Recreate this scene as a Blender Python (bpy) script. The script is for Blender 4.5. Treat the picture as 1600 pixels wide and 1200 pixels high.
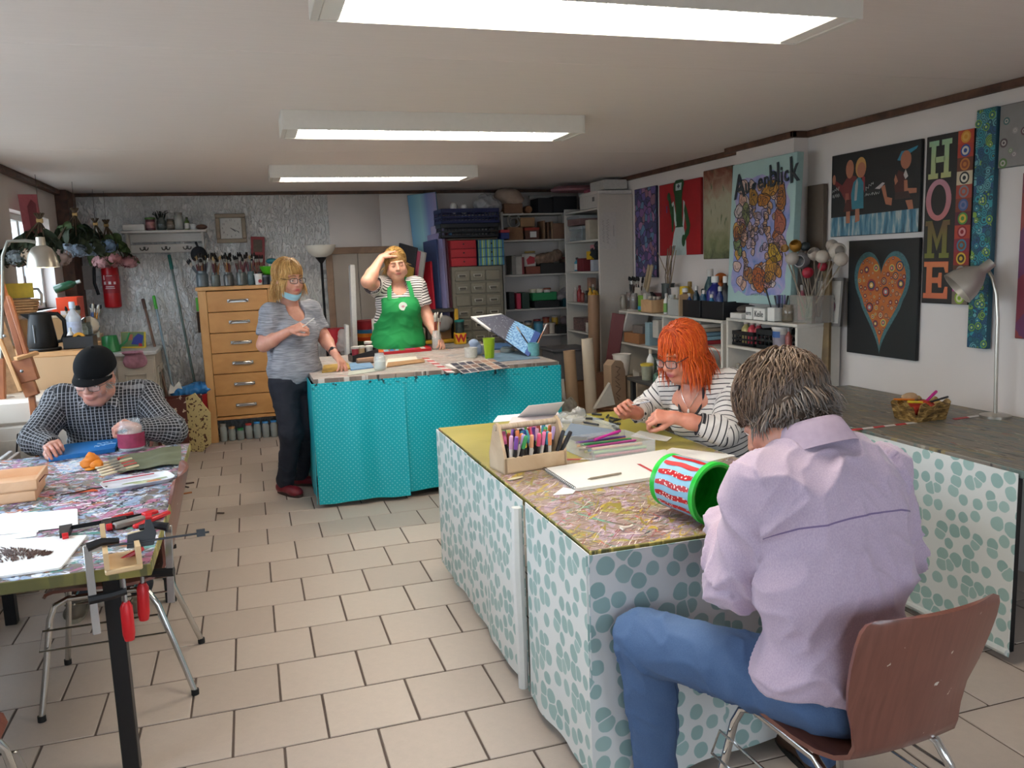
import bpy,math,random
import numpy as np
from math import sin,cos,sqrt,radians,atan2
LS=np.linspace
def RING(n):return LS(0,2*math.pi,n,endpoint=False)
from mathutils import Matrix,Vector
random.seed(7);NR=np.random.RandomState(11)
SC=bpy.context.scene;C=SC.collection
for o in list(bpy.data.objects):bpy.data.objects.remove(o)
F=1297.36;HC=1.6
RC=np.array([[.95257655,.07756695,-.29424698],[-.30218803,.12742869,-.94469272],[-.03578143,.98881004,.14482538]])
cam_d=bpy.data.cameras.new('camera');cam=bpy.data.objects.new('camera',cam_d);C.objects.link(cam)
cam_d.sensor_width=36;cam_d.lens=36*F/1600;cam_d.clip_start=.05
_m=Matrix([list(map(float,r))for r in RC]).to_4x4();_m.translation=(0,0,HC);cam.matrix_world=_m
SC.camera=cam
SC.view_settings.view_transform='Standard';SC.view_settings.look='None'
SC.view_settings.gamma=1;SC.view_settings.use_curve_mapping=False
SC.view_settings.exposure=EXPO=0.2
SC.cycles.use_denoising=True;SC.cycles.max_bounces=7;SC.cycles.diffuse_bounces=4;SC.cycles.glossy_bounces=3
SC.cycles.transmission_bounces=6;SC.cycles.transparent_max_bounces=10;SC.cycles.sample_clamp_indirect=6
SC.cycles.caustics_reflective=False;SC.cycles.caustics_refractive=False
W=bpy.data.worlds.new('sky');SC.world=W;W.use_nodes=True
_n=W.node_tree.nodes;_l=W.node_tree.links
_bg=_n['Background'];_bg.inputs[0].default_value=(.72,.86,1,1);_bg.inputs[1].default_value=SKY=8.0
LAMP=22.0
def sky_portal(name,loc,rot,sx,sy):
 d=bpy.data.lights.new(name,'AREA');d.shape='RECTANGLE';d.size=sx;d.size_y=sy;d.energy=1
 d.cycles.is_portal=True
 o=bpy.data.objects.new(name,d);C.objects.link(o);o.location=loc;o.rotation_euler=rot
XL,XR,YB,YF,ZC=-1.55,3.54,8.68,-1.6,2.37
WIN_L=[(1.7,3.9,.92,2.1),(4.3,5.95,.92,2.1)]
WIN_V=(6.72,7.95,1.36,2.1)
WIN_R=[(-.9,.5,.9,2.1),(1.2,2.6,.9,2.1)]
for i,(a,b,z0,z1)in enumerate(WIN_L+[WIN_V]):
 sky_portal('daylight_window',(XL-.12,(a+b)/2,(z0+z1)/2),(0,-math.pi/2,0),z1-z0,b-a)
for a,b,z0,z1 in WIN_R:
 sky_portal('daylight_window',((a+b)/2,YF-.12,(z0+z1)/2),(math.pi/2,0,0),b-a,z1-z0)
def ray(x,y):return RC@np.array([x-800.,600.-y,-F])
def onz(x,y,z):d=ray(x,y);t=(z-HC)/d[2];return Vector((d[0]*t,d[1]*t,z))
def onx(x,y,X):d=ray(x,y);t=X/d[0];return Vector((X,d[1]*t,HC+d[2]*t))
def ony(x,y,Y):d=ray(x,y);t=Y/d[1];return Vector((d[0]*t,Y,HC+d[2]*t))
PI=math.pi
def vec(a):return np.array(a,float)
def frame(d):
 d=vec(d);d=d/(np.linalg.norm(d)+1e-12)
 a=vec((0,0,1))if abs(d[2])<.9 else vec((1,0,0))
 u=np.cross(a,d);u/=np.linalg.norm(u);return u,np.cross(d,u),d
def rotz(a):c,s=cos(a),sin(a);return np.array([[c,-s,0],[s,c,0],[0,0,1.]])
def rotx(a):c,s=cos(a),sin(a);return np.array([[1.,0,0],[0,c,-s],[0,s,c]])
def roty(a):c,s=cos(a),sin(a);return np.array([[c,0,s],[0,1.,0],[-s,0,c]])
class MB:
 def __init__(s):s.v=[];s.f=[];s.m=[];s.uv={};s.n=0;s.attr=None
 def add(s,vs,fs,m=0,R=None,t=None):
  vs=np.asarray(vs,float).reshape(-1,3)
  if R is not None:vs=vs@np.asarray(R).T
  if t is not None:vs=vs+vec(t)
  b=s.n;s.v.append(vs);s.n+=len(vs)
  s.f+=[tuple(i+b for i in f)for f in fs];s.m+=[m]*len(fs);return s
 def box(s,c,d,m=0,R=None,b=.004):
  x,y,z=[k/2 for k in d];b=min(b,x*.45,y*.45,z*.45)
  vs=[];I={}
  for sx in(-1,1):
   for sy in(-1,1):
    for sz in(-1,1):
     for ax in range(3):
      p=[sx*(x-b),sy*(y-b),sz*(z-b)]
      p[ax]=(sx,sy,sz)[ax]*(x,y,z)[ax];I[sx,sy,sz,ax]=len(vs);vs.append(p)
  fs=[]
  for ax in range(3):
   o1,o2=[a for a in range(3)if a!=ax]
   for sg in(-1,1):
    q=[]
    for a,b2 in((-1,-1),(1,-1),(1,1),(-1,1)):
     k=[0,0,0];k[ax]=sg;k[o1]=a;k[o2]=b2;q.append(I[k[0],k[1],k[2],ax])
    fs.append(q)
   for a in(-1,1):
    for b2 in(-1,1):
     k0=[0,0,0];k0[ax]=-1;k0[o1]=a;k0[o2]=b2;k1=list(k0);k1[ax]=1
     fs.append([I[(*k0,o1)],I[(*k1,o1)],I[(*k1,o2)],I[(*k0,o2)]])
  for sx in(-1,1):
   for sy in(-1,1):
    for sz in(-1,1):fs.append([I[sx,sy,sz,0],I[sx,sy,sz,1],I[sx,sy,sz,2]])
  V=np.array(vs);out=[]
  for f in fs:
   p=V[list(f)];nn=np.cross(p[1]-p[0],p[2]-p[0])
   out.append(f if nn@p.mean(0)>0 else f[::-1])
  return s.add(vs,out,m,R,c)
 def box2(s,lo,hi,m=0,b=.004):
  lo,hi=vec(lo),vec(hi);return s.box((lo+hi)/2,np.abs(hi-lo),m,None,b)
 def tube(s,pts,r,n=8,m=0,caps=True,closed=False):
  pts=[vec(p)for p in pts];k=len(pts);rs=r if hasattr(r,'__len__')else[r]*k
  vs=[];u=None
  for i,p in enumerate(pts):
   d=(pts[(i+1)%k]-pts[i-1])if closed else(pts[min(i+1,k-1)]-pts[max(i-1,0)])
   d=d/(np.linalg.norm(d)+1e-12)
   if u is None:u=frame(d)[0]
   u=u-d*(u@d);u/=np.linalg.norm(u)+1e-12;w=np.cross(d,u)
   for j in range(n):a=2*PI*j/n;vs.append(p+rs[i]*(cos(a)*u+sin(a)*w))
  fs=[]
  for i in range(k if closed else k-1):
   i2=(i+1)%k
   for j in range(n):j2=(j+1)%n;fs.append((i*n+j,i*n+j2,i2*n+j2,i2*n+j))
  if caps and not closed:fs.append(tuple(range(n-1,-1,-1)));fs.append(tuple((k-1)*n+j for j in range(n)))
  return s.add(vs,fs,m)
 def cyl(s,a,b,r0,r1=None,n=16,m=0,caps=True):return s.tube([a,b],[r0,r0 if r1 is None else r1],n,m,caps)
 def lathe(s,prof,c=(0,0,0),n=20,m=0,R=None,caps=True,sx=1,sy=1):
  vs=[];k=len(prof)
  for r,z in prof:
   for j in range(n):a=2*PI*j/n;vs.append((r*cos(a)*sx,r*sin(a)*sy,z))
  fs=[(i*n+j,i*n+(j+1)%n,(i+1)*n+(j+1)%n,(i+1)*n+j)for i in range(k-1)for j in range(n)]
  if caps:
   if prof[0][0]>1e-4:fs.append(tuple(range(n-1,-1,-1)))
   if prof[-1][0]>1e-4:fs.append(tuple((k-1)*n+j for j in range(n)))
  return s.add(vs,fs,m,R,c)
 def sph(s,c,r,nu=14,nv=9,m=0,R=None):
  r=vec(r)if hasattr(r,'__len__')else vec((r,r,r));vs=[(0,0,-r[2])];fs=[]
  for i in range(1,nv):
   t=-PI/2+PI*i/nv
   for j in range(nu):a=2*PI*j/nu;vs.append((r[0]*cos(t)*cos(a),r[1]*cos(t)*sin(a),r[2]*sin(t)))
  vs.append((0,0,r[2]));L=len(vs)-1
  for j in range(nu):fs.append((0,1+(j+1)%nu,1+j));fs.append((L,1+(nv-2)*nu+j,1+(nv-2)*nu+(j+1)%nu))
  for i in range(nv-2):
   for j in range(nu):a=1+i*nu+j;b=1+i*nu+(j+1)%nu;fs.append((a,b,b+nu,a+nu))
  return s.add(vs,fs,m,R,c)
 def prism(s,poly,z0,z1,m=0,R=None,t=None):
  k=len(poly);vs=[(x,y,z0)for x,y in poly]+[(x,y,z1)for x,y in poly]
  ar=sum(poly[i][0]*poly[(i+1)%k][1]-poly[(i+1)%k][0]*poly[i][1]for i in range(k))
  fs=[tuple(range(k-1,-1,-1)),tuple(range(k,2*k))]+[(i,(i+1)%k,k+(i+1)%k,k+i)for i in range(k)]
  if ar<0:fs=[f[::-1]for f in fs]
  return s.add(vs,fs,m,R,t)
 def flat(s,poly,z,m=0,R=None,t=None):
  k=len(poly);ar=sum(poly[i][0]*poly[(i+1)%k][1]-poly[(i+1)%k][0]*poly[i][1]for i in range(k))
  f=tuple(range(k));return s.add([(x,y,z)for x,y in poly],[f if ar>0 else f[::-1]],m,R,t)
 def sheet(s,P,th=.0,m=0,uv=None):
  P=np.asarray(P,float);nu,nv=P.shape[:2];b=s.n
  idx=lambda i,j:i*nv+j
  fs=[(idx(i,j),idx(i+1,j),idx(i+1,j+1),idx(i,j+1))for i in range(nu-1)for j in range(nv-1)]
  if th:
   du=np.gradient(P,axis=0);dv=np.gradient(P,axis=1);N=np.cross(du,dv);N/=np.linalg.norm(N,axis=2,keepdims=True)+1e-12
   Q=P-N*th;off=nu*nv
   fs2=[tuple(off+k for k in f[::-1])for f in fs]
   ed=[(i,0)for i in range(nu)]+[(nu-1,j)for j in range(1,nv)]+[(i,nv-1)for i in range(nu-2,-1,-1)]+[(0,j)for j in range(nv-2,0,-1)]
   e=[idx(*q)for q in ed];k=len(e)
   fs3=[(e[i],off+e[i],off+e[(i+1)%k],e[(i+1)%k])[::-1]for i in range(k)]
   s.add(np.concatenate([P.reshape(-1,3),Q.reshape(-1,3)]),fs+fs2+fs3,m)
   if uv is not None:
    U=np.asarray(uv).reshape(-1,2)
    for i in range(nu*nv):s.uv[b+i]=U[i];s.uv[b+off+i]=U[i]
  else:
   s.add(P.reshape(-1,3),fs,m)
   if uv is not None:
    U=np.asarray(uv).reshape(-1,2)
    for i in range(nu*nv):s.uv[b+i]=U[i]
  return s
 def build(s,name,mats,parent=None,ang=38,kind=None):
  me=bpy.data.meshes.new(name);me.from_pydata(np.concatenate(s.v).tolist()if s.v else[],[],s.f)
  mats=mats if isinstance(mats,(list,tuple))else[mats]
  for m in mats:me.materials.append(m)
  me.polygons.foreach_set('material_index',s.m)
  me.polygons.foreach_set('use_smooth',[True]*len(s.f))
  if ang is not None and ang<180:me.set_sharp_from_angle(angle=radians(ang))
  if s.uv:
   L=me.uv_layers.new(name='UVMap');vi=np.zeros(len(me.loops),np.int32);me.loops.foreach_get('vertex_index',vi)
   U=np.zeros((s.n,2));
   for k,u in s.uv.items():U[k]=u
   L.data.foreach_set('uv',U[vi].ravel())
  me.update()
  o=bpy.data.objects.new(name,me);C.objects.link(o)
  if parent is not None:o.parent=parent
  if kind:o['kind']=kind
  return o
def tag(o,label,cat,group=None):
 o['label']=label;o['category']=cat
 if group:o['group']=group
 return o
def T(name,label,cat,loc=(0,0,0),rz=0,group=None):
 o=bpy.data.objects.new(name,None);C.objects.link(o);o.empty_display_size=.05
 o.location=loc;o.rotation_euler=(0,0,rz);return tag(o,label,cat,group)
def put(o,loc=None,rz=None,R=None):
 if R is not None:
  m=Matrix(np.asarray(R).tolist()).to_4x4();m.translation=loc;o.matrix_world=m
 else:
  if loc is not None:o.location=loc
  if rz is not None:o.rotation_euler=(0,0,rz)
 return o
def dup(o,loc=None,rz=None,label=None,R=None):
 c=o.copy();C.objects.link(c)
 for ch in[k for k in bpy.data.objects if k.parent==o]:
  d=ch.copy();C.objects.link(d);d.parent=c
  for g in[k for k in bpy.data.objects if k.parent==ch]:e=g.copy();C.objects.link(e);e.parent=d
 if label:c['label']=label
 return put(c,loc,rz,R)
def struct(mb,name,mats,parent=None,ang=38):
 o=mb.build(name,mats,parent,ang)
 if parent is None:o['kind']='structure'
 return o
def lin(h):
 h=h.lstrip('#');r=[int(h[i:i+2],16)/255 for i in(0,2,4)]
 return tuple(c/12.92 if c<=.04045 else((c+.055)/1.055)**2.4 for c in r)+(1,)
MC={}
class NT:
 def __init__(s,name):
  s.m=bpy.data.materials.new(name);s.m.use_nodes=True;s.t=s.m.node_tree;s.N=s.t.nodes;s.L=s.t.links
  s.b=s.N['Principled BSDF']
 def n(s,typ,**kw):
  x=s.N.new('ShaderNode'+typ)
  for k,v in kw.items():
   if k in x.inputs:s.put(x.inputs[k],v)
   else:setattr(x,k,v)
  return x
 def put(s,inp,v):
  if hasattr(v,'links')or hasattr(v,'is_linked'):s.L.new(v,inp)
  elif hasattr(v,'outputs'):s.L.new(v.outputs[0],inp)
  elif isinstance(v,str):inp.default_value=lin(v)
  else:inp.default_value=v
 def math(s,op,a,b=0.,c=0.,clamp=False):
  x=s.N.new('ShaderNodeMath');x.operation=op;x.use_clamp=clamp;s.put(x.inputs[0],a);s.put(x.inputs[1],b);s.put(x.inputs[2],c);return x.outputs[0]
 def mix(s,f,a,b,mode='MIX'):
  x=s.N.new('ShaderNodeMix');x.data_type='RGBA';x.blend_type=mode;s.put(x.inputs[0],f);s.put(x.inputs[6],a);s.put(x.inputs[7],b);return x.outputs[2]
 def co(s,which='Object',scale=(1,1,1),rot=(0,0,0)):
  x=s.n('TexCoord').outputs[which]
  if any(rot):r0=s.N.new('ShaderNodeMapping');s.L.new(x,r0 .inputs[0]);r0 .inputs[2].default_value=rot;x=r0 .outputs[0]
  mp=s.N.new('ShaderNodeMapping');s.L.new(x,mp.inputs[0]);mp.inputs[3].default_value=scale;return mp.outputs[0]
 def noise(s,co,scale,detail=3,dist=0.,rough=.5):
  x=s.N.new('ShaderNodeTexNoise');s.L.new(co,x.inputs['Vector']);x.inputs['Scale'].default_value=scale;x.inputs['Detail'].default_value=detail;x.inputs['Distortion'].default_value=dist;x.inputs['Roughness'].default_value=rough;return x
 def ramp(s,f,stops,interp='LINEAR'):
  x=s.N.new('ShaderNodeValToRGB');x.color_ramp.interpolation=interp;e=x.color_ramp.elements
  while len(e)<len(stops):e.new(.5)
  for k,(p,c)in zip(e,stops):k.position=p;k.color=lin(c)if isinstance(c,str)else(c,c,c,1)
  s.put(x.inputs[0],f);return x.outputs[0]
 def step(s,v,t,w=.02):return s.math('MULTIPLY_ADD',s.math('SUBTRACT',v,t),1/w,.5,True)
 def bump(s,h,st=.3,d=.01):
  x=s.N.new('ShaderNodeBump');x.inputs['Strength'].default_value=st;x.inputs['Distance'].default_value=d;s.put(x.inputs['Height'],h);s.L.new(x.outputs[0],s.b.inputs['Normal']);return x
 def color(s,c):s.put(s.b.inputs['Base Color'],c)
 def set(s,**kw):
  for k,v in kw.items():s.put(s.b.inputs[k.replace('_',' ')],v)
def M(hexc,rough=.55,metal=0.,var=.06,sc=40,bump=0.,emit=0.,spec=None,name=None):
 key=(hexc,rough,metal,var,sc,bump,emit,spec)
 if key in MC:return MC[key]
 t=NT(name or 'paint_'+hexc.strip('#'));t.set(Roughness=rough,Metallic=metal)
 if spec is not None:t.set(Specular_IOR_Level=spec)
 if var:
  co=t.co();nz=t.noise(co,sc,3)
  t.color(t.mix(t.math('MULTIPLY_ADD',nz.outputs[0],2*var,1-var-.0,False),(0,0,0,1),hexc,'MIX')if False else t.mix(1.,hexc,t.ramp(nz.outputs[0],[(.25,1-var*2),(.75,1.)]),'MULTIPLY'))
  if bump:t.bump(nz.outputs[0],bump,.004)
 else:t.color(hexc)
 if emit:t.set(Emission_Color=hexc,Emission_Strength=emit)
 MC[key]=t.m;return t.m
def glass(hexc='#eef4f2',rough=.05,alpha=.28,name='clear_glass'):
 key=('glass',hexc,rough,alpha)
 if key in MC:return MC[key]
 t=NT(name);t.color(hexc);t.set(Roughness=rough,Alpha=alpha,Specular_IOR_Level=.8,Coat_Weight=.4);MC[key]=t.m;return t.m
def chrome():return M('#c9c9c7',.16,1.,0)
def wood(hexa,hexb,sc=(3,3,40),rough=.5,name='wood',rot=(0,0,0)):
 key=('wood',hexa,hexb,sc,rough,rot)
 if key in MC:return MC[key]
 t=NT(name);co=t.co('Object',sc,rot);nz=t.noise(co,2.2,5,1.2);t.color(t.ramp(nz.outputs[0],[(.3,hexa),(.7,hexb)]));t.set(Roughness=rough);t.bump(nz.outputs[0],.12,.003);MC[key]=t.m;return t.m
WALLC='#e0d7d1'
m_wall=M(WALLC,.75,0,.03,3,0,name='white_wall_paint')
def mk_stucco():
 t=NT('rough_white_stucco');co=t.co('Object',(36,36,15));a=t.noise(co,1.0,4,.9);t.color(t.mix(1.,'#efeeec',t.ramp(t.noise(t.co(),2.5,2).outputs[0],[(.3,.86),(.7,1.)]),'MULTIPLY'))
 t.set(Roughness=.8);t.bump(t.ramp(a.outputs[0],[(.42,0.),(.56,1.)]),.9,.018);return t.m
m_stucco=mk_stucco()
def mk_ceil():
 t=NT('white_ceiling_board');co=t.co('Object',(1,14,1));a=t.noise(co,6,2);t.color(t.mix(1.,'#ebe3de',t.ramp(a.outputs[0],[(.3,.965),(.7,1.)]),'MULTIPLY'));t.set(Roughness=.62);t.bump(a.outputs[0],.05,.003);return t.m
m_ceil=mk_ceil()
m_trim=wood('#3f2a20','#6b4936',(4,4,4),.55,'dark_brown_trim')
m_grout=M('#5d4f47',.9,0,.1,30)
def mk_tile():
 t=NT('beige_floor_tile');nz=t.noise(t.co('Object',(1,1,1)),26,4,.3,.7);n2=t.noise(t.co('Object'),400,1)
 oi=t.n('ObjectInfo').outputs['Random']
 base=t.mix(oi,'#b3a498','#c0b1a5')
 c=t.mix(1.,base,t.ramp(nz.outputs[0],[(.25,.9),(.75,1.)]),'MULTIPLY');c=t.mix(t.math('MULTIPLY',t.step(n2 .outputs[0],.7,.05),.35),c,'#8b7a6c');t.color(c)
 t.set(Roughness=t.math('MULTIPLY_ADD',nz.outputs[0],.2,.32),Specular_IOR_Level=.5);t.bump(nz.outputs[0],.06,.002);return t.m
m_tile=mk_tile()
fb=MB();fb.box2((XL-.3,YF-.3,-.12),(XR+.3,YB+.3,-.004),0,.001);floor=struct(fb,'floor',m_grout)
PT=.3175;tiles=[]
for j in range(-15,20):
 y0=3.06+j*PT;off=-.002 if j%2==0 else .1485
 if y0+PT<YF or y0>YB:continue
 for i in range(-9,13):
  x0=off+i*PT
  a0,a1=max(x0,XL),min(x0+PT,XR);b0,b1=max(y0,YF),min(y0+PT,YB)
  if a1-a0<.03 or b1-b0<.03:continue
  full=(a1-a0>PT-.001)and(b1-b0>PT-.001)
  c=vec(((a0+a1)/2,(b0+b1)/2,0));q=(c-vec((0,0,HC)))@RC
  vis=q[2]<-.5 and abs(q[0]/-q[2]*F)<900 and abs(q[1]/-q[2]*F)<700
  tiles.append((not(vis and full),c[1]if vis else 99,(a0,a1,b0,b1)))
tiles.sort(key=lambda k:(k[0],k[1]))
tmb=MB();tmb.box((0,0,-.006),(PT-.008,PT-.008,.012),0,None,.0022);rest=MB();tme=None;nt=0
for hid,_,(a0,a1,b0,b1)in tiles:
 cx,cy=(a0+a1)/2,(b0+b1)/2
 if not hid and nt<295:
  if tme is None:o=tmb.build('tile',m_tile,floor);tme=o.data
  else:o=bpy.data.objects.new('tile',tme);C.objects.link(o);o.parent=floor
  o.location=(cx,cy,random.uniform(-.0006,.0006));o.rotation_euler=(random.uniform(-.002,.002),random.uniform(-.002,.002),random.uniform(-.003,.003));nt+=1
 else:rest.box((cx,cy,-.006),(a1-a0-.008,b1-b0-.008,.012),0,None,.0022)
rest.build('tile',m_tile,floor,kind='stuff')
cb=MB()
ys=[YF-.3,.62,3.2,5.74,YB+.3]
for a,b in zip(ys[:-1],ys[1:]):cb.box2((XL-.3,a+.0015,ZC),(XR+.3,b-.0015,ZC+.1),0,.0015)
struct(cb,'ceiling',m_ceil)
def wall_x(name,X,th,holes,mat,y0=YF,y1=YB):
 mb=MB();hs=sorted(holes);y=y0-.2
 lo,hi=min(X,X+th),max(X,X+th)
 for a,b,z0,z1 in hs:
  mb.box2((lo,y,-.1),(hi,a,ZC+.1),0,.001);mb.box2((lo,a,-.1),(hi,b,z0),0,.001);mb.box2((lo,a,z1),(hi,b,ZC+.1),0,.001);y=b
 mb.box2((lo,y,-.1),(hi,y1+.2,ZC+.1),0,.001);return struct(mb,name,mat)
wall_x('wall_left',XL,-.22,WIN_L+[WIN_V],m_wall)
wall_x('wall_right',XR,.2,[],m_wall)
mb=MB();x=XL-.2
for a,b,z0,z1 in WIN_R:
 mb.box2((x,YF-.22,-.1),(a,YF,ZC+.1));mb.box2((a,YF-.22,-.1),(b,YF,z0));mb.box2((a,YF-.22,z1),(b,YF,ZC+.1));x=b
mb.box2((x,YF-.22,-.1),(XR+.2,YF,ZC+.1));struct(mb,'wall_front',m_wall)
def vnoise(x,y,seed=0):
 r=np.random.RandomState(seed);G=r.rand(64,64);xi=np.floor(x).astype(int);yi=np.floor(y).astype(int);fx=x-xi;fy=y-yi
 fx=fx*fx*(3-2*fx);fy=fy*fy*(3-2*fy);g=lambda i,j:G[i%64,j%64]
 return(g(xi,yi)*(1-fx)+g(xi+1,yi)*fx)*(1-fy)+(g(xi,yi+1)*(1-fx)+g(xi+1,yi+1)*fx)*fy
nx_,nz_=400,280
gx,gz=np.meshgrid(LS(XL-.05,.86,nx_),LS(-.05,ZC+.05,nz_),indexing='ij')
wx=gx+.02*vnoise(gx*18,gz*18,5);r1=vnoise(wx*42+gz*8,gz*17,1);r2=vnoise(wx*80+gz*20,gz*36,2)
sst=lambda x:np.clip(x,0,1)**2*(3-2*np.clip(x,0,1));rel=sst((r1-.42)/.2)*.013+sst((r2-.5)/.2)*.004
soft=np.clip((gx-.05)/.4,0,1);rel*=1-.75*soft
left=np.clip((-1.05-gx)/.12,0,1);rel*=1-.85*left
P=np.stack([gx,YB-rel,gz],2)
mb=MB();mb.sheet(P,0,0);mb.box2((XL-.2,YB+.002,-.1),(XR+.2,YB+.2,ZC+.1),1)
mb.box2((.83,YB-.006,0),(1.35,YB+.002,ZC),1,.002);mb.box2((1.353,YB-.006,0),(XR,YB+.002,ZC),1,.002)
struct(mb,'wall_back',[m_stucco,m_wall],None,60)
mb=MB();mb.box2((3.43,4.71,0),(3.56,5.38,ZC),0,.003);struct(mb,'trim_1',m_wall)['label']='white chimney breast on the right wall'
mb=MB();mb.box2((XL,8.28,0),(XL+.1,YB,ZC),0,.006);struct(mb,'trim_2',m_trim)['label']='brown wooden corner post'
mb=MB();mb.box2((XL,YF,ZC-.045),(XL+.05,YB,ZC),0,.004);struct(mb,'trim_3',m_trim)
mb=MB();mb.box2((XL,YB-.05,ZC-.03),(XR,YB,ZC),0,.004);struct(mb,'trim_4',m_trim)
mb=MB();mb.box2((XR-.028,YF,ZC-.04),(XR,4.74,ZC),0,.004);mb.box2((XR-.028,5.35,ZC-.04),(XR,YB,ZC),0,.004);mb.box2((3.405,4.69,ZC-.04),(3.44,5.5,ZC),0,.004);mb.box2((3.405,4.69,ZC-.04),(XR,4.72,ZC),0,.004);struct(mb,'trim_5',m_trim)
m_frame=M('#e9e9e6',.4,0,.02);m_pane=glass('#f4fafa',.02,.06,'window_pane')
def window_x(n,y0,y1,z0,z1,X=XL-.12,mull=2):
 mb=MB();w=.05
 for a,b in((y0,y0+w),(y1-w,y1)):mb.box2((X-.03,a,z0),(X+.03,b,z1))
 for a,b in((z0,z0+w),(z1-w,z1)):mb.box2((X-.03,y0,a),(X+.03,y1,b))
 for k in range(1,mull):ym=y0+(y1-y0)*k/mull;mb.box2((X-.025,ym-.025,z0),(X+.025,ym+.025,z1))
 o=struct(mb,'window_%d'%n,m_frame)
 for k in range(mull):
  p=MB();a=y0+(y1-y0)*k/mull+.03;b=y0+(y1-y0)*(k+1)/mull-.03;p.box2((X-.004,a,z0+.03),(X+.004,b,z1-.03),0,.001);p.build('pane',m_pane,o)
 mb=MB();mb.box2((X+.03,y0-.02,z0-.035),(XL+.06,y1+.02,z0),0,.004);mb.build('window_sill',m_frame,o);return o
window_x(1,*WIN_V)
for k,w in enumerate(WIN_L):window_x(k+2,*w)
for k,(a,b,z0,z1)in enumerate(WIN_R):
 mb=MB();w=.05;Y=YF-.12
 for p,q in((a,a+w),(b-w,b),((a+b)/2-.025,(a+b)/2+.025)):mb.box2((p,Y-.03,z0),(q,Y+.03,z1))
 for p,q in((z0,z0+w),(z1-w,z1)):mb.box2((a,Y-.03,p),(b,Y+.03,q))
 o=struct(mb,'window_%d'%(k+4),m_frame);p=MB();p.box2((a+.03,Y-.004,z0+.03),(b-.03,Y+.004,z1-.03),0,.001);p.build('pane',m_pane,o)
mb=MB();mb.box2((-30,-30,-.4),(30,40,-.2),0,.01);struct(mb,'ground',M('#9c978e',.9,0,.1,2))
mb=MB();mb.box2((-5.2,7.5,-.2),(-5,30,3.6),0,.01);mb.box2((-9,9,-.2),(-5,30,1.7),0,.01);struct(mb,'exterior_wall',M('#6f747a',.8,0,.05,2))
g=T('garden_gate','dark metal garden gate with upright bars seen through the window','gate',(-3.2,13.2,-.2))
mb=MB()
for k in range(2):mb.box2((-.6,-.02,.12+1.5*k),(.6,.02,.16+1.5*k))
mb.build('rail',M('#565b60',.5,.6,0),g)
for k in range(11):b=MB();b.cyl((-.58+.116*k,0,0),(-.58+.116*k,0,1.75),.012,None,6);b.build('bar',M('#565b60',.5,.6,0),g)
m_house=M('#e2dfd8',.45,0,.02);m_lou=M('#f1efe8',.4,0,0)
def mk_tube():
 t=NT('lit_fluorescent_diffuser');t.color('#ffffff');t.set(Emission_Color=(1.,.93,.82,1),Emission_Strength=LAMP);return t.m
m_lit=mk_tube()
LB=['long fluorescent ceiling lamp nearest the camera, cut by the top edge','long fluorescent ceiling lamp, the middle one of three','long fluorescent ceiling lamp farthest back, near the stucco wall']
for k,y0 in enumerate((2.15,4.29,6.48)):
 t=T('ceiling_lamp',LB[k],'ceiling lamp',(1.01,y0+.15,ZC),0,'fluorescent ceiling lamps')
 if k==0:
  h=MB();L,w,H=.78,.15,.094
  for s in(-1,1):h.box2((-L,s*w-.003,-H),(L,s*w+.003,0),0,.001);h.box2((s*L-.012,-w,-H),(s*L+.012,w,0),0,.002)
  h.box2((-L,-w,-.012),(L,w,-.002));h.build('housing',m_house,t)
  d=MB();d.box2((-L+.07,-w+.02,-H+.028),(L-.07,w-.02,-H+.034),0,.001);d.build('diffuser',m_lit,t)
  for s in(-1,1):e=MB();e.box2((s*(L-.04)-.028,-w+.004,-H+.004),(s*(L-.04)+.028,w-.004,-H+.03),0,.002);e.build('end_cap',m_lou,t)
  b=MB();b.box((0,0,-H+.014),(.0018,2*w-.008,.022),0,None,.0004);me=None
  for i in range(24):
   if me is None:o=b.build('louver',m_lou,t);me=o.data
   else:o=bpy.data.objects.new('louver',me);C.objects.link(o);o.parent=t
   o.location=(-L+.1+i*(2*L-.2)/23,0,0)
  proto=t
 else:
  bpy.data.objects.remove(t);dup(proto,(1.01,y0+.15,ZC),0,LB[k])
def mk_splat(name,base,layers,sc=1.,rough=.45,rot=0.):
 t=NT(name);c=base
 big=t.noise(t.co('Object'),2.2*sc,3);c=t.mix(t.ramp(big.outputs[0],[(.42,0.),(.6,1.)]),base,layers[0][0])
 for i,(col,sx,sy,ang,th)in enumerate(layers):
  co=t.co('Object',(sx*sc,sy*sc,1),(0,0,ang));nz=t.noise(co,1.,3,.9);nz.inputs['Vector'].links
  c=t.mix(t.step(nz.outputs[0],th,.035),c,col)
 t.color(c);t.set(Roughness=rough);h=t.noise(t.co('Object',(30,90,1)),1.,3,.5);t.bump(h.outputs[0],.25,.004);return t.m
m_top_left=mk_splat('paint_smeared_tabletop','#7d7a74',[('#6a5f58',4,8,.2,.6),('#8fa4c0',9,16,.9,.54),('#b07090',7,13,-.6,.56),('#e2e2e6',12,26,.4,.6),('#3d3a44',12,30,1.2,.61),('#c9cfd6',16,40,-.9,.62),('#4f8f87',12,24,.1,.63),('#b9683d',12,24,.6,.65),('#1f1f28',16,40,-1.1,.64),('#7a4a8a',14,30,1.9,.66)],1.1)
m_top_teal=mk_splat('paint_streaked_tabletop','#a39a92',[('#b9aea6',4,20,.05,.5),('#8f7f78',6,50,.1,.56),('#dcd8d2',7,60,-.1,.6),('#7f9db0',6,40,.2,.63),('#b77b73',8,60,0,.63),('#5c5450',12,70,.15,.65),('#c9b46a',14,60,-.2,.7)],1.0)
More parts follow.
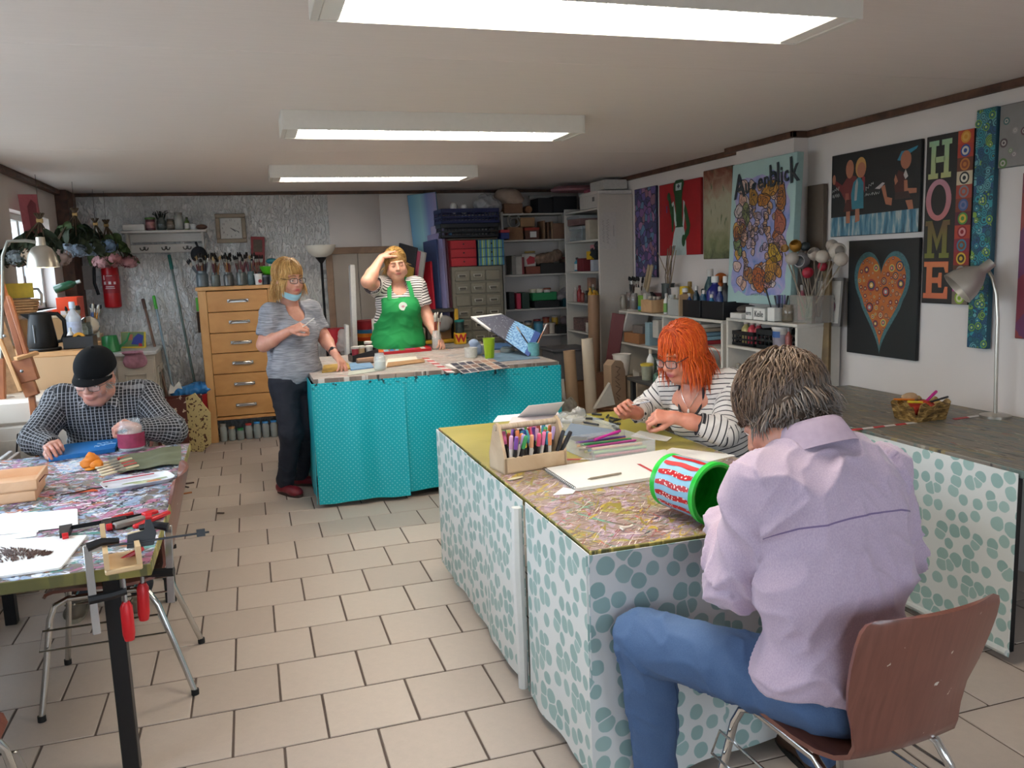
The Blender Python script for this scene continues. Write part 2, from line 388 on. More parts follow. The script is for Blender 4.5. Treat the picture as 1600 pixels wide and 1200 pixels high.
def mk_dotted_top():
 t=NT('olive_tabletop_with_paint');co=t.co('Object');sep=t.n('SeparateXYZ');t.L.new(co,sep.inputs[0])
 nz=t.noise(co,7,4);zone=t.math('ADD',sep.outputs[1],t.math('MULTIPLY_ADD',nz.outputs[0],.5,-.25))
 base=t.mix(t.ramp(t.noise(co,3,3).outputs[0],[(.3,0.),(.7,1.)]),'#8f8433','#a59a45');c=base
 for col,sx,sy,ang,th in[('#97807c',5,12,.4,.40),('#a890a4',7,20,1.9,.55),('#7d6048',10,46,-.5,.57),('#6a5a50',8,60,1.0,.6),('#d8cfc6',10,90,.3,.63),('#d8cfc6',8,110,2.2,.655),('#8a3a44',8,120,-.9,.645),('#5fa58e',7,70,1.2,.655),('#5fa58e',9,90,-.4,.67),('#6d5a74',10,60,.7,.65),('#b39a36',6,24,-.8,.62),('#8c7f30',5,20,2.0,.63),('#2f3a4c',9,110,2.6,.67),('#c24a3c',9,130,1.5,.685)]:
  n2=t.noise(t.co('Object',(sx,sy,1),(0,0,ang)),1.,3,1.1);mk=t.math('MULTIPLY',t.step(n2 .outputs[0],th,.04),t.step(zone,-.02,-.3));c=t.mix(mk,c,col)
 edge=t.math('MAXIMUM',t.step(sep.outputs[1],-.93,-.03),0.)
 t.color(c);t.set(Roughness=.42);t.bump(t.noise(t.co('Object',(40,90,1)),1.,3).outputs[0],.2,.003);return t.m
m_top_olive=mk_dotted_top()
m_top_right=mk_splat('grey_paint_worn_tabletop','#6f6a62',[('#7d746a',4,18,1.5,.5),('#5f6d68',6,40,1.6,.56),('#8a7a58',6,30,1.4,.6),('#3f3c3a',9,60,1.5,.62),('#a59c8c',10,70,1.6,.64),('#8f4a3c',7,40,1.5,.68),('#4c5f86',9,60,1.4,.69)],1.0)
m_edge=mk_splat('paint_stained_table_edge','#8f8440',[('#5c5a34',12,12,0,.58),('#b9a85a',20,20,.3,.62),('#8a5a4a',10,10,.5,.66),('#2c2b25',26,26,0,.68)],1)
m_edge_g=mk_splat('paint_chipped_board_edge','#9a8a7d',[('#6f625a',14,14,0,.56),('#c2bcb4',20,20,.3,.62),('#3a3430',26,26,0,.66)],1)
def mk_pebble():
 t=NT('pebble_print_oilcloth');uv=t.co('UV',(15.5,15.5,1));
 nz=t.noise(uv,1.1,2);wv=t.N.new('ShaderNodeVectorMath');wv.operation='MULTIPLY_ADD';t.L.new(nz.outputs[1],wv.inputs[0]);wv.inputs[1].default_value=(.22,.22,0);t.L.new(uv,wv.inputs[2])
 v=t.N.new('ShaderNodeTexVoronoi');v.voronoi_dimensions='2D';v.feature='F1';t.L.new(wv.outputs[0],v.inputs['Vector']);v.inputs['Scale'].default_value=1;v.inputs['Randomness'].default_value=.72
 e=t.N.new('ShaderNodeTexVoronoi');e.voronoi_dimensions='2D';e.feature='DISTANCE_TO_EDGE';t.L.new(wv.outputs[0],e.inputs['Vector']);e.inputs['Scale'].default_value=1;e.inputs['Randomness'].default_value=.72
 sp=t.n('SeparateColor');t.L.new(v.outputs['Color'],sp.inputs[0])
 rad=t.math('MULTIPLY_ADD',sp.outputs[0],.14,.33)
 k=t.math('MULTIPLY',t.step(t.math('SUBTRACT',rad,v.outputs['Distance']),0,.03),t.step(e.outputs['Distance'],.03,.03))
 col=t.mix(sp.outputs[1],'#8fb0ad','#a3c0bc');col=t.mix(t.math('MULTIPLY',t.noise(uv,.35,1).outputs[0],.5),col,'#9db3ac')
 t.color(t.mix(k,'#dcdedb',col));t.set(Roughness=.42,Specular_IOR_Level=.4);t.bump(t.noise(t.co('UV',(3,3,1)),1.5,2).outputs[0],.08,.03);return t.m
m_pebble=mk_pebble()
def mk_dotcloth():
 t=NT('teal_oilcloth_with_white_dots');uv=t.co('UV',(44,44,1),(0,0,PI/4));fr=t.N.new('ShaderNodeVectorMath');fr.operation='FRACTION';t.L.new(uv,fr.inputs[0])
 d=t.N.new('ShaderNodeVectorMath');d.operation='DISTANCE';t.L.new(fr.outputs[0],d.inputs[0]);d.inputs[1].default_value=(.5,.5,0)
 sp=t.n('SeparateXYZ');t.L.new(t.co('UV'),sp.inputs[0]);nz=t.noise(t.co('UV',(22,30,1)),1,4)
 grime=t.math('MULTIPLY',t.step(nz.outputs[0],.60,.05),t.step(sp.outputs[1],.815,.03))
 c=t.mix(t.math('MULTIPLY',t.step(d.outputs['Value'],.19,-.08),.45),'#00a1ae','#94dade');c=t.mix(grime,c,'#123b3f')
 sm=t.noise(t.co('UV',(7,7,1)),1,3);c=t.mix(t.step(sm.outputs[0],.74,.03),c,'#3d5c50')
 t.color(c);t.set(Roughness=.38,Specular_IOR_Level=.45);return t.m
m_teal=mk_dotcloth()
def skirt(parent,name,mat,p0,p1,zt,zb,amp=.02,waves=3,flare=.02,out=(0,-1),th=.003,seed=0,label=None,u0=0.,dz=0.):
 r=np.random.RandomState(seed);p0,p1=vec(p0),vec(p1);L=np.linalg.norm(p1-p0);nu=max(16,int(L/.025));nv=26
 u=LS(0,1,nu)[:,None];v=LS(0,1,nv)[None,:]
 ph=r.rand(4)*6.28;w=sum(np.sin(u*2*PI*waves*k+ph[k-1])/k for k in(1,2))*.6+.4*np.sin(u*2*PI*waves*.5+ph[2]+v*1.2)
 off=flare*v**1.3+amp*w*v**.8
 X=p0[0]+(p1[0]-p0[0])*u+out[0]*off;Y=p0[1]+(p1[1]-p0[1])*u+out[1]*off
 Z=zt+(zb+dz*u-zt)*v+0*u+.006*np.sin(u*9+ph[3])*v
 mb=MB();mb.sheet(np.stack([X+0*v,Y+0*v,Z],2),th if abs(th)else 0,0,np.stack([u0+L*u+0*v,Z+0*u],2))
 o=mb.build(name,mat,parent,60)
 if label:o['label']=label
 return o
m_black=M('#1b1b1d',.45,.3,.03);m_steel=M('#8d8f90',.35,.9,.02);m_rubber=M('#151515',.7,0,.02)
def leg(parent,a,b,w=.05,mat=None):
 mb=MB();mb.box2((a[0]-w/2,a[1]-w/2,a[2]),(a[0]+w/2,a[1]+w/2,b),0,.003);return mb.build('leg',mat or m_black,parent)
tl=T('work_table','paint smeared work table on black legs where the man in the cap sits','table',(-.83,3.525,0))
mb=MB();mb.box2((-.49,-.925,.712),(.49,.925,.75),0,.003)
for i,f in enumerate(mb.f):mb.m[i]=0 if np.mean([np.concatenate(mb.v)[k][2]for k in f])>.7499 else 1
mb.build('tabletop',[m_top_left,m_edge],tl)
for sx in(-1,1):
 for sy in(-1,1):leg(tl,(sx*.35,sy*.745,0),.712)
for s in(-1,1):
 mb=MB();mb.box2((s*.35-.015,-.745,.67),(s*.35+.015,.745,.712));mb.build('rail',m_black,tl)
 mb=MB();mb.box2((-.35,s*.745-.015,.67),(.35,s*.745+.015,.712));mb.build('rail',m_black,tl)
tt=T('work_table','high work table with teal dotted cloth skirt reaching the floor','table',(1.235,6.3,0))
mb=MB();mb.box2((-.87,-.7,.848),(.87,.74,.88),0,.003)
for i,f in enumerate(mb.f):mb.m[i]=0 if np.mean([np.concatenate(mb.v)[k][2]for k in f])>.8799 else 1
mb.build('tabletop',[m_top_teal,m_edge_g],tt)
for sx in(-1,1):
 for sy in(-1,1):
  leg(tt,(sx*.78,sy*.62,.09),.848);mb=MB();mb.cyl((sx*.78-.012,sy*.62,.04),(sx*.78+.012,sy*.62,.04),.04,None,14);mb.box2((sx*.78-.02,sy*.62-.02,.04),(sx*.78+.02,sy*.62+.02,.092));mb.build('caster',m_rubber,tt)
yf=-.712
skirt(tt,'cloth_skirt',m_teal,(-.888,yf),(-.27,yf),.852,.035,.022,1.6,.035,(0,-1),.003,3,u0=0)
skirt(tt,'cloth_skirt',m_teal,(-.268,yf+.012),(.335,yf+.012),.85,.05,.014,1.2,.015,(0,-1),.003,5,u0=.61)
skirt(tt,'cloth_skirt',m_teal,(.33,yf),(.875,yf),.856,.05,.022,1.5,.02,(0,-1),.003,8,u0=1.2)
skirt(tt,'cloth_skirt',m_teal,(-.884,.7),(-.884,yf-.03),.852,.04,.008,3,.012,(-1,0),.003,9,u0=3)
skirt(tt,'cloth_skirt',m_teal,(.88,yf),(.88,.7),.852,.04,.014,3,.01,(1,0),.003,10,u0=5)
tp=T('work_table','olive topped work table with blue grey pebble print cloth, marker tray on it','table',(1.39,3.16,0))
mb=MB();mb.box2((-.5,-1.005,.728),(.5,1.02,.76),0,.003)
for i,f in enumerate(mb.f):mb.m[i]=0 if np.mean([np.concatenate(mb.v)[k][2]for k in f])>.7599 else 1
mb.build('tabletop',[m_top_olive,m_edge],tp)
for sx in(-1,1):
 for sy in(-1,1):leg(tp,(sx*.38,sy*.86,0),.728)
skirt(tp,'cloth_skirt',m_pebble,(-.508,1.02),(-.508,.39),.756,.03,.012,1.5,.0,(-1,0),.003,1,u0=0,dz=.0)
skirt(tp,'cloth_skirt',m_pebble,(-.512,.375),(-.512,-.42),.756,.03,.012,1.5,.0,(-1,0),.003,2,u0=.7)
skirt(tp,'cloth_skirt',m_pebble,(-.508,-.44),(-.508,-1.022),.756,.03,.012,1.2,.0,(-1,0),.003,4,u0=1.6)
skirt(tp,'cloth_skirt',m_pebble,(-.517,-1.012),(-.06,-1.012),.75,.03,.012,.8,.02,(0,-1),.003,6,u0=2.3)
skirt(tp,'cloth_skirt',m_pebble,(-.075,-1.006),(.505,-1.006),.75,.03,.012,1,.0,(0,-1),.003,7,u0=2.9)
skirt(tp,'cloth_skirt',m_pebble,(.508,-1.0),(.508,1.02),.756,.25,.012,3,.0,(1,0),.003,11,u0=4)
mb=MB();mb.tube([(-.53,-.40,.728),(-.535,-.405,.5),(-.532,-.41,.25),(-.53,-.405,.04)],[.02,.024,.022,.018],8);mb.build('rolled_hem',M('#d9d9d6',.5,0,.03),tp)['label']='white rolled edge of the cloth'
tr=T('work_table','grey paint worn table along the right wall with pebble print cloth','table',(3.1,3.26,0))
mb=MB();mb.box2((-.42,-.99,.738),(.42,.99,.77),0,.003);mb.build('tabletop',m_top_right,tr)
for sx in(-1,1):
 for sy in(-1,1):leg(tr,(sx*.34,sy*.86,0),.738)
skirt(tr,'cloth_skirt',m_pebble,(-.428,.985),(-.428,-.96),.757,.035,.008,3,.0,(-1,0),.003,12,u0=.3)
mb=MB();mb.cyl((-.432,.98,.05),(-.432,-.955,.05),.014,None,8);mb.build('hem_rod',M('#cfd3d0',.5,0,.03),tr)
def mk_ply():
 t=NT('red_brown_plywood');nz=t.noise(t.co('Object',(34,3,3)),2.5,4,.6);c=t.ramp(nz.outputs[0],[(.25,'#6e4236'),(.75,'#7f4f42')])
 sp=t.noise(t.co('Object',(1,1,1)),38,2);c=t.mix(t.step(sp.outputs[0],.735,.02),c,'#cfc3b4');t.color(c);t.set(Roughness=.33,Coat_Weight=.15);return t.m
m_ply=mk_ply();m_chrome=chrome()
def shell_mesh():
 pr=[(.225,.425),(.215,.441),(.19,.450),(.13,.452),(.05,.447),(-.03,.441),(-.10,.440),(-.15,.448),(-.185,.468),(-.205,.50),(-.218,.545),(-.232,.60),(-.248,.66),(-.264,.72),(-.279,.775),(-.288,.81),(-.293,.829),(-.295,.838)]
 hw=[.165,.182,.19,.196,.196,.19,.178,.165,.155,.152,.158,.174,.19,.198,.200,.196,.186,.165]
 vs=LS(-1,1,15);P=np.zeros((len(pr),15,3))
 for i,((y,z),w)in enumerate(zip(pr,hw)):
  back=min(1,max(0,(z-.47)/.12))if i>7 else 0
  for j,v in enumerate(vs):P[i,j]=(v*w,y+back*.035*v*v,z+(1-back)*.010*v*v)
 return P
def make_chair(label,loc,rz):
 t=T('plywood_chair',label,'chair',loc,rz);mb=MB();mb.sheet(shell_mesh()[::-1],.011,0);mb.build('seat_shell',m_ply,t,50)
 for s in(-1,1):
  x0,x1=s*.16,s*.235
  mb=MB();pts=[(x1,.265,.012),(s*.20,.235,.21),(s*.175,.215,.36),(s*.165,.195,.405),(x0,.15,.424),(x0,0,.424),(x0,-.08,.424),(s*.168,-.125,.41),(s*.18,-.155,.36),(s*.205,-.205,.2),(x1,-.262,.012)]
  mb.tube(pts,.0115,10);mb.build('leg',m_chrome,t)
  for q in(pts[0],pts[-1]):f=MB();f.cyl((q[0],q[1],0),(q[0],q[1],.022),.0145,None,10);f.build('foot_cap',m_rubber,t)
  mb=MB();mb.tube([(s*.207,.235,.33),(s*.207,-.155,.33),(s*.222,-.18,.26),(s*.222,.25,.26)],.004,6,0,False,True);mb.build('side_wire',m_chrome,t)
 mb=MB()
 for y in(.13,-.07):mb.cyl((-.165,y,.43),(.165,y,.43),.009,None,8)
 mb.build('cross_bar',m_chrome,t);return t
make_chair('red brown plywood chair with the man in the lilac shirt on it',(1.34,1.605,0),radians(3))
make_chair('red brown plywood chair pushed under the left work table',(-.575,3.47,0),radians(90))
make_chair('dark brown plywood chair behind the woman with orange hair',(2.27,3.48,0),radians(66))
make_chair('plywood chair cut off by the bottom left corner, chrome legs showing',(-.93,2.21,0),radians(-90))
def unit(a):a=vec(a);return a/(np.linalg.norm(a)+1e-12)
def basis(fwd,up=(0,0,1)):
 f=unit(fwd);r=unit(np.cross(f,up));u=np.cross(r,f);return np.stack([r,f,u],1)
class SDF:
 def __init__(s,lo,hi,h):
  s.lo=vec(lo);s.h=h;s.n=np.ceil((vec(hi)-s.lo)/h).astype(int)+1;s.V=np.full(s.n,.2,np.float32)
 def reg(s,lo,hi):
  a=np.clip(np.floor((vec(lo)-s.lo)/s.h).astype(int),0,s.n);b=np.clip(np.ceil((vec(hi)-s.lo)/s.h).astype(int)+1,0,s.n)
  if(b-a).min()<=0:return None
  ax=[(s.lo[i]+s.h*np.arange(a[i],b[i])).astype(np.float32)for i in range(3)]
  return tuple(slice(a[i],b[i])for i in range(3)),ax[0][:,None,None],ax[1][None,:,None],ax[2][None,None,:]
 def put(s,sl,d,k,op):
  A=s.V[sl]
  if op=='add':
   h=np.maximum(k-np.abs(A-d),0)/max(k,1e-6);s.V[sl]=np.minimum(A,d)-h*h*k*.25
  elif op=='cut':
   d=-d;h=np.maximum(k-np.abs(A-d),0)/max(k,1e-6);s.V[sl]=np.maximum(A,d)+h*h*k*.25
 def cap(s,a,b,ra,rb=None,k=.02,op='add'):
  rb=ra if rb is None else rb;a,b=vec(a),vec(b);m=max(ra,rb)+k+.03;q=s.reg(np.minimum(a,b)-m,np.maximum(a,b)+m)
  if q is None:return s
  sl,x,y,z=q;d=b-a;L=d@d+1e-9
  t=np.clip(((x-a[0])*d[0]+(y-a[1])*d[1]+(z-a[2])*d[2])/L,0,1)
  dd=np.sqrt((x-a[0]-t*d[0])**2+(y-a[1]-t*d[1])**2+(z-a[2]-t*d[2])**2)-(ra+(rb-ra)*t)
  s.put(sl,dd,k,op);return s
 def ell(s,c,r,k=.02,R=None,op='add'):
  c,r=vec(c),vec(r);m=r.max()+k+.03;q=s.reg(c-m,c+m)
  if q is None:return s
  sl,x,y,z=q;x,y,z=x-c[0],y-c[1],z-c[2]
  if R is not None:x,y,z=(R[0,i]*x+R[1,i]*y+R[2,i]*z for i in range(3))
  k0=np.sqrt((x/r[0])**2+(y/r[1])**2+(z/r[2])**2);k1=np.sqrt((x/r[0]**2)**2+(y/r[1]**2)**2+(z/r[2]**2)**2)+1e-6
  s.put(sl,(k0*(k0-1)/k1).astype(np.float32),k,op);return s
 def plane(s,p,n,k=.004):
  n=unit(n);p=vec(p);sl,x,y,z=s.reg(s.lo,s.lo+s.h*s.n)
  d=(x-p[0])*n[0]+(y-p[1])*n[1]+(z-p[2])*n[2];s.put(sl,-d,k,'cut');return s
 def mesh(s):
  V=s.V;S=V<0;n=V.shape
  cnt=sum(S[i:n[0]-1+i,j:n[1]-1+j,k:n[2]-1+k].astype(np.int8)for i in(0,1)for j in(0,1)for k in(0,1))
  mk=(cnt>0)&(cnt<8);ii=np.argwhere(mk);idx=np.full(mk.shape,-1,np.int64);idx[mk]=np.arange(len(ii))
  acc=np.zeros((len(ii),3));w=np.zeros(len(ii));cs=[(i,j,k)for i in(0,1)for j in(0,1)for k in(0,1)]
  val={c:V[ii[:,0]+c[0],ii[:,1]+c[1],ii[:,2]+c[2]].astype(float)for c in cs}
  for c in cs:
   for ax in range(3):
    if c[ax]:continue
    d=list(c);d[ax]=1;d=tuple(d);a,b=val[c],val[d];cr=(a<0)!=(b<0)
    t=np.where(cr,a/np.where(cr,a-b,1),0);p=np.tile(vec(c),(len(ii),1));p[:,ax]=t
    acc[cr]+=p[cr];w+=cr
  P=s.lo+s.h*(ii+acc/np.maximum(w,1)[:,None]);fs=[]
  for ax in range(3):
   o1,o2=(ax+1)%3,(ax+2)%3
   A=[slice(None)]*3;B=[slice(None)]*3;A[ax]=slice(0,n[ax]-1);B[ax]=slice(1,n[ax])
   a,b=S[tuple(A)],S[tuple(B)];e=np.argwhere(a!=b);ok=(e[:,o1]>0)&(e[:,o2]>0)&(e[:,o1]<n[o1]-1)&(e[:,o2]<n[o2]-1);e=e[ok]
   sg=a[e[:,0],e[:,1],e[:,2]]
   def cell(d1,d2):q=e.copy();q[:,o1]+=d1;q[:,o2]+=d2;return idx[q[:,0],q[:,1],q[:,2]]
   f=np.stack([cell(-1,-1),cell(0,-1),cell(0,0),cell(-1,0)],1);f[~sg]=f[~sg][:,::-1];fs.append(f)
  return P,np.concatenate(fs)
def relax(P,Fq,it=2,lam=.5):
 for k in range(it):
  A=np.zeros_like(P);w=np.zeros(len(P))
  for a,b in((0,1),(1,2),(2,3),(3,0)):
   for u,v in((a,b),(b,a)):np.add.at(A,Fq[:,u],P[Fq[:,v]]);np.add.at(w,Fq[:,u],1)
  P=P+lam*(A/np.maximum(w,1)[:,None]-P)
 return P
def normals(P,Fq):
 n=np.cross(P[Fq[:,2]]-P[Fq[:,0]],P[Fq[:,3]]-P[Fq[:,1]]);N=np.zeros_like(P)
 for k in range(4):np.add.at(N,Fq[:,k],n)
 return N/(np.linalg.norm(N,axis=1,keepdims=True)+1e-12)
_G3=np.random.RandomState(3).rand(32,32,32)
def n3(p):
 i=np.floor(p).astype(int);f=p-i;f=f*f*(3-2*f);r=0
 for a in(0,1):
  for b in(0,1):
   for c in(0,1):r=r+_G3[(i[:,0]+a)%32,(i[:,1]+b)%32,(i[:,2]+c)%32]*(f[:,0]if a else 1-f[:,0])*(f[:,1]if b else 1-f[:,1])*(f[:,2]if c else 1-f[:,2])
 return r
def mesh_obj(name,parts,mat,parent,attrs=None,ang=180):
 V=np.concatenate([p[0]for p in parts]);off=0;fs=[]
 for P,Fq in parts:fs.append(Fq+off);off+=len(P)
 Fq=np.concatenate(fs);me=bpy.data.meshes.new(name)
 me.vertices.add(len(V));me.vertices.foreach_set('co',V.ravel());me.loops.add(Fq.size);me.loops.foreach_set('vertex_index',Fq.ravel().astype(np.int32))
 me.polygons.add(len(Fq));k=Fq.shape[1];me.polygons.foreach_set('loop_start',np.arange(0,Fq.size,k,dtype=np.int32));me.polygons.foreach_set('use_smooth',np.ones(len(Fq),bool))
 me.update(calc_edges=True);me.validate()
 for an,(ty,data)in(attrs or{}).items():
  a=me.attributes.new(an,ty,'POINT');a.data.foreach_set('vector' if ty=='FLOAT_VECTOR' else 'value',np.asarray(data,np.float32).ravel())
 for m in(mat if isinstance(mat,list)else[mat]):me.materials.append(m)
 o=bpy.data.objects.new(name,me);C.objects.link(o)
 if parent is not None:o.parent=parent;o.matrix_parent_inverse=parent.matrix_world.inverted()
 return o
def skin_mat(base,lip='#a8504c',name='skin'):
 t=NT(name);at=t.n('Attribute',attribute_name='lip');nz=t.noise(t.co('Object'),60,3);c=t.mix(1.,base,t.ramp(nz.outputs[0],[(.3,.9),(.7,1.)]),'MULTIPLY')
 c=t.mix(t.math('MULTIPLY',t.step(t.noise(t.co('Object'),9,2).outputs[0],.58,.25),.35),c,'#c06a58');c=t.mix(at.outputs['Fac'],c,lip)
 t.color(c);t.set(Roughness=.45,Subsurface_Weight=.12,Subsurface_Radius=(.012,.005,.003));t.bump(t.noise(t.co('Object'),260,2).outputs[0],.08,.002);return t.m
def hair_mat(a,b,grey=None,name='hair'):
 t=NT(name);at=t.n('Attribute',attribute_name='rnd');c=t.mix(at.outputs['Fac'],a,b)
 if grey:c=t.mix(t.n('Attribute',attribute_name='grey').outputs['Fac'],c,grey)
 t.color(c);t.set(Roughness=.42,Specular_IOR_Level=.5);return t.m
def pat(t):
 sp=t.n('SeparateXYZ');a=t.n('Attribute',attribute_name='pat');t.L.new(a.outputs['Vector'],sp.inputs[0]);return sp.outputs
def weave(t,st=.12):t.bump(t.noise(t.co('Object',(1,1,1)),420,2).outputs[0],st,.002)
def stripes_mat(base,dark,period,frac,name,w=.08):
 t=NT(name);o=pat(t);fr=t.math('FRACT',t.math('DIVIDE',t.math('ADD',o[1],10.),period));k=t.math('LESS_THAN',fr,frac)
 c=t.mix(k,base,dark);t.color(c);t.set(Roughness=.85);weave(t);return t.m
def head_sdf(R,c,sc=1.,jaw=1.,neck=None,nr=.056,h=.0042,female=False,chin=0.):
 q=lambda x,y,z:vec(c)+R@(vec((x,y,z))*sc)
 lo=vec(c)-.17*sc;hi=vec(c)+.17*sc
 if neck is not None:lo=np.minimum(lo,vec(neck)-.08);hi=np.maximum(hi,vec(neck)+.08)
 s=SDF(lo,hi,h);E=lambda x,y,z,r,k=.02,op='add':s.ell(q(x,y,z),vec(r)*sc,k,R,op)
 E(0,-.018,.038,(.077,.094,.086));E(0,.028,-.030,(.064*jaw,.066,.082),.03);E(0,.052,-.094,(.034*jaw,.030,.026),.03)
 for k in(-1,1):
  E(k*.036*jaw,.058,-.038,(.030,.028,.030),.02);E(k*.060*jaw,.012,-.070,(.02,.04,.03),.02)
  E(k*.076,-.008,-.012,(.010,.020,.031),.008);E(k*.083,-.012,-.006,(.008,.010,.018),.004,'cut')
  E(k*.031,.098,-.001,(.019,.014,.012),.012,'cut');E(k*.031,.078,-.002,(.0165,.014,.0135),.003)
  s.cap(q(k*.010,.090,.026),q(k*.046,.077,.024),.008*sc,.007*sc,.014)
  E(k*.012,.101,-.036,(.0095,.011,.008),.006)
 s.cap(q(0,.088,.020),q(0,.112,-.027),.0085*sc,.0115*sc,.014);E(0,.114,-.031,(.0105,.010,.009),.006)
 E(0,.086,-.062,(.028,.016,.020),.012);E(0,.098,-.0615,(.022,.0075,.0055),.005);E(0,.0965,-.0725,(.019,.0085,.0068),.005)
 s.cap(q(-.022,.107,-.0668),q(.022,.107,-.0668),.0022*sc,None,.003,'cut')
 if chin:E(0,.030,-.108,(.05,.045,.028),.03)
 if neck is not None:s.cap(q(0,-.03,-.05),neck,nr*sc,nr*1.12,.03)
 P,Fq=s.mesh();loc=((P-vec(c))@R)/sc
 lip=np.exp(-((loc[:,0]/.022)**4+((loc[:,2]+.067)/.010)**4))*(loc[:,1]>.085)
 return P,Fq,lip
def eyes(parent,R,c,sc=1.,iris='#5d7182',lid=.35,brow='#7a5a3c',browp=True):
 q=lambda x,y,z:vec(c)+R@(vec((x,y,z))*sc);m=[M('#e9e4de',.25,0,0),M(iris,.3,0,0),M('#121212',.2,0,0)]
 for k in(-1,1):
  mb=MB();mb.sph(q(k*.031,.0815,-.003),.0125*sc,12,8,0);f=R@unit((0,1,-.18))
  e=vec(q(k*.031,.0815,-.003));mb.cyl(e+f*.0112*sc,e+f*.0127*sc,.0058*sc,.0054*sc,12,1);mb.cyl(e+f*.0124*sc,e+f*.0131*sc,.0026*sc,.0024*sc,10,2);mb.build('eye',m,parent)
  if lid:
   mb=MB();vs=[];
   U=LS(0,PI,11)[:,None];Vv=LS(PI/2+.1,PI/2-1.35*lid,5)[None,:]
   Pp=np.stack([.0140*np.cos(U)+0*Vv,.0140*np.sin(U)*np.sin(Vv),.0140*np.sin(U)*np.cos(Vv)],2)*sc
   Pw=np.einsum('ij,uvj->uvi',R,Pp)+e;mb.sheet(Pw,0);mb.build('eyelid',parent.data.materials[0],parent)
  if browp:
   mb=MB();mb.tube([q(k*.013,.1045,.024),q(k*.03,.101,.029),q(k*.049,.088,.024)],[.0034*sc,.0036*sc,.0016*sc],6);mb.build('eyebrow',M(brow,.7,0,.1,300),parent)
def glasses(parent,R,c,sc=1.,col='#1c1a1c',w=.026,h=.017,label=None,lens=.16,th=.0021,temple=True):
 q=lambda x,y,z:vec(c)+R@(vec((x,y,z))*sc);mb=MB();g=None
 for k in(-1,1):
  ring=[]
  for a in RING(20):
   ca,sa=cos(a),sin(a);e=4;r=(abs(ca)**e+abs(sa)**e)**(-1/e);ring.append(q(k*.0335+w*r*ca,.117-.012*abs(ca*r*k-0)*(1 if ca*k>0 else .2),-.006+h*r*sa))
  mb.tube(ring,th*sc,6,0,False,True)
  if temple:mb.tube([q(k*.060,.106,.002),q(k*.074,.085,.003),q(k*.080,.02,.004),q(k*.080,-.01,0),q(k*.079,-.025,-.014)],th*.9*sc,6)
 mb.tube([q(-.009,.116,.001),q(0,.119,.004),q(.009,.116,.001)],th*sc,6);g=mb.build('glasses',M(col,.3,0,.02),parent)
 if label:g['label']=label
 for k in(-1,1):
  mb=MB();ring=[]
  for a in RING(16):
   ca,sa=cos(a),sin(a);r=(abs(ca)**4+abs(sa)**4)**-.25;v=(k*.0335+w*.96*r*ca,-.006+h*.96*r*sa);ring.append(q(v[0],.1165-.012*abs(ca*r)*(1 if ca*k>0 else .2),v[1]))
  mb.add(ring,[tuple(range(16))]);mb.build('lens',glass('#f2f6f6',.03,lens,'spectacle_lens'),g)
 return g
def hand_sdf(w,f,b,side,curl=(.5,.5,.55,.6),thumb=.5,sc=1.,spread=.06,h=.0032,arm=None,ra=.03):
 f=unit(f);b=unit(vec(b)-f*(vec(b)@f));x=np.cross(f,b)*side
 q=lambda X,Y,Z:vec(w)+(x*X+f*Y+b*Z)*sc
 lo=vec(w)-.21*sc;hi=vec(w)+.21*sc
 s0=vec(w)if arm is None else vec(arm)
 lo=np.minimum(lo,s0-ra-.02);hi=np.maximum(hi,s0+ra+.02)
 s=SDF(lo,hi,h)
 if arm is not None:
  d=vec(w)-s0;s.cap(s0,s0+d*.45,ra,ra*.93,.01);s.cap(s0+d*.45,vec(w),ra*.93,.027*sc,.02)
 s.cap(q(0,0,0),q(0,.02,0),.026*sc,.026*sc,.015)
 for i,X in enumerate((.030,.011,-.009,-.027)):s.cap(q(X*.55,.015,0),q(X,.088-.006*abs(i-1),.002),.0155*sc,.0118*sc,.012)
 L=[(.040,.025,.020),(.045,.028,.021),(.041,.026,.020),(.032,.020,.018)];X0=(.031,.011,-.009,-.028)
 for i in range(4):
  p=vec((X0[i],.088-.006*abs(i-1),.001));a=curl[i]*.95;sx=spread*(1.2-.8*i);r=.0098-.0006*(i==3)
  for j,l in enumerate(L[i]):
   d=vec((sx*cos(a),cos(a),-sin(a)));d=d/np.linalg.norm(d);e=p+d*l;s.cap(q(*p),q(*e),r*sc,(r-.0009)*sc,.0035);p=e;r-=.0009;a+=curl[i]*(1.15 if j==0 else .8)
 p=vec((.022,.022,-.006));a=.75-.35*thumb;dn=.25+.55*thumb
 for j,(l,r)in enumerate(((.042,.0145),(.032,.0112),(.026,.0098))):
  d=unit((sin(a),cos(a)*cos(dn*.6),-sin(dn)*.8));e=p+d*l;s.cap(q(*p),q(*e),r*sc,(r-.002)*sc,.008);p=e;a-=.42*thumb;dn+=.12
 return s.mesh()
def arm_sdf(a,e,w,r=(.047,.041,.036,.027),h=.006):
 a,e,w=vec(a),vec(e),vec(w);lo=np.minimum(np.minimum(a,e),w)-.09;hi=np.maximum(np.maximum(a,e),w)+.09;s=SDF(lo,hi,h)
 s.cap(a,e,r[0],r[1],.02);m=e+(w-e)*.3;s.cap(e,m,r[1]*.97,r[2]*1.08,.03);s.cap(m,w,r[2]*1.06,r[3],.03);return s.mesh()
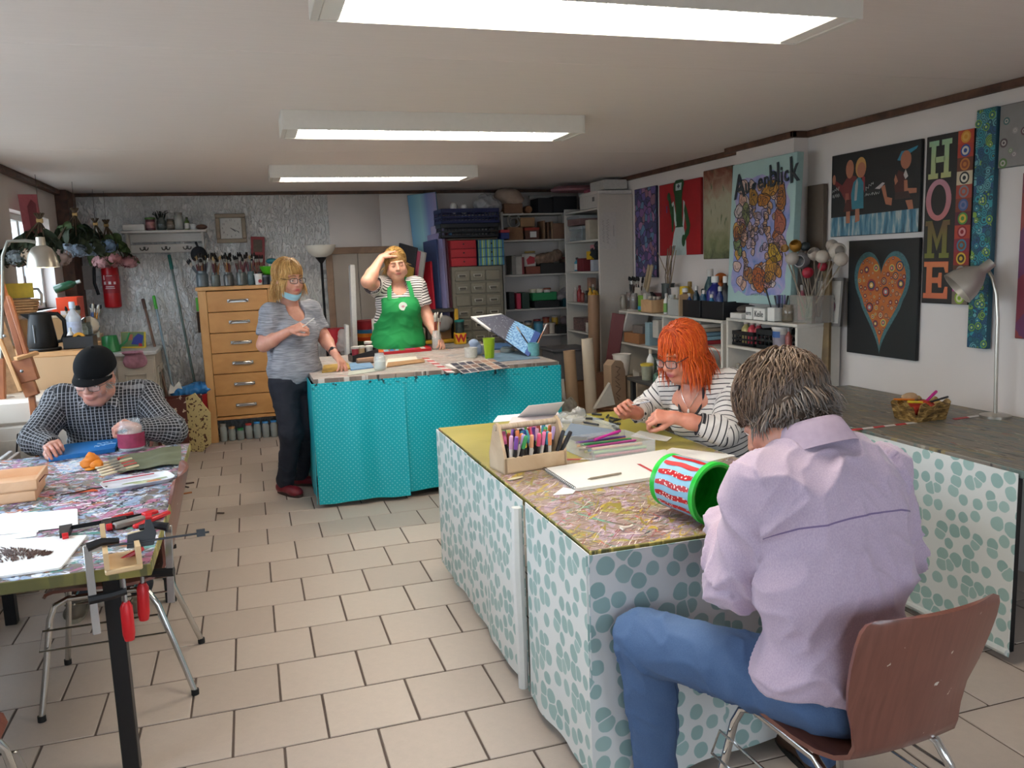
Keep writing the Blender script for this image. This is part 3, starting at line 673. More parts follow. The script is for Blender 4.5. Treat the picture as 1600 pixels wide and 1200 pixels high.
def garment(name,mat,parent,prims,cuts=(),h=.0075,bones=(),fold=.004,fs=(9,9,16),relaxn=2,seed=0,pad=.13,aim=None):
 pts=[]
 for p in prims:
  if p[0]=='cap':pts+=[vec(p[1]),vec(p[2])]
  else:pts.append(vec(p[1]))
 pts=np.array(pts);big=max([max(p[2])for p in prims if p[0]=='ell']+[.1]);s=SDF(pts.min(0)-max(pad,big*1.0),pts.max(0)+max(pad,big*1.0),h)
 for p in prims:
  if p[0]=='cap':s.cap(p[1],p[2],p[3],p[4],p[5]if len(p)>5 else .04)
  else:s.ell(p[1],p[2],p[4]if len(p)>4 else .05,p[3]if len(p)>3 else None)
 for c in cuts:
  if c[0]=='plane':s.plane(c[1],c[2])
  elif c[0]=='ell':s.ell(c[1],c[2],.004,c[3]if len(c)>3 else None,'cut')
  elif c[0]=='cap':s.cap(c[1],c[2],c[3],c[4],.004,'cut')
 P,Fq=s.mesh();P=relax(P,Fq,relaxn)
 best=np.full(len(P),9.);U=np.zeros((len(P),3))
 def around(q,d,ref):u=unit(vec(ref)-d*(vec(ref)@d));v=np.cross(d,u);return np.arctan2(q@v,q@u),q@u,q@v
 for k,(pl,r,ref)in enumerate(bones):
  pl=[vec(x)for x in pl];a,e=pl[0],pl[1];d=e-a;L=np.linalg.norm(d);d=d/L;t=(P-a)@d;q=P-a-np.clip(t,0,L)[:,None]*d
  dist=np.linalg.norm(q,axis=1)/r
  if len(pl)==2:
   an,fw,lat=around(P-a-t[:,None]*d,d,ref);top=np.clip((t-L*.62)/(L*.3),0,1)
   W_=np.stack([lat,t+.55*top*np.clip(r*.75-np.abs(fw),0,.2),0*t+k],1)
  else:
   w=pl[2];d2=w-e;L2=np.linalg.norm(d2);d2=d2/L2;t2=(P-e)@d2;q2=P-e-np.clip(t2,0,L2)[:,None]*d2;D2=np.linalg.norm(q2,axis=1)/r
   bi=unit(d+d2);two=D2<dist;out=(t>L)&(t2<0)
   A1=around(q,d,ref)[0];A2=around(q2,d2,ref)[0];qb=P-e;tb=qb@bi;A3=around(qb-tb[:,None]*bi,bi,ref)[0]
   an=np.where(out,A3,np.where(two,A2,A1));v=np.where(out,L+tb,np.where(two,L+t2,t));dist=np.minimum(dist,D2)
   W_=np.stack([an*r,v,0*t+k],1)
  m=dist<best;best[m]=dist[m];U[m]=W_[m]
 N=normals(P,Fq)
 if fold:
  A=U if len(bones)else P
  sg=np.sign(A[:,0]+1e-6);w=np.stack([A[:,0]*fs[0]+seed+A[:,2]*7.3,A[:,1]*fs[2]+A[:,0]*fs[0]*.7*sg,A[:,2]*5.1+seed*1.7+A[:,0]*.8],1)
  f=n3(w+.9*n3(P*7+seed)[:,None]);rid=1-np.abs(2*f-1);f1=n3(w*2.1+11+.8*n3(P*12)[:,None]);r1=1-np.abs(2*f1-1);f2=n3(P*9+seed*3)
  P=P+N*(fold*(rid**3-.2)+fold*.45*(r1**3-.2)+fold*.8*(f2-.5))[:,None]
 o=mesh_obj(name,[(P,Fq)],mat,parent,{'pat':('FLOAT_VECTOR',U)});return o
def hair_strands(name,mat,parent,R,c,sc,n,root,direc,length,grav=.5,rad=.0018,lift=.012,segs=8,seed=0,noise=.25,grey=None,clamp=None,skull=None,sides=3,stick=1.):
 r=np.random.RandomState(seed);out=[];er=skull or[((0,-.018,.038),(.079,.097,.089)),((0,.02,-.03),(.069,.07,.085)),((0,-.03,-.03),(.066,.06,.085))]
 p=root(r,n);N=len(p);d=direc(p,r);Ls=length(p,r);lf=lift*(.25+.75*r.rand(N))*np.clip((p[:,2]+.05)/.08,.22,1);gl=R.T@vec((0,0,-1))
 nn=(p-vec(er[0][0]))/vec(er[0][1])**2;nn/=np.linalg.norm(nn,axis=1,keepdims=True);d=d-nn*((d*nn).sum(1)-.12)[:,None];d/=np.linalg.norm(d,axis=1,keepdims=True)
 path=[p.copy()];ph=r.rand(N,3)*9
 for k in range(segs):
  d=d+gl*grav*(.25+.12*k)+noise*(np.stack([n3(p*28+ph[:,:1]),n3(p*28+5+ph[:,:1]),n3(p*28+9+ph[:,:1])],1)-.5);d/=np.linalg.norm(d,axis=1,keepdims=True)
  p=p+d*(Ls/segs)[:,None]
  for ec,ee in er:
   q=p-vec(ec);e2=vec(ee)[None,:]+lf[:,None];m=np.linalg.norm(q/e2,axis=1);inside=m<1
   p[inside]=(q/np.maximum(m,1e-6)[:,None])[inside]+vec(ec)
  q=p-vec(er[0][0]);e2=vec(er[0][1])[None,:]+lf[:,None];m=np.linalg.norm(q/e2,axis=1);far=(m>1.0)&(p[:,2]>-.01)&(k<segs*stick)
  p[far]=((q/m[:,None])*(1+(m[:,None]-1)*.25))[far]+vec(er[0][0])
  if clamp:p=clamp(p)
  d=p-path[-1];d/=np.linalg.norm(d,axis=1,keepdims=True)+1e-9;path.append(p.copy())
 PT_=np.stack(path,1);K=segs+1
 T_=np.gradient(PT_,axis=1);T_/=np.linalg.norm(T_,axis=2,keepdims=True)+1e-9
 cen=PT_-vec((0,-.01,.01));U_=np.cross(T_,cen);U_/=np.linalg.norm(U_,axis=2,keepdims=True)+1e-9;W_=np.cross(U_,T_)
 prof=np.array([.7]+[1.]*(K-3)+[.75,.15])[None,:,None]*rad*(.6+.8*r.rand(N))[:,None,None]
 ring=[PT_+prof*(cos(a)*U_*1.5+sin(a)*W_*.8)for a in np.arange(sides)*2*PI/sides]
 V=np.stack(ring,2).reshape(-1,3)
 base=(np.arange(N)*K*sides)[:,None,None,None];kk=np.arange(K-1)[None,:,None,None]*sides;jj=np.arange(sides)[None,None,:,None]
 j2=(jj+1)%sides;Fq=np.concatenate([base+kk+jj,base+kk+j2,base+kk+sides+j2,base+kk+sides+jj],3).reshape(-1,4)
 rnd=np.repeat(r.rand(N),K*sides);at={'rnd':('FLOAT',rnd)}
 if grey:at['grey']=('FLOAT',np.repeat(grey(PT_,r),sides,axis=1).ravel()if False else np.repeat(grey(PT_,r).ravel(),sides))
 Vw=vec(c)+(V*sc)@R.T;return mesh_obj(name,[(Vw,Fq)],mat,parent,at)
def scalp(R,c,sc,grow=.006,cut=None,h=.006,extra=()):
 s=SDF(vec(c)-.2*sc,vec(c)+.2*sc,h);q=lambda p:vec(c)+R@(vec(p)*sc)
 s.ell(q((0,-.018,.038)),(vec((.077,.094,.086))+grow)*sc,.01,R);s.ell(q((0,-.03,-.02)),(vec((.07,.06,.08))+grow)*sc,.03,R)
 for e in extra:s.ell(q(e[0]),vec(e[1])*sc,.03,R)
 for p in cut or():s.ell(q(p[0]),vec(p[1])*sc,.01,R,'cut')
 return s.mesh()
def person(label,parts,skin,loc,lip):
 o=mesh_obj('person',parts,skin,None,{'lip':('FLOAT',lip)});tag(o,label,'person');return o
def shoe(parent,heel,toe,mat,sole,hgt=.07,w=.044,ankle=None):
 heel,toe=vec(heel),vec(toe);R=basis(toe-heel);L=np.linalg.norm(toe-heel);c=(heel+toe)/2;up=R[:,2]
 s=SDF(c-.2,c+.2,.006);q=lambda x,y,z:heel+R@vec((x,y,z))
 s.cap(q(0,.03,.04),q(0,.06,.045),w*.82,w*.85,.03);s.cap(q(0,.06,.038),q(.004,L-.06,.03),w*.85,w*.9,.03);s.ell(q(0,L-.055,.03),(w,.058,.030),.03,R)
 s.cap(q(0,.04,.05),q(0,.05,hgt),.040,.040,.02);s.plane(q(0,0,.012),-up);s.plane(q(0,0,hgt),up)
 P,Fq=s.mesh();P=relax(P,Fq,1);o=mesh_obj('shoe',[(P,Fq)],mat,parent)
 mb=MB();k=24;out=[]
 for a in RING(k):y=L/2+sin(a)*(L/2+.004);ww=(w*1.0)*(abs(cos(a))**.6)*(1 if cos(a)>0 else -1)*(.86+.18*(y/L));out.append((ww,y))
 mb.prism(out,.0,.02,0,R,heel);mb.build('sole',sole,o);return o
def neck_ring(obj,c,r,R,w=.0055,front=True,n=30,lo=0.,hi=2*PI):
 co=np.zeros(len(obj.data.vertices)*3);obj.data.vertices.foreach_get('co',co);co=co.reshape(-1,3)
 L=(co-vec(c))@R/vec(r);k=np.linalg.norm(L,axis=1);ok=np.abs(k-1)<.10;co,L=co[ok],L[ok];an=np.arctan2(L[:,2],L[:,0])%(2*PI);pts=[]
 for a in LS(lo,hi,n):
  m=np.abs((an-a+PI)%(2*PI)-PI)<.14
  if m.sum()<3:continue
  f=L[m,1];top=f>=np.quantile(f,.85);pts.append(co[m][top].mean(0)+R[:,1]*.009)
 pts=np.array(pts)
 for _ in range(3):pts[1:-1]=(pts[:-2]+2*pts[1:-1]+pts[2:])/4
 mb=MB();mb.tube(list(pts),w,7);return mb
Z3=vec((0,0,1))
def rows(mb_mat,parent,items):pass
def man_lilac():
 sk=skin_mat('#c98f78',name='skin_ruddy');R=basis((-.40,.66,-.64),(0,.5,.86));hc=vec((1.29,1.805,1.195));sc=1.10
 neck=vec((1.30,1.695,1.105));h=head_sdf(R,hc,sc,1.,neck,.058)
 shL,elL,wrL=vec((1.15,1.68,1.03)),vec((1.105,1.735,.79)),vec((1.24,1.99,.85))
 shR,elR,wrR=vec((1.535,1.735,1.005)),vec((1.655,1.80,.765)),vec((1.50,2.05,.86))
 hL=hand_sdf(wrL,(.45,.85,.05),(-.3,.1,1),-1,(.6,.7,.75,.8),.5,1.08);hR=hand_sdf(wrR,(-.35,.85,.05),(.3,.1,1),1,(.6,.7,.75,.8),.5,1.08)
 aL=arm_sdf(shL,elL,wrL);aR=arm_sdf(shR,elR,wrR)
 parts=[h[:2],hL,hR,aL,aR];n=sum(len(p[0])for p in parts);lip=np.zeros(n);lip[:len(h[2])]=h[2]
 o=person('man seen from behind in a lilac shirt and blue jeans, seated',parts,sk,None,lip)
 eyes(o,R,hc,sc,'#5a4a3a',.4,'#5d4a3a')
 P0,P1,P2=vec((1.29,1.59,.62)),vec((1.30,1.60,.80)),vec((1.315,1.655,.985));Rt=basis((-.16,.97,.1));Rc=basis((-.16,.95,-.28))
 pr=[('ell',P0,(.215,.15,.14),Rt),('ell',P1,(.208,.142,.17),Rt),('ell',P2,(.21,.138,.17),Rc),('cap',shL,shR,.075,.075,.07),('cap',shL+vec((.08,.02,.02)),neck+vec((-.03,-.01,.0)),.06,.05,.06),('cap',shR+vec((-.08,0,.02)),neck+vec((.03,-.01,.0)),.06,.05,.06),('cap',shL,elL,.076,.068,.05),('cap',elL,wrL,.066,.05,.03),('cap',shR,elR,.076,.066,.05),('cap',elR,wrR,.066,.05,.03)]
 cuts=[('plane',P0+vec((0,0,-.085)),(.05,.1,-1)),('plane',wrL+unit(wrL-elL)*.0,wrL-elL),('plane',wrR,wrR-elR)]
 cuts=[('plane',vec((1.3,1.5,.582)),(.0,.05,-1)),('cap',wrL+unit(wrL-elL)*.06,wrL+unit(wrL-elL)*.2,.07,.07),('cap',wrR+unit(wrR-elR)*.06,wrR+unit(wrR-elR)*.2,.07,.07),('cap',neck+vec((0,.0,.035)),neck+vec((-.02,.10,.11)),.055,.07)]
 t=NT('lilac_woven_shirt');p=pat(t);tw=t.math('SINE',t.math('MULTIPLY',t.math('ADD',p[0],p[1]),1150));tw2=t.math('SINE',t.math('MULTIPLY',t.math('SUBTRACT',p[0],t.math('MULTIPLY',p[1],.9)),1150))
 k=t.noise(t.co('Object',(1,1,.6)),330,2).outputs[0];c=t.mix(t.step(k,.5,.6),'#ab97b0','#cdbac8');c=t.mix(t.math('MULTIPLY',t.noise(t.co('Object'),3,2).outputs[0],.5),c,'#b5a0b5')
 b0=t.math('LESS_THAN',p[2],.5)
 seam=t.math('MULTIPLY',b0,t.math('LESS_THAN',t.math('ABSOLUTE',t.math('SUBTRACT',t.math('MULTIPLY_ADD',t.math('SQRT',t.math('MULTIPLY_ADD',p[0],p[0],.004)),.12,p[1]),.455)),.0022))
 c=t.mix(seam,c,'#77648a');t.color(c);t.set(Roughness=.8,Sheen_Weight=.2);t.bump(k,.12,.0015);ms=t.m
 bones=[((vec((1.315,1.59,.53)),neck),.16,(0,-1,0)),((shL,elL,wrL),.07,(0,-1,0)),((shR,elR,wrR),.07,(0,-1,0))]
 garment('shirt',ms,o,pr,cuts,.0065,bones,.017,(8,8,9),2,4)
 mb=MB();U=LS(0,2*PI,40);V=LS(0,1,7);ax=unit((-.05,.42,.9));Rk=basis(unit(vec((-.18,.9,0))-ax*(vec((-.18,.9,0))@ax)),ax);cc=neck+vec((.0,.0,.042))
 P=np.zeros((40,7,3))
 for i,u in enumerate(U):
  for j,v in enumerate(V):
   r,zz=((.058,-.035),(.059,.0),(.061,.038),(.066,.047),(.073,.040),(.083,.012),(.095,-.022))[j]
   P[i,j]=cc+Rk@vec((r*cos(u)*1.0,r*sin(u)*1.06,zz-.012))
 mb.sheet(P,.002,0);col=mb.build('collar',M('#b8a4b6',.8,0,.05,60),o,60)
 hipL,knL,anL=vec((1.215,1.655,.535)),vec((1.0,2.03,.525)),vec((1.05,2.06,.10));hipR,knR,anR=vec((1.42,1.69,.535)),vec((1.55,2.04,.53)),vec((1.56,1.98,.10))
 t=NT('blue_denim');p=pat(t);nz=t.noise(t.co('Object'),5,3);c=t.mix(nz.outputs[0],'#2f4a72','#48658f');fine=t.noise(t.co('Object',(1,1,1)),300,2);c=t.mix(t.math('MULTIPLY',fine.outputs[0],.35),c,'#6f87a8')
 sm=t.math('LESS_THAN',t.math('ABSOLUTE',t.math('SUBTRACT',p[0],.075)),.0016);c=t.mix(sm,c,'#24395a');t.color(c);t.set(Roughness=.85);t.bump(fine.outputs[0],.2,.002)
 garment('jeans',t.m,o,[('ell',vec((1.315,1.62,.555)),(.185,.15,.098),Rt),('ell',vec((1.315,1.56,.56)),(.17,.11,.10),Rt),('cap',hipL,knL,.092,.082,.04),('cap',knL,anL,.080,.060,.02),('cap',hipR,knR,.092,.078,.04),('cap',knR,anR,.076,.060,.02)],[('plane',vec((0,0,.045)),(0,0,-1))],.0075,[((hipL,knL,anL),.085,(.6,0,1)),((hipR,knR,anR),.085,(-.6,0,1))],.011,(8,8,10),2,9)
 mb=MB()
 for a in((1.17,1.475,.60),):pass
 brown,sole=M('#4a3326',.5,0,.08),M('#1c1a19',.7,0,.05)
 shoe(o,anL+vec((.0,-.06,-.1)),anL+vec((-.05,.22,-.1)),brown,sole);shoe(o,anR+vec((0,-.06,-.1)),anR+vec((.02,.22,-.1)),brown,sole)
 hm=hair_mat('#57443a','#8a7058','#8f8a86','brown_greying_hair')
 P,Fq=scalp(R,hc,sc,.016,[((0,.12,-.06),(.09,.09,.105)),((0,-.03,-.16),(.1,.1,.062))]);cap_o=mesh_obj('hair',[(P,Fq)],M('#5a483a',.8,0,.2,200),o)
 def root(r,n):
  v=r.randn(n*3,3);v/=np.linalg.norm(v,axis=1,keepdims=True);v=v*vec((.08,.098,.09))+vec((0,-.018,.038));k=(v[:,2]>.0-1.0*(v[:,1]<-.02)*.06)&~((v[:,1]>.055)&(v[:,2]<.065));return v[k][:n]
 def direc(p,r):
  w=vec((.0,-.07,.12));d=p-w;d[:,1]+=.02;d=d/np.linalg.norm(d,axis=1,keepdims=True);return d+.25*r.randn(*d.shape)
 def ln(p,r):return np.where(p[:,2]>.06,.085,np.where(p[:,2]>.0,.065,.035))*(.7+.5*r.rand(len(p)))
 def gy(P,r):return np.clip((.02-P[:,:,2])/.05,0,.8)*(.1+.9*r.rand(len(P)))[:,None]
 hair_strands('hair_strands',hm,cap_o,R,hc,sc,7600,root,direc,ln,.20,.0015,.022,7,5,.4,gy)
 return o
def woman_orange():
 sk=skin_mat('#cf8d76','#a8505a','skin_warm');R=basis((-.93,-.30,-.34),(-.25,-.1,.95));hc=vec((1.875,3.385,1.165));sc=1.04
 neck=vec((1.97,3.42,1.02));h=head_sdf(R,hc,sc,1.08,neck,.056,female=True,chin=1)
 Rt=basis((-.80,-.60,-.12));shL,elL,wrL=vec((2.09,3.30,1.0)),vec((1.945,3.13,.835)),vec((1.745,3.21,.90));shR,elR,wrR=vec((1.92,3.56,.985)),vec((1.80,3.62,.87)),vec((1.695,3.50,.875))
 f1,f2=unit(wrL-elL),unit(wrR-elR)
 hL=hand_sdf(wrL,(-.9,.25,.12),(-.25,-.55,.8),-1,(.75,.9,1.,1.05),.85,1.0,.04,.0032,wrL-f1*.13,.036);hR=hand_sdf(wrR,(-.75,-.1,.55),(-.45,.45,.6),1,(.7,.95,1.05,1.1),.9,1.0,.04,.0032,wrR-f2*.06,.033)
 chest=SDF((1.7,3.1,.8),(2.2,3.75,1.15),.007);chest.cap(neck,(2.0,3.44,.93),.06,.11,.04);chest.ell((1.985,3.43,.93),(.13,.10,.09),.05,Rt)
 pc=chest.mesh();aL=arm_sdf(shL,elL,wrL-f1*.05,(.045,.043,.038,.034));aR=arm_sdf(shR,elR,wrR-f2*.04,(.045,.042,.036,.033))
 parts=[h[:2],hL,hR,pc,aL,aR];lip=np.zeros(sum(len(p[0])for p in parts));lip[:len(h[2])]=h[2]
 o=person('woman with bright orange hair and glasses in a black and white striped top',parts,sk,None,lip)
 eyes(o,R,hc,sc,'#5b5040',.75,'#a0552a');glasses(o,R,hc,sc,'#1e1a20',.027,.0175,'dark framed glasses')
 st=stripes_mat('#cfcac6','#26242c',.027,.2,'black_and_white_stripes')
 P0,P1,P2=vec((2.10,3.46,.62)),vec((2.075,3.45,.77)),vec((2.035,3.44,.91))
 bust=Rt@vec((.07,.095,0));bust2=Rt@vec((-.07,.095,0))
 pr=[('ell',P0,(.19,.155,.14),Rt),('ell',P1,(.185,.155,.15),Rt),('ell',P2,(.185,.125,.15),Rt),('ell',P2+bust+vec((0,0,-.06)),(.075,.07,.075),Rt),('ell',P2+bust2+vec((0,0,-.06)),(.075,.07,.075),Rt),('cap',shL,shR,.066,.066,.06),('cap',neck+vec((.04,.03,-.035)),shL+vec((-.02,.02,.02)),.05,.05,.05),('cap',neck+vec((.03,.04,-.035)),shR+vec((.02,-.02,.02)),.05,.05,.05),('cap',shL,elL,.068,.060,.05),('cap',elL,wrL-f1*.12,.062,.052,.03),('cap',shR,elR,.066,.058,.05),('cap',elR,wrR-f2*.03,.056,.046,.03)]
 cl,cr=wrL-f1*.115,wrR-f2*.035
 ncut=Rt@vec((0,.115,0));cuts=[('cap',cl+f1*.08,cl+f1*.24,.08,.08),('cap',cr+f2*.065,cr+f2*.2,.065,.065),('ell',neck+ncut*.62+vec((0,0,-.035)),(.062,.13,.115),Rt),('ell',neck+vec((0,0,.03)),(.074,.07,.07),Rt)]
 bones=[((P0-Z3*.1,neck),.17,(-.8,-.6,0)),((shL,elL,wrL),.062,(0,0,1)),((shR,elR,wrR),.062,(0,0,1))]
 garment('striped_top',st,o,pr,cuts,.006,bones,.007,(8,8,10),2,2)
 dk=M('#1d1b22',.7,0,.05)
 for nm,p,d,r in(('cuff',cl,f1,.054),('cuff',cr,f2,.048)):
  mb=MB();mb.tube([p-d*.008,p+d*.006],[r,r*.97],20,0,False);u=mb.build(nm,dk,o)
 cN=neck+ncut*.62+vec((0,0,-.035));F2=Rt[:,1];gar=[k for k in bpy.data.objects if k.parent==o and k.name.startswith('striped_top')][0]
 neck_ring(gar,cN,(.062,.13,.115),Rt,.006,True,34,.93*PI,2.07*PI).build('neckline_trim',dk,o)
 mb=MB();pts=[]
 skn=pc[0]
 for a in LS(-1,1,17):
  q=neck+Rt@vec((.048*a,.04,-.02-.085*(1-abs(a)**1.3)));rel=skn-q;lat=rel-(rel@F2)[:,None]*F2;near=np.linalg.norm(lat,axis=1)<.014
  pts.append(q+F2*((rel@F2)[near].max()+.002)if near.any()else q)
 mb.tube(pts,.0013,5);nk=mb.build('necklace',M('#d9d4cc',.25,.8,0),o);mb=MB();mb.sph(vec(pts[8])+F2*.004-Z3*.014,(.006,.006,.012),10,7);mb.build('pendant',M('#e6ddd6',.2,.1,0),nk)
 hL_,kL,aL_=vec((2.05,3.33,.53)),vec((1.98,2.98,.52)),vec((1.99,2.98,.10));hR_,kR,aR_=vec((2.06,3.55,.53)),vec((1.98,3.86,.52)),vec((2.0,3.86,.1))
 garment('trousers',M('#1d1d22',.85,0,.08,60),o,[('ell',P0+vec((0,0,-.06)),(.185,.15,.10),Rt),('cap',hL_,kL,.09,.07),('cap',kL,aL_,.068,.055),('cap',hR_,kR,.09,.07),('cap',kR,aR_,.068,.055)],[('plane',(0,0,.045),(0,0,-1))],.009,[((hL_,kL,aL_),.08,(0,0,1)),((hR_,kR,aR_),.08,(0,0,1))],.006)
 for a in(aL_,aR_):shoe(o,a+vec((.06,0,-.1)),a+vec((-.19,-.03,-.1)),M('#2b2830',.5,0,.05),M('#1c1a19',.7,0,.05),.07,.042)
 hm=hair_mat('#c4420c','#e0681f',None,'orange_hair');P,Fq=scalp(R,hc,sc,.012,[((0,.13,-.07),(.085,.09,.10))],.006,[((0,-.06,-.05),(.08,.05,.09))]);cp=mesh_obj('hair',[(P,Fq)],M('#b8420f',.7,0,.25,150),o)
 def root(r,n):
  v=r.randn(n*3,3);v/=np.linalg.norm(v,axis=1,keepdims=True);v=v*vec((.08,.098,.09))+vec((0,-.018,.038));k=(v[:,2]>.01-.05*(v[:,1]<.0))&~((v[:,1]>.06)&(v[:,2]<.085));return v[k][:n]
 def direc(p,r):
  d=p-vec((0,.01,.085));d/=np.linalg.norm(d,axis=1,keepdims=True);return d+.12*r.randn(*d.shape)
 def ln(p,r):return np.where((p[:,1]>.045),.07,.17)*(.72+.4*r.rand(len(p)))
 hair_strands('hair_strands',hm,cp,R,hc,sc,3600,root,direc,ln,.5,.0017,.018,10,2,.35,stick=.6)
 return o
def man_cap():
 sk=skin_mat('#c58f7c','#a8605a','skin_pale');R=basis((-.24,-.90,-.30),(0,-.4,.9));hc=vec((-.77,4.62,1.105));sc=1.06
 neck=vec((-.77,4.70,.99));h=head_sdf(R,hc,sc,1.06,neck,.062,chin=1)
 shR,elR,wrR=vec((-.965,4.76,.965)),vec((-1.06,4.55,.815)),vec((-.965,4.435,.80));shL,elL,wrL=vec((-.565,4.76,.955)),vec((-.43,4.54,.81)),vec((-.565,4.43,.845))
 f1,f2=unit(wrR-elR),unit(wrL-elL)
 hR=hand_sdf(wrR,(.25,-.9,.25),(-.35,.1,.9),1,(.55,.75,.9,.95),.8,1.02);hL=hand_sdf(wrL,(-.75,-.35,.45),(.1,-.35,.9),-1,(.9,1.,1.05,1.1),.9,1.02)
 aR,aL=arm_sdf(shR,elR,wrR),arm_sdf(shL,elL,wrL);s=SDF((-.95,4.55,.75),(-.6,4.9,1.02),.008);s.ell((-.77,4.755,.90),(.12,.10,.10),.04);s.cap(neck,(-.77,4.74,.92),.062,.085,.03);pc=s.mesh()
 parts=[h[:2],hR,hL,aR,aL,pc];lip=np.zeros(sum(len(p[0])for p in parts));lip[:len(h[2])]=h[2]*.5
 o=person('man in a black cap and checked shirt bent over the left work table',parts,sk,None,lip)
 eyes(o,R,hc,sc,'#6a6257',.85,'#8a8078');glasses(o,R,hc,sc,'#3a3634',.025,.016,'thin rimmed spectacles',.12,.0014)
 t=NT('black_and_white_check');p=pat(t);per=.019
 def line(x,f):return t.math('LESS_THAN',t.math('FRACT',t.math('DIVIDE',t.math('ADD',x,10.),per)),f)
 a,b=line(p[0],.24),line(p[1],.24);c=t.mix(a,'#15161b','#8a8a8e');c=t.mix(t.math('MULTIPLY',b,.5),c,'#9a9a9e');t.color(c);t.set(Roughness=.85);weave(t)
 Rt=basis((0,-.97,-.2));P0,P1,P2=vec((-.77,4.82,.60)),vec((-.77,4.80,.74)),vec((-.77,4.76,.87))
 pr=[('ell',P0,(.20,.15,.13),Rt),('ell',P1,(.20,.155,.14),Rt),('ell',P2,(.205,.13,.14),Rt),('cap',shR,shL,.075,.075,.07),('cap',neck+vec((-.03,.02,-.03)),shR+vec((.04,0,.02)),.055,.055,.06),('cap',neck+vec((.03,.02,-.03)),shL+vec((-.04,0,.02)),.055,.055,.06),('cap',shR,elR,.076,.068,.05),('cap',elR,wrR,.064,.048,.03),('cap',shL,elL,.076,.068,.05),('cap',elL,wrL,.064,.048,.03)]
 cuts=[('cap',wrR+f1*.07,wrR+f1*.2,.07,.07),('cap',wrL+f2*.07,wrL+f2*.2,.07,.07),('ell',neck+vec((0,-.10,-.02)),(.03,.06,.055)),('ell',neck+vec((0,0,.04)),(.07,.07,.065))]
 bones=[((P0-Z3*.1,neck),.17,(0,-1,0)),((shR,elR,wrR),.07,(0,1,0)),((shL,elL,wrL),.07,(0,1,0))]
 garment('checked_shirt',t.m,o,pr,cuts,.0065,bones,.009,(8,8,12),2,7)
 u=NT('checked_collar');cq=u.n('SeparateXYZ');u.L.new(u.co('Object'),cq.inputs[0]);c=u.mix(u.math('LESS_THAN',u.math('FRACT',u.math('MULTIPLY',cq.outputs[0],45)),.24),'#16171c','#8e8e92');c=u.mix(u.math('MULTIPLY',u.math('LESS_THAN',u.math('FRACT',u.math('MULTIPLY',cq.outputs[1],45)),.24),.7),c,'#a9a9ad');u.color(c);u.set(Roughness=.85);mcol=u.m
 for s_ in(-1,1):
  a=neck+vec((s_*.070,.0,.03));b=neck+vec((s_*.022,-.085,-.025));c_=neck+vec((s_*.085,-.10,-.045));d=neck+vec((s_*.10,-.01,.0));e=neck+vec((s_*.06,.06,.045));f=neck+vec((s_*.09,.06,.015))
  mb=MB();mb.sheet(np.array([[e,f],[a,d],[b,c_]]),.004,0);mb.build('collar',mcol,o)
 mb=MB()
 for k in range(4):mb.sph((-.77,4.615+.005*k,.90-.05*k),(.005,.004,.005),8,5)
 mb.sph((-.77,4.70,.95),(.01,.01,.01),6,4);
 s=SDF((-.95,4.5,.75),(-.6,4.9,1.05),.007);s.ell((-.77,4.755,.90),(.127,.107,.107),.02);s.plane((-.77,4.7,.935),(0,.2,1));P,Fq=s.mesh();mesh_obj('undershirt',[(P,Fq)],M('#9a958f',.8,0,.03),o)
 hl,kl,al=vec((-.87,4.80,.52)),vec((-.90,4.36,.52)),vec((-.90,4.34,.1));hr,kr,ar=vec((-.67,4.80,.52)),vec((-.64,4.36,.52)),vec((-.62,4.30,.1))
 garment('trousers',M('#33363f',.85,0,.08,60),o,[('ell',P0+vec((0,0,-.06)),(.195,.15,.10),Rt),('cap',hl,kl,.09,.075),('cap',kl,al,.07,.06),('cap',hr,kr,.09,.075),('cap',kr,ar,.07,.06)],[('plane',(0,0,.045),(0,0,-1))],.009,[((hl,kl,al),.08,(0,0,1)),((hr,kr,ar),.08,(0,0,1))],.006)
 for a in(al,ar):shoe(o,a+vec((0,.07,-.1)),a+vec((0,-.19,-.1)),M('#5d5346',.6,0,.08),M('#8d8778',.7,0,.05))
 q=lambda x,y,z:hc+R@(vec((x,y,z))*sc);mk=M('#0c0d10',.9,0,.06,120,0,0,.2);s=SDF(hc-.22,hc+.22,.0055);s.ell(q(0,-.012,.052),vec((.090,.118,.092))*sc,.02,R);s.ell(q(0,-.05,.015),vec((.084,.062,.06))*sc,.02,R);n_=R@unit((0,-.12,-1));s.plane(q(0,0,.032),n_);P,Fq=s.mesh();P=relax(P,Fq,1);ck=mesh_obj('cap',[(P,Fq)],mk,o)
 mb=MB();nu,nv=19,7;G=np.zeros((nu,nv,3))
 for i,u in enumerate(LS(-1,1,nu)):
  for j,v in enumerate(LS(0,1,nv)):
   x=u*.088*(1-.02*v);y0=.088*sqrt(max(0,1-(u*.98)**2))*1.0;y=y0+.003+v*(.072*(1-u**2)**.6+.004);z=.037-.014*u*u-.014*v;G[i,j]=q(x,y-.005,z)
 mb.sheet(G,.004,0);mb.build('brim',mk,ck,50);mb=MB();mb.sph(q(0,-.012,.146),.008*sc,10,6);mb.build('button',mk,ck)
 mb=MB();e=lambda x,z:q(x,.092-.35*(abs(x)**2)*10-(z-.06)*.28,z)
 for a,b in(((-.014,.055),(-.014,.095)),((-.014,.095),(.014,.055)),((.014,.055),(.014,.095))):mb.tube([e(*a),e(*b)],.0035,5)
 mb.build('embroidery',M('#2a2c33',.5,0,.05),ck)
 gm=hair_mat('#8f8a84','#b9b4ad',None,'grey_hair')
 def root(r,n):
  v=r.randn(n*8,3);v/=np.linalg.norm(v,axis=1,keepdims=True);v=v*vec((.079,.09,.085))+vec((0,-.018,.03));k=(v[:,2]<.035)&(v[:,2]>-.03)&(v[:,1]<.045);return v[k][:n]
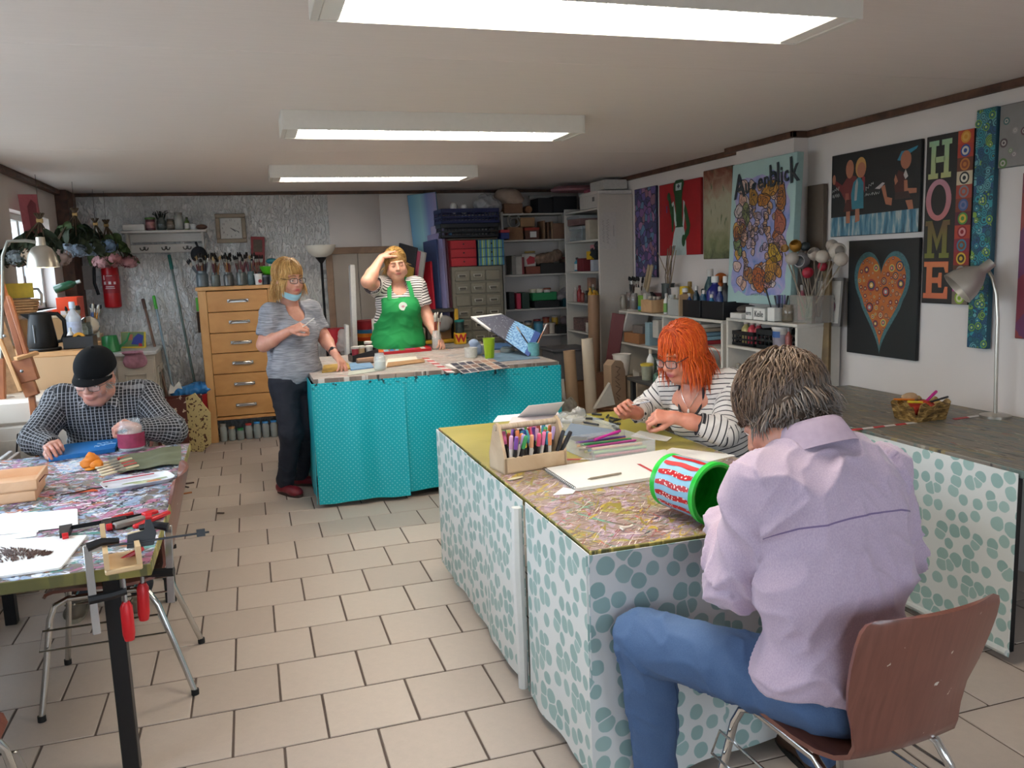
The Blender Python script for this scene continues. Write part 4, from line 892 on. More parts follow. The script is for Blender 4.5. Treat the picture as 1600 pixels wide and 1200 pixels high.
 hair_strands('hair',gm,o,R,hc,sc,700,root,lambda p,r:np.stack([p[:,0]*2,-.5+0*p[:,0],-1+0*p[:,0]],1),lambda p,r:.03*(.6+.6*r.rand(len(p))),.3,.0016,.006,5,3,.3)
 return o
def woman_grey():
 sk=skin_mat('#d39a84','#b25a58','skin_light');R=basis((.52,-.84,-.10),(0,0,1));hc=vec((.275,6.04,1.545));sc=1.06
 neck=vec((.275,6.10,1.36));h=head_sdf(R,hc,sc,1.05,neck,.054)
 Rt=basis((.50,-.86,0));shR,elR,wrR=vec((.135,6.02,1.30)),vec((.075,6.0,1.095)),vec((.255,5.86,1.195));shL,elL,wrL=vec((.425,6.19,1.30)),vec((.50,6.16,1.11)),vec((.555,5.98,1.0))
 f1,f2=unit(wrR-elR),unit(wrL-elL)
 hR=hand_sdf(wrR,(.75,-.3,.25),(.1,-.7,.7),1,(.75,.95,1.05,1.1),.85,.98);hL=hand_sdf(wrL,(.42,-.55,-.7),(.45,-.35,.7),-1,(.3,.35,.45,.5),.35,1.0)
 aR=arm_sdf(shR,elR,wrR,(.052,.045,.040,.028));aL=arm_sdf(shL,elL,wrL,(.052,.045,.040,.028));s=SDF((0,5.8,1.1),(.6,6.4,1.42),.007);s.cap(neck,(.28,6.11,1.25),.056,.10,.04);s.ell((.28,6.105,1.24),(.13,.095,.09),.04,Rt);pc=s.mesh()
 parts=[h[:2],hR,hL,aR,aL,pc];lip=np.zeros(sum(len(p[0])for p in parts));lip[:len(h[2])]=h[2]
 o=person('blond woman in a grey T-shirt and dark trousers standing by the teal table',parts,sk,None,lip)
 eyes(o,R,hc,sc,'#2b3438',.75,'#8a6840');glasses(o,R,hc,sc,'#191518',.026,.0165,'dark framed glasses')
 q=lambda x,y,z:hc+R@(vec((x,y,z))*sc);G=np.zeros((15,7,3))
 for i,u in enumerate(LS(-1,1,15)):
  for j,v in enumerate(LS(0,1,7)):
   a=u*1.25;G[i,j]=q(.082*sin(a),-.005+.098*cos(a)-.02*v*v,-.100+.030*abs(u)**1.5*1.0-.040*v*(1-.35*u*u)+.003*sin(v*12))
 mb=MB();mb.sheet(G,.003,0);mk=mb.build('face_mask',M('#9fd0e2',.8,0,.05),o,60);mk['label']='pale blue face mask pulled under the chin'
 for k in(-1,1):mb=MB();mb.tube([q(k*.078,.03,-.075),q(k*.083,.0,-.03),q(k*.085,-.015,.015)],.0016,5);mb.build('ear_loop',M('#e6eef0',.8,0,0),mk)
 t=NT('grey_melange_jersey');p=pat(t);nz=t.noise(t.co('Object',(14,14,260)),1.,3,.2);c=t.mix(t.step(nz.outputs[0],.5,.25),'#72747c','#a3a5ae');t.color(c);t.set(Roughness=.85);weave(t)
 P0,P1,P2=vec((.275,6.11,.90)),vec((.275,6.10,1.05)),vec((.28,6.10,1.19));b1,b2=P2+Rt@vec((.07,.09,-.03)),P2+Rt@vec((-.07,.09,-.03))
 pr=[('ell',P0,(.205,.165,.16),Rt),('ell',P1,(.19,.15,.15),Rt),('ell',P2,(.18,.125,.14),Rt),('ell',b1,(.078,.075,.08),Rt),('ell',b2,(.078,.075,.08),Rt),('cap',shR,shL,.066,.066,.06),('cap',neck+vec((-.02,.02,-.04)),shR+vec((.02,.02,.025)),.045,.05,.05),('cap',neck+vec((.02,.02,-.04)),shL+vec((-.02,0,.025)),.045,.05,.05),('cap',shR,shR+(elR-shR)*.62,.070,.069,.04),('cap',shL,shL+(elL-shL)*.62,.070,.069,.04)]
 cR,cL=shR+(elR-shR)*.6,shL+(elL-shL)*.6;dR,dL=unit(elR-shR),unit(elL-shL)
 cuts=[('plane',vec((0,0,.80)),(0,0,-1)),('cap',cR+dR*.07,cR+dR*.2,.075,.08),('cap',cL+dL*.07,cL+dL*.2,.075,.08),('ell',neck+Rt@vec((0,.065,-.04)),(.068,.10,.085),Rt),('ell',neck+vec((0,0,.03)),(.075,.07,.07))]
 garment('grey_shirt',t.m,o,pr,cuts,.0065,[((P0-Z3*.12,neck),.17,(.5,-.86,0)),((shR,elR,wrR),.06,(0,0,1)),((shL,elL,wrL),.06,(0,0,1))],.0055,(7,8,8),2,5)
 hr,kr,ar=vec((.185,6.06,.80)),vec((.215,5.99,.46)),vec((.155,6.10,.09));hl,kl,al=vec((.365,6.16,.80)),vec((.33,6.08,.46)),vec((.265,6.28,.09))
 garment('trousers',M('#20222e',.85,0,.08,60),o,[('ell',P0+vec((0,0,-.06)),(.185,.145,.13),Rt),('cap',hr,kr,.098,.074),('cap',kr,ar,.072,.060),('cap',hl,kl,.098,.074),('cap',kl,al,.072,.060)],[('plane',(0,0,.05),(0,0,-1))],.008,[((hr,kr,ar),.08,(0,-1,0)),((hl,kl,al),.08,(0,-1,0))],.008,(7,8,12),2,3)
 red,so=M('#7c1f2c',.4,0,.08),M('#3a2a24',.7,0,.05)
 shoe(o,ar+vec((-.05,.06,-.09)),ar+vec((.09,-.17,-.09)),red,so);shoe(o,al+vec((-.05,.04,-.09)),al+vec((.19,-.09,-.09)),red,so)
 mb=MB();w=wrL-f2*.035;mb.tube([w-f2*.008,w+f2*.008],[.033,.032],18,0,False);wt=mb.build('wristwatch',M('#1b1b1e',.4,0,.02),o);mb=MB();n_=unit(vec((-.2,-.8,.5))-f2*(vec((-.2,-.8,.5))@f2));mb.cyl(w+n_*.031,w+n_*.037,.014,.013,14);mb.build('watch_face',M('#2b2b30',.2,.3,0),wt)
 hm=hair_mat('#a9783a','#d9b070',None,'blond_hair');P,Fq=scalp(R,hc,sc,.010,[((0,.125,-.06),(.085,.09,.098))]);cp=mesh_obj('hair',[(P,Fq)],M('#b08448',.7,0,.25,150),o)
 def root(r,n):
  v=r.randn(n*3,3);v/=np.linalg.norm(v,axis=1,keepdims=True);v=v*vec((.08,.098,.09))+vec((0,-.018,.038));k=(v[:,2]>.0-.03*(v[:,1]<0))&~((v[:,1]>.055)&(v[:,2]<.08));return v[k][:n]
 def direc(p,r):d=p-vec((0,.0,.10));d/=np.linalg.norm(d,axis=1,keepdims=True);return d+.1*r.randn(*d.shape)
 def ln(p,r):return np.where((p[:,1]>.05)&(abs(p[:,0])<.05),.062,.135)*(.75+.4*r.rand(len(p)))
 hair_strands('hair_strands',hm,cp,R,hc,sc,2200,root,direc,ln,.4,.0019,.016,9,8,.3,stick=.7)
 return o
def woman_apron():
 sk=skin_mat('#d6a088','#a85a55','skin_peach');R=basis((-.04,-.98,-.16),(-.1,0,1));hc=vec((1.225,7.15,1.625));sc=1.04  # fair peach skin, the figure's own base tone
 neck=vec((1.24,7.21,1.46));h=head_sdf(R,hc,sc,1.08,neck,.058,chin=1);Rt=basis((0,-1,0))
 shR,elR,wrR=vec((1.075,7.20,1.43)),vec((.955,7.0,1.485)),vec((1.095,7.09,1.68));shL,elL,wrL=vec((1.41,7.21,1.42)),vec((1.475,7.20,1.17)),vec((1.515,7.03,1.0))
 f1,f2=unit(wrR-elR),unit(wrL-elL)
 hR=hand_sdf(wrR,(.75,.15,.45),(-.45,-.2,.85),1,(.35,.4,.45,.5),.4,.98);hL=hand_sdf(wrL,(.35,-.65,-.62),(.5,-.3,.65),-1,(.4,.45,.5,.55),.4,1.0)
 aR=arm_sdf(shR,elR,wrR,(.062,.052,.046,.03));aL=arm_sdf(shL,elL,wrL,(.062,.052,.044,.03));s=SDF((.95,6.95,1.2),(1.55,7.45,1.5),.008);s.cap(neck,(1.24,7.22,1.35),.06,.10,.04);s.ell((1.24,7.215,1.33),(.14,.10,.10),.04);pc=s.mesh()
 parts=[h[:2],hR,hL,aR,aL,pc];lip=np.zeros(sum(len(p[0])for p in parts));lip[:len(h[2])]=h[2]
 o=person('woman in a green apron behind the teal table, one hand on her head',parts,sk,None,lip)
 q=lambda x,y,z:hc+R@(vec((x,y,z))*sc)
 for k in(-1,1):
  mb=MB();mb.tube([q(k*.018,.0905,-.006),q(k*.031,.0935,-.009),q(k*.045,.0855,-.005)],[.0012,.0019,.0012],5);mb.build('eyelashes',M('#5a3a2c',.7,0,0),o)
  mb=MB();mb.tube([q(k*.013,.1005,.024),q(k*.03,.097,.029),q(k*.049,.084,.024)],[.003,.0034,.0014],6);mb.build('eyebrow',M('#9a7a50',.7,0,.1,300),o)
 st=stripes_mat('#e2ddd8','#3a3336',.024,.38,'white_and_dark_stripes');P0,P1,P2=vec((1.225,7.24,.98)),vec((1.23,7.23,1.13)),vec((1.24,7.22,1.29));b1,b2=P2+vec((-.08,-.10,-.05)),P2+vec((.08,-.10,-.05))
 pr=[('ell',P0,(.215,.18,.17),Rt),('ell',P1,(.205,.165,.15),Rt),('ell',P2,(.195,.13,.15),Rt),('ell',b1,(.088,.08,.085),Rt),('ell',b2,(.088,.08,.085),Rt),('cap',shR,shL,.072,.072,.06),('cap',neck+vec((-.02,.02,-.03)),shR+vec((.03,.01,.025)),.045,.055,.05),('cap',neck+vec((.02,.02,-.03)),shL+vec((-.03,.01,.025)),.045,.055,.05),('cap',shR,shR+(elR-shR)*.45,.082,.084,.04),('cap',shL,shL+(elL-shL)*.55,.080,.080,.04)]
 dR,dL=unit(elR-shR),unit(elL-shL);cR,cL=shR+(elR-shR)*.42,shL+(elL-shL)*.52
 cuts=[('cap',cR+dR*.09,cR+dR*.22,.09,.10),('cap',cL+dL*.085,cL+dL*.2,.085,.09),('ell',neck+vec((0,-.06,-.03)),(.07,.10,.08)),('ell',neck+vec((0,0,.03)),(.075,.075,.065)),('plane',vec((0,0,.86)),(0,0,-1))]
 bb=[((P0-Z3*.12,neck),.18,(0,-1,0)),((shR,elR,wrR),.07,(0,0,1)),((shL,elL,wrL),.07,(0,1,0))]
 garment('striped_top',st,o,pr,cuts,.007,bb,.007,(7,8,9),2,6)
 ap=[('ell',P0+vec((0,-.012,-.03)),(.235,.19,.20),Rt),('ell',P1+vec((0,-.012,0)),(.215,.172,.15),Rt),('ell',P2+vec((0,-.012,-.02)),(.19,.135,.14),Rt),('ell',b1+vec((.01,-.012,0)),(.090,.083,.088),Rt),('ell',b2+vec((-.01,-.012,0)),(.090,.083,.088),Rt),('cap',vec((1.225,7.24,.85)),vec((1.225,7.24,.55)),.20,.20,.06)]
 cuts=[('plane',vec((0,7.27,0)),(0,1,.0)),('plane',vec((0,0,1.335)),(0,0,1)),('plane',vec((0,0,.52)),(0,0,-1)),('ell',vec((.93,7.22,1.31)),(.16,.4,.24)),('ell',vec((1.545,7.22,1.31)),(.16,.4,.24))]
 t=NT('green_cotton');c=t.mix(t.noise(t.co('Object'),5,3).outputs[0],'#0b7a3c','#12914a');t.color(c);t.set(Roughness=.8);weave(t)
 garment('apron',t.m,o,ap,cuts,.0075,bb[:1],.010,(7,8,9),2,3)
 for s_ in(-1,1):
  mb=MB();pts=[vec((1.24+s_*.10,7.075,1.325)),vec((1.24+s_*.092,7.10,1.40)),vec((1.24+s_*.082,7.145,1.465)),vec((1.24+s_*.065,7.21,1.505))]
  G=np.array([[p+vec((-.018,0,0)),p+vec((.018,.0,0))]for p in pts]);mb.sheet(G,.003*1,0);mb.build('apron_strap',t.m,o)
 mb=MB();mb.cyl((1.245,7.025,1.265),(1.245,7.035,1.265),.036,.036,20);bd=mb.build('badge',M('#dfe6dc',.4,0,.02),o);bd['label']='round white badge on the bib'
 mb=MB();mb.flat([(.014*cos(a),.010*sin(a)-.004)for a in RING(12)],0,0,np.array([[1,0,0],[0,0,-1],[0,1,0]]),(1.245,7.0235,1.267));mb.build('emblem',M('#c98a96',.5,0,0),bd)
 hl,al=vec((1.13,7.24,.85)),vec((1.12,7.22,.1));hr,ar=vec((1.33,7.24,.85)),vec((1.34,7.22,.1))
 garment('trousers',M('#2b2d38',.85,0,.08,60),o,[('ell',P0+vec((0,0,-.1)),(.19,.16,.13),Rt),('cap',hl,al,.095,.06),('cap',hr,ar,.095,.06)],[('plane',(0,0,.05),(0,0,-1))],.01,[((hl,al),.08,(0,-1,0)),((hr,ar),.08,(0,-1,0))],.006)
 for a in(al,ar):shoe(o,a+vec((0,.07,-.1)),a+vec((0,-.18,-.1)),M('#33302e',.6,0,.08),M('#1c1a19',.7,0,.05))
 hm=hair_mat('#9c7338','#c9a262',None,'dark_blond_hair');P,Fq=scalp(R,hc,sc,.009,[((0,.125,-.055),(.082,.09,.095)),((0,-.03,-.17),(.1,.1,.07))]);cp=mesh_obj('hair',[(P,Fq)],M('#9a7440',.7,0,.25,150),o)
 def root(r,n):
  v=r.randn(n*3,3);v/=np.linalg.norm(v,axis=1,keepdims=True);v=v*vec((.08,.098,.09))+vec((0,-.018,.038));k=(v[:,2]>.0-.03*(v[:,1]<0))&~((v[:,1]>.05)&(v[:,2]<.085));return v[k][:n]
 def direc(p,r):d=np.stack([p[:,0]*5-.12-.1*(p[:,0]<.02),-.35-.2*(p[:,1]<.03)+0*p[:,0],.05-1.2*np.abs(p[:,0])*5],1);return d+.12*r.randn(*d.shape)
 hair_strands('hair_strands',hm,cp,R,hc,sc,2000,root,direc,lambda p,r:np.where(p[:,1]>.04,.09,.11)*(.7+.4*r.rand(len(p))),.3,.0021,.014,8,8,.3)
 return o
import time as _t
for fn in(man_lilac,woman_orange,man_cap,woman_grey,woman_apron):
 _a=_t.time();fn();print(fn.__name__,round(_t.time()-_a,2))
def one(mb,name,mats,label,cat,loc=(0,0,0),rz=0,group=None,ang=38):
 o=mb.build(name,mats,None,ang);tag(o,label,cat,group);return put(o,loc,rz)
def box_thing(name,label,cat,loc,size,mat,rz=0,group=None,b=.004,lid=None):
 mb=MB();x,y,z=size;mb.box((0,0,z/2),size,0,None,b)
 if lid is None:return one(mb,name,mat,label,cat,loc,rz,group)
 t=T(name,label,cat,loc,rz,group);mb.build('body',mat,t);l=MB();l.box((0,0,z-.012),(x+.008,y+.008,.03),0,None,.003);l.build('lid',lid,t);return t
def open_box(name,label,cat,loc,size,mat,rz=0,group=None,th=.006,slots=0,slotmat=None):
 x,y,z=size;t=T(name,label,cat,loc,rz,group)
 mb=MB();mb.box((0,0,th/2),(x,y,th));mb.build('bottom',mat,t)
 for s in(-1,1):
  mb=MB();mb.box((0,s*(y/2-th/2),z/2),(x,th,z),0,None,.002);mb.build('side_panel',mat,t)
  mb=MB();mb.box((s*(x/2-th/2),0,z/2),(th,y-2*th,z),0,None,.002);mb.build('side_panel',mat,t)
 return t
def jar_mesh(h=.11,r=.038,lidh=.014):
 g=MB();g.lathe([(r*.85,.0),(r,.008),(r,h*.72),(r*.93,h*.8),(r*.78,h*.86),(r*.78,h),(r*.72,h),(r*.72,h*.87),(r*.92,h*.7),(r*.93,.012),(.0001,.010)],(0,0,0),18,0,None,False)
 l=MB();l.lathe([(r*.84,h-lidh),(r*.84,h+.002),(r*.8,h+.004),(.0001,h+.004)],(0,0,0),18);return g,l
def jar(name,label,loc,h=.11,r=.038,gm=None,lid=None,content=None,group=None,fill=.5,cat='jar',band=None):
 t=T(name,label,cat,loc,0,group);g,l=jar_mesh(h,r);g.build('glass_body',gm or glass('#e6efec',.05,.3),t)
 if lid:l.build('lid',lid,t)
 if content:c=MB();c.lathe([(r*.8,.011),(r*.9,.016),(r*.9,h*fill),(.0001,h*fill)],(0,0,0),14);c.build('content',content,t)
 if band:c=MB();c.lathe([(r+.0008,h*.15),(r+.0008,h*.6)],(0,0,0),18,0,None,False);c.build('paper_label',band,t)
 return t
def tub(name,label,loc,h,r,mat,lid=None,group=None,cat='tub',taper=.88,band=None):
 t=T(name,label,cat,loc,0,group);mb=MB();mb.lathe([(r*taper,0),(r*taper+.002,.002),(r,h),(r+.004,h),(r+.004,h-.008),(r-.002,h-.008)]if lid is None else[(r*taper,0),(r,h)],(0,0,0),18,0,None,True);mb.build('body',mat,t)
 if lid:l=MB();l.lathe([(r+.004,h-.012),(r+.005,h+.004),(r*.9,h+.007),(.0001,h+.007)],(0,0,0),18);l.build('lid',lid,t)
 if band:c=MB();c.lathe([(r*(taper+(1-taper)*.2)+.001,h*.2),(r*(taper+(1-taper)*.7)+.001,h*.7)],(0,0,0),18,0,None,False);c.build('paper_label',band,t)
 return t
def bottle(name,label,loc,h,r,mat,cap,group=None,cat='bottle',neck=.35,band=None,spout=False,rz=0):
 t=T(name,label,cat,loc,rz,group);mb=MB();hb=h*.62;mb.lathe([(r*.9,0),(r,.006),(r,hb),(r*.85,hb+h*.06),(r*neck,h*.8),(r*neck,h*.86)],(0,0,0),16);mb.build('body',mat,t)
 c=MB();c.lathe([(r*neck*1.25,h*.84),(r*neck*1.25,h*.97),(r*neck*(.5 if spout else 1.1),h),(.0001,h)],(0,0,0),12);c.build('cap',cap,t)
 if band:b=MB();b.lathe([(r+.0008,hb*.15),(r+.0008,hb*.85)],(0,0,0),16,0,None,False);b.build('paper_label',band,t)
 return t
BR={}
def brush(label,loc,d,L=.24,hm='#7c3b2a',bm='#2a211c',r=.0042,group=None,big=1.,name='paintbrush',flat=False):
 key=(L,hm,bm,r,big,flat)
 h,f,b=M(hm,.35,0,.05),M('#b9b6ae',.3,.8,0),M(bm,.85,0,.1,200)
 if key not in BR:
  mb=MB();mb.tube([(0,0,0),(0,0,L*.3),(0,0,L*.62),(0,0,L*.74)],[r*.5,r*.9,r*1.25,r*.9],6,0)
  mb.lathe([(r*1.0,L*.74),(r*1.25*big,L*.86)],(0,0,0),8,1,None,True,1,.5 if flat else 1)
  mb.lathe([(r*1.25*big,L*.86),(r*1.5*big,L*.92),(r*.5*big,L),(.0001,L)],(0,0,0),8,2,None,False,1.3 if flat else 1,.5 if flat else 1);BR[key]=mb.build(name,[h,f,b]);o=BR[key]
 else:o=BR[key].copy();C.objects.link(o)
 tag(o,label,'paintbrush',group);u,w,dd=frame(d);return put(o,loc,None,np.stack([u,w,dd],1))
def marker(label,loc,d,cap='#d06',body='#1d1d20',L=.14,r=.0065,group=None,name='marker_pen',capfrac=.36):
 t=T(name,label,'pen',(0,0,0),0,group);mb=MB();mb.tube([(0,0,0),(0,0,L*(1-capfrac))],r,8);mb.build('barrel',M(body,.4,0,.03),t)
 c=MB();c.tube([(0,0,L*(1-capfrac)-.002),(0,0,L*.97),(0,0,L)],[r*1.12,r*1.08,r*.8],8);c.build('cap',M(cap,.4,0,.03),t)
 u,w,dd=frame(d);return put(t,loc,None,np.stack([u,w,dd],1))
def sheet_thing(name,label,loc,w,d,mat,rz=0,cat='paper',th=.0015,group=None,curl=0.,tilt=None):
 mb=MB();n=8;X,Y=np.meshgrid(LS(-w/2,w/2,n),LS(-d/2,d/2,n),indexing='ij');Zs=th+curl*((X/w*2)**2*.5+(Y/d*2)**2*.5*.6)
 mb.sheet(np.stack([X,Y,Zs],2),th,0,np.stack([X/w+.5,Y/d+.5],2));return one(mb,name,mat,label,cat,loc,rz,group,60)
def canvas_thing(name,label,c,w,h,nrm,face,edge=None,th=.02,roll=0.,cat='painting',up=(0,0,1)):
 z=unit(nrm);x=unit(np.cross(up,z));y=np.cross(z,x);cr,sr=cos(roll),sin(roll);R=np.stack([x*cr+y*sr,y*cr-x*sr,z],1)
 t=tag(bpy.data.objects.new(name,None),label,cat);C.objects.link(t);put(t,c,None,R)
 mb=MB();mb.box((0,0,-th/2),(w,h,th),1,None,.003)
 for i,f in enumerate(mb.f):
  if np.mean([np.concatenate(mb.v)[k][2]for k in f])>-.0005:mb.m[i]=0
 mb.build('canvas',[face,edge or face],t);return t
def blob_mesh(pts,h=.008,k=.03,relaxn=2,noise=0.,ns=20,seed=0):
 a=np.array([p[0]for p in pts]);r=max([max(p[1])if hasattr(p[1],'__len__')else p[1]for p in pts]);s=SDF(a.min(0)-r-.03,a.max(0)+r+.03,h)
 for c,rr in pts:s.ell(c,rr if hasattr(rr,'__len__')else(rr,rr,rr),k)
 P,Fq=s.mesh();P=relax(P,Fq,relaxn)
 if noise:P=P+normals(P,Fq)*(noise*((1-np.abs(2*n3(P*ns+seed)-1))-.5))[:,None]
 return P,Fq
def blob_thing(name,label,cat,pts,mat,h=.008,k=.03,noise=.0,ns=20,seed=0,flat=None,group=None):
 P,Fq=blob_mesh(pts,h,k,2,noise,ns,seed)
 if flat is not None:P[:,2]=np.maximum(P[:,2],flat)
 o=mesh_obj(name,[(P,Fq)],mat,None);return tag(o,label,cat,group)
def text_mb(s,size,depth=.0006,align='CENTER',font_scale=(1,1),bold=0.):
 cu=bpy.data.curves.new('writing','FONT');cu.body=s;cu.size=size;cu.extrude=depth;cu.align_x=align;cu.align_y='CENTER';cu.offset=bold;cu.resolution_u=3
 o=bpy.data.objects.new('writing',cu);C.objects.link(o);dg=bpy.context.evaluated_depsgraph_get();me=bpy.data.meshes.new_from_object(o.evaluated_get(dg));bpy.data.objects.remove(o);bpy.data.curves.remove(cu)
 mb=MB();V=np.array([v.co[:]for v in me.vertices]).reshape(-1,3)*vec((font_scale[0],font_scale[1],1))
 if len(V):mb.add(V,[tuple(p.vertices)for p in me.polygons])
 bpy.data.meshes.remove(me);return mb
def letters(s,size,mat,parent,loc=(0,0,.001),rz=0,name='lettering',fs=(1,1),align='CENTER',R=None,depth=.0006,bold=0.):
 o=text_mb(s,size,depth,align,fs,bold).build(name,mat,parent);return put(o,loc,rz)if R is None else put_local(o,loc,R)
def put_local(o,loc,R):m=Matrix(np.asarray(R).tolist()).to_4x4();m.translation=loc;o.matrix_basis=m;return o
FRONT=np.array([[1,0,0],[0,0,-1],[0,1,0.]])
KRAFT,WHITE,NAVY=M('#9a7550',.8,0,.08,20),M('#dcd9d3',.5,0,.03),M('#1a2348',.45,0,.05)
PAPERW=M('#eeece8',.7,0,.01)
def basket(name,label,loc,rx,ry,h,hexc,rz=0,strands=7,flare=1.2,cat='basket'):
 t=T(name,label,cat,loc,rz);m=M(hexc,.7,0,.12,30);n=22
 b=MB();b.lathe([(.0001,.004),(1,.004)],(0,0,0),n,0,None,False,rx,ry);b.build('bottom',m,t)
 for k in range(strands):
  f=k/(strands-1);s=1+(flare-1)*f;mb=MB();mb.tube([(rx*s*cos(a)*(1+.03*(-1)**(i+k)),ry*s*sin(a)*(1+.03*(-1)**(i+k)),.006+f*(h-.01))for i,a in enumerate(RING(n))],h/strands*.55,5,0,False,True);mb.build('rim' if k==strands-1 else 'weaver',m,t)
 for i,a in enumerate(RING(n//2)):mb=MB();mb.tube([(rx*cos(a),ry*sin(a),0),(rx*flare*cos(a),ry*flare*sin(a),h)],.004,4);mb.build('stake',m,t)
 return t
def crate(name,label,loc,size,mat,rz=0,rows=2,n=9,cat='crate'):
 x,y,z=size;t=T(name,label,cat,loc,rz);mb=MB();mb.box((0,0,.004),(x,y,.008));mb.build('bottom',mat,t)
 for ax,L,W in((0,x,y),(1,y,x)):
  for s in(-1,1):
   mb=MB();Rr=None if ax==0 else rotz(PI/2);o=(0,s*(W/2-.004),0)if ax==0 else(s*(W/2-.004),0,0)
   hs=[(0,.2),(.38,.5),(.72,1.0)]if rows==2 else[(0,.25),(.75,1)]
   for a,b in hs:mb.box(vec(o)+vec((0,0,(a+b)/2*z)),(L,.008,(b-a)*z)if ax==0 else(.008,L,(b-a)*z),0,None,.002)
   k=n if ax==0 else max(4,int(n*y/x))
   for i in range(k+1):
    p=-L/2+.01+(L-.02)*i/k;mb.box(vec(o)+(vec((p,0,z/2))if ax==0 else vec((0,p,z/2))),(.007,.006,z*.98)if ax==0 else(.006,.007,z*.98),0,None,.001)
   mb.build('slotted_side',mat,t)
 return t
def scrib(parent,mat,lines,w=.003,seed=0,R=None,off=.0015,name='handwriting'):
 r=np.random.RandomState(seed)
 for x0,y0,x1,y1,a in lines:
  L=math.hypot(x1-x0,y1-y0);n=max(6,int(L/(a*.42)));ux,uy=(x1-x0)/L,(y1-y0)/L;pts=[]
  for i in range(n+1):
   f=i/n*L+a*.12*r.randn();h=a*(.5 if i%2 else -.5)*(.45+.75*r.rand());q=(x0+ux*f-uy*h,y0+uy*f+ux*h);pts.append((q[0],q[1],off)if R is None else(q[0],off,q[1]))
  mb=MB();mb.tube(pts,w*.5,4);mb.build(name,mat,parent)
m_beech=wood('#c08a4e','#d2a064',(3,3,1.2),.4,'beech_wood');m_beech2=wood('#b98246','#cc9658',(1.5,3,3),.4,'beech_front')
ch=T('chest_of_drawers','tall beech chest of drawers with metal handles against the stucco wall','chest of drawers',(-.098,8.45,0))
mb=MB();mb.box2((-.365,-.215,1.44),(.365,.215,1.475),0,.004);mb.build('top',m_beech,ch)
for s in(-1,1):
 mb=MB();mb.box2((s*.335-.015,-.19,.0),(s*.335+.015,.2,1.44),0,.002);mb.build('side_panel',m_beech,ch)
 mb=MB();mb.box2((s*.31-.035,-.2,0),(s*.31+.035,-.165,1.44),0,.004);mb.build('post',m_beech,ch)
mb=MB();mb.box2((-.275,-.198,.21),(.275,.19,.24));mb.build('bottom_rail',m_beech2,ch)
mb=MB();mb.box2((-.33,.185,.2),(.33,.2,1.44));mb.build('back_panel',M('#5a4028',.7),ch)
zs=[1.434,1.237,1.04,.849,.651,.447,.245];m_hand=M('#a7a39d',.25,.9,.05)
for a,b in zip(zs[1:],zs[:-1]):
 d=MB();d.box2((-.272,-.199,a+.003),(.272,.15,b-.003),0,.003);dr=d.build('drawer',m_beech2,ch)
 h=MB();z=(a+b)/2+.005
 h.tube([(-.085,-.196,z-.012),(-.082,-.222,z-.008),(-.06,-.228,z+.004),(.06,-.228,z+.004),(.082,-.222,z-.008),(.085,-.196,z-.012)],.0075,7);h.box((0,-.201,z-.004),(.19,.006,.03));h.build('handle',m_hand,dr)
JL=[('#5f6a66','#8d8f8a'),('#c9c4b4','#c79a6e'),('#3f5a4a','#2f8a4f'),('#86625c','#b23a34'),('#4c4c50','#2f86c9'),('#6a5a58','#3d8fd0'),('#4a4a4c','#2f86c9')]
JT=['empty glass jar under the chest of drawers, nearest its left leg','glass jar with a copper coloured lid under the chest of drawers','glass jar with a green lid under the chest of drawers','glass jar with a red lid under the chest of drawers','glass jar with a blue lid beside the red lidded one under the chest','middle one of the three blue lidded jars under the chest','rightmost blue lidded jar under the chest, by its right leg']
for k,(cc,lc)in enumerate(JL):
 x=-.33+.078*k+(0 if k<3 else .0);jar('jar',JT[k],(x,8.30+.01*(k%2),0),(.17,.13,.11,.15,.16,.155,.16)[k],.035,glass('#cfd8d4',.06,.4),M(lc,.4,.2 if k<2 else 0,.03),M(cc,.6,0,.1),'jars under the chest of drawers',.45)
PT=[(-.40,'#59656b',.15,.055),(-.283,'#6c736f',.13,.042),(-.165,'#5d5e5c',.13,.046),(-.05,'#5f6664',.15,.046),(.04,'#5a6e70',.13,.038)]
PL=['jar with many brushes at the left end of the chest of drawers','jar of brushes second from the left end of the chest of drawers','jar of brushes in the middle of the row on the chest of drawers','tall jar of black tipped brushes, fourth along the chest of drawers','blue grey jar of brushes beside the white paper cup on the chest']
for(x,c,h,r),lb in zip(PT,PL):jar('jar',lb,(x,8.38,1.475),h,r,M(c,.3,0,.12,60),None,None,'brush jars on the chest of drawers')
rr=np.random.RandomState(5);HM=['#6b2733','#7a4a2c','#4b1f2f','#8a6a48','#2b2b33','#a8743c'];BM=['#1d1a19','#15151a','#3a2a20','#c7a877','#241a18']
for(x,c,h,r),n in zip(PT,(24,20,18,13,10)):
 for i in range(n):
  hm_c=HM[rr.randint(6)]if i%3 else '#6b2733';a=rr.rand()*2*PI;q=r*.6*sqrt(rr.rand());d=(.22*cos(a)*q/r+rr.randn()*.07,.2*sin(a)*q/r+rr.randn()*.06,1)
  brush('%s handled paintbrush in the %s jar of the row on the chest of drawers'%(({'#6b2733':'wine red','#7a4a2c':'brown','#4b1f2f':'dark plum','#8a6a48':'tan','#2b2b33':'black','#a8743c':'ochre'})[hm_c],{-.40:'first',-.283:'second',-.165:'third',-.05:'fourth',.04:'fifth'}[x]),(x+q*.5*cos(a),8.38+q*.5*sin(a),1.49),d,(.25,.28,.30,.27)[i%4],hm_c,BM[rr.randint(5)]if i%2 else '#1d1a19',.0048,'brushes in the jars on the chest of drawers',1.5)
for i in range(3):brush('long paintbrush leaning far to the left over the edge of the chest',(-.385+.01*i,8.37,1.49),(-.42-.1*i,-.05,.9),.28,'#3a3f48','#1b1b1f',.005,'brushes leaning left on the chest of drawers',1.2)
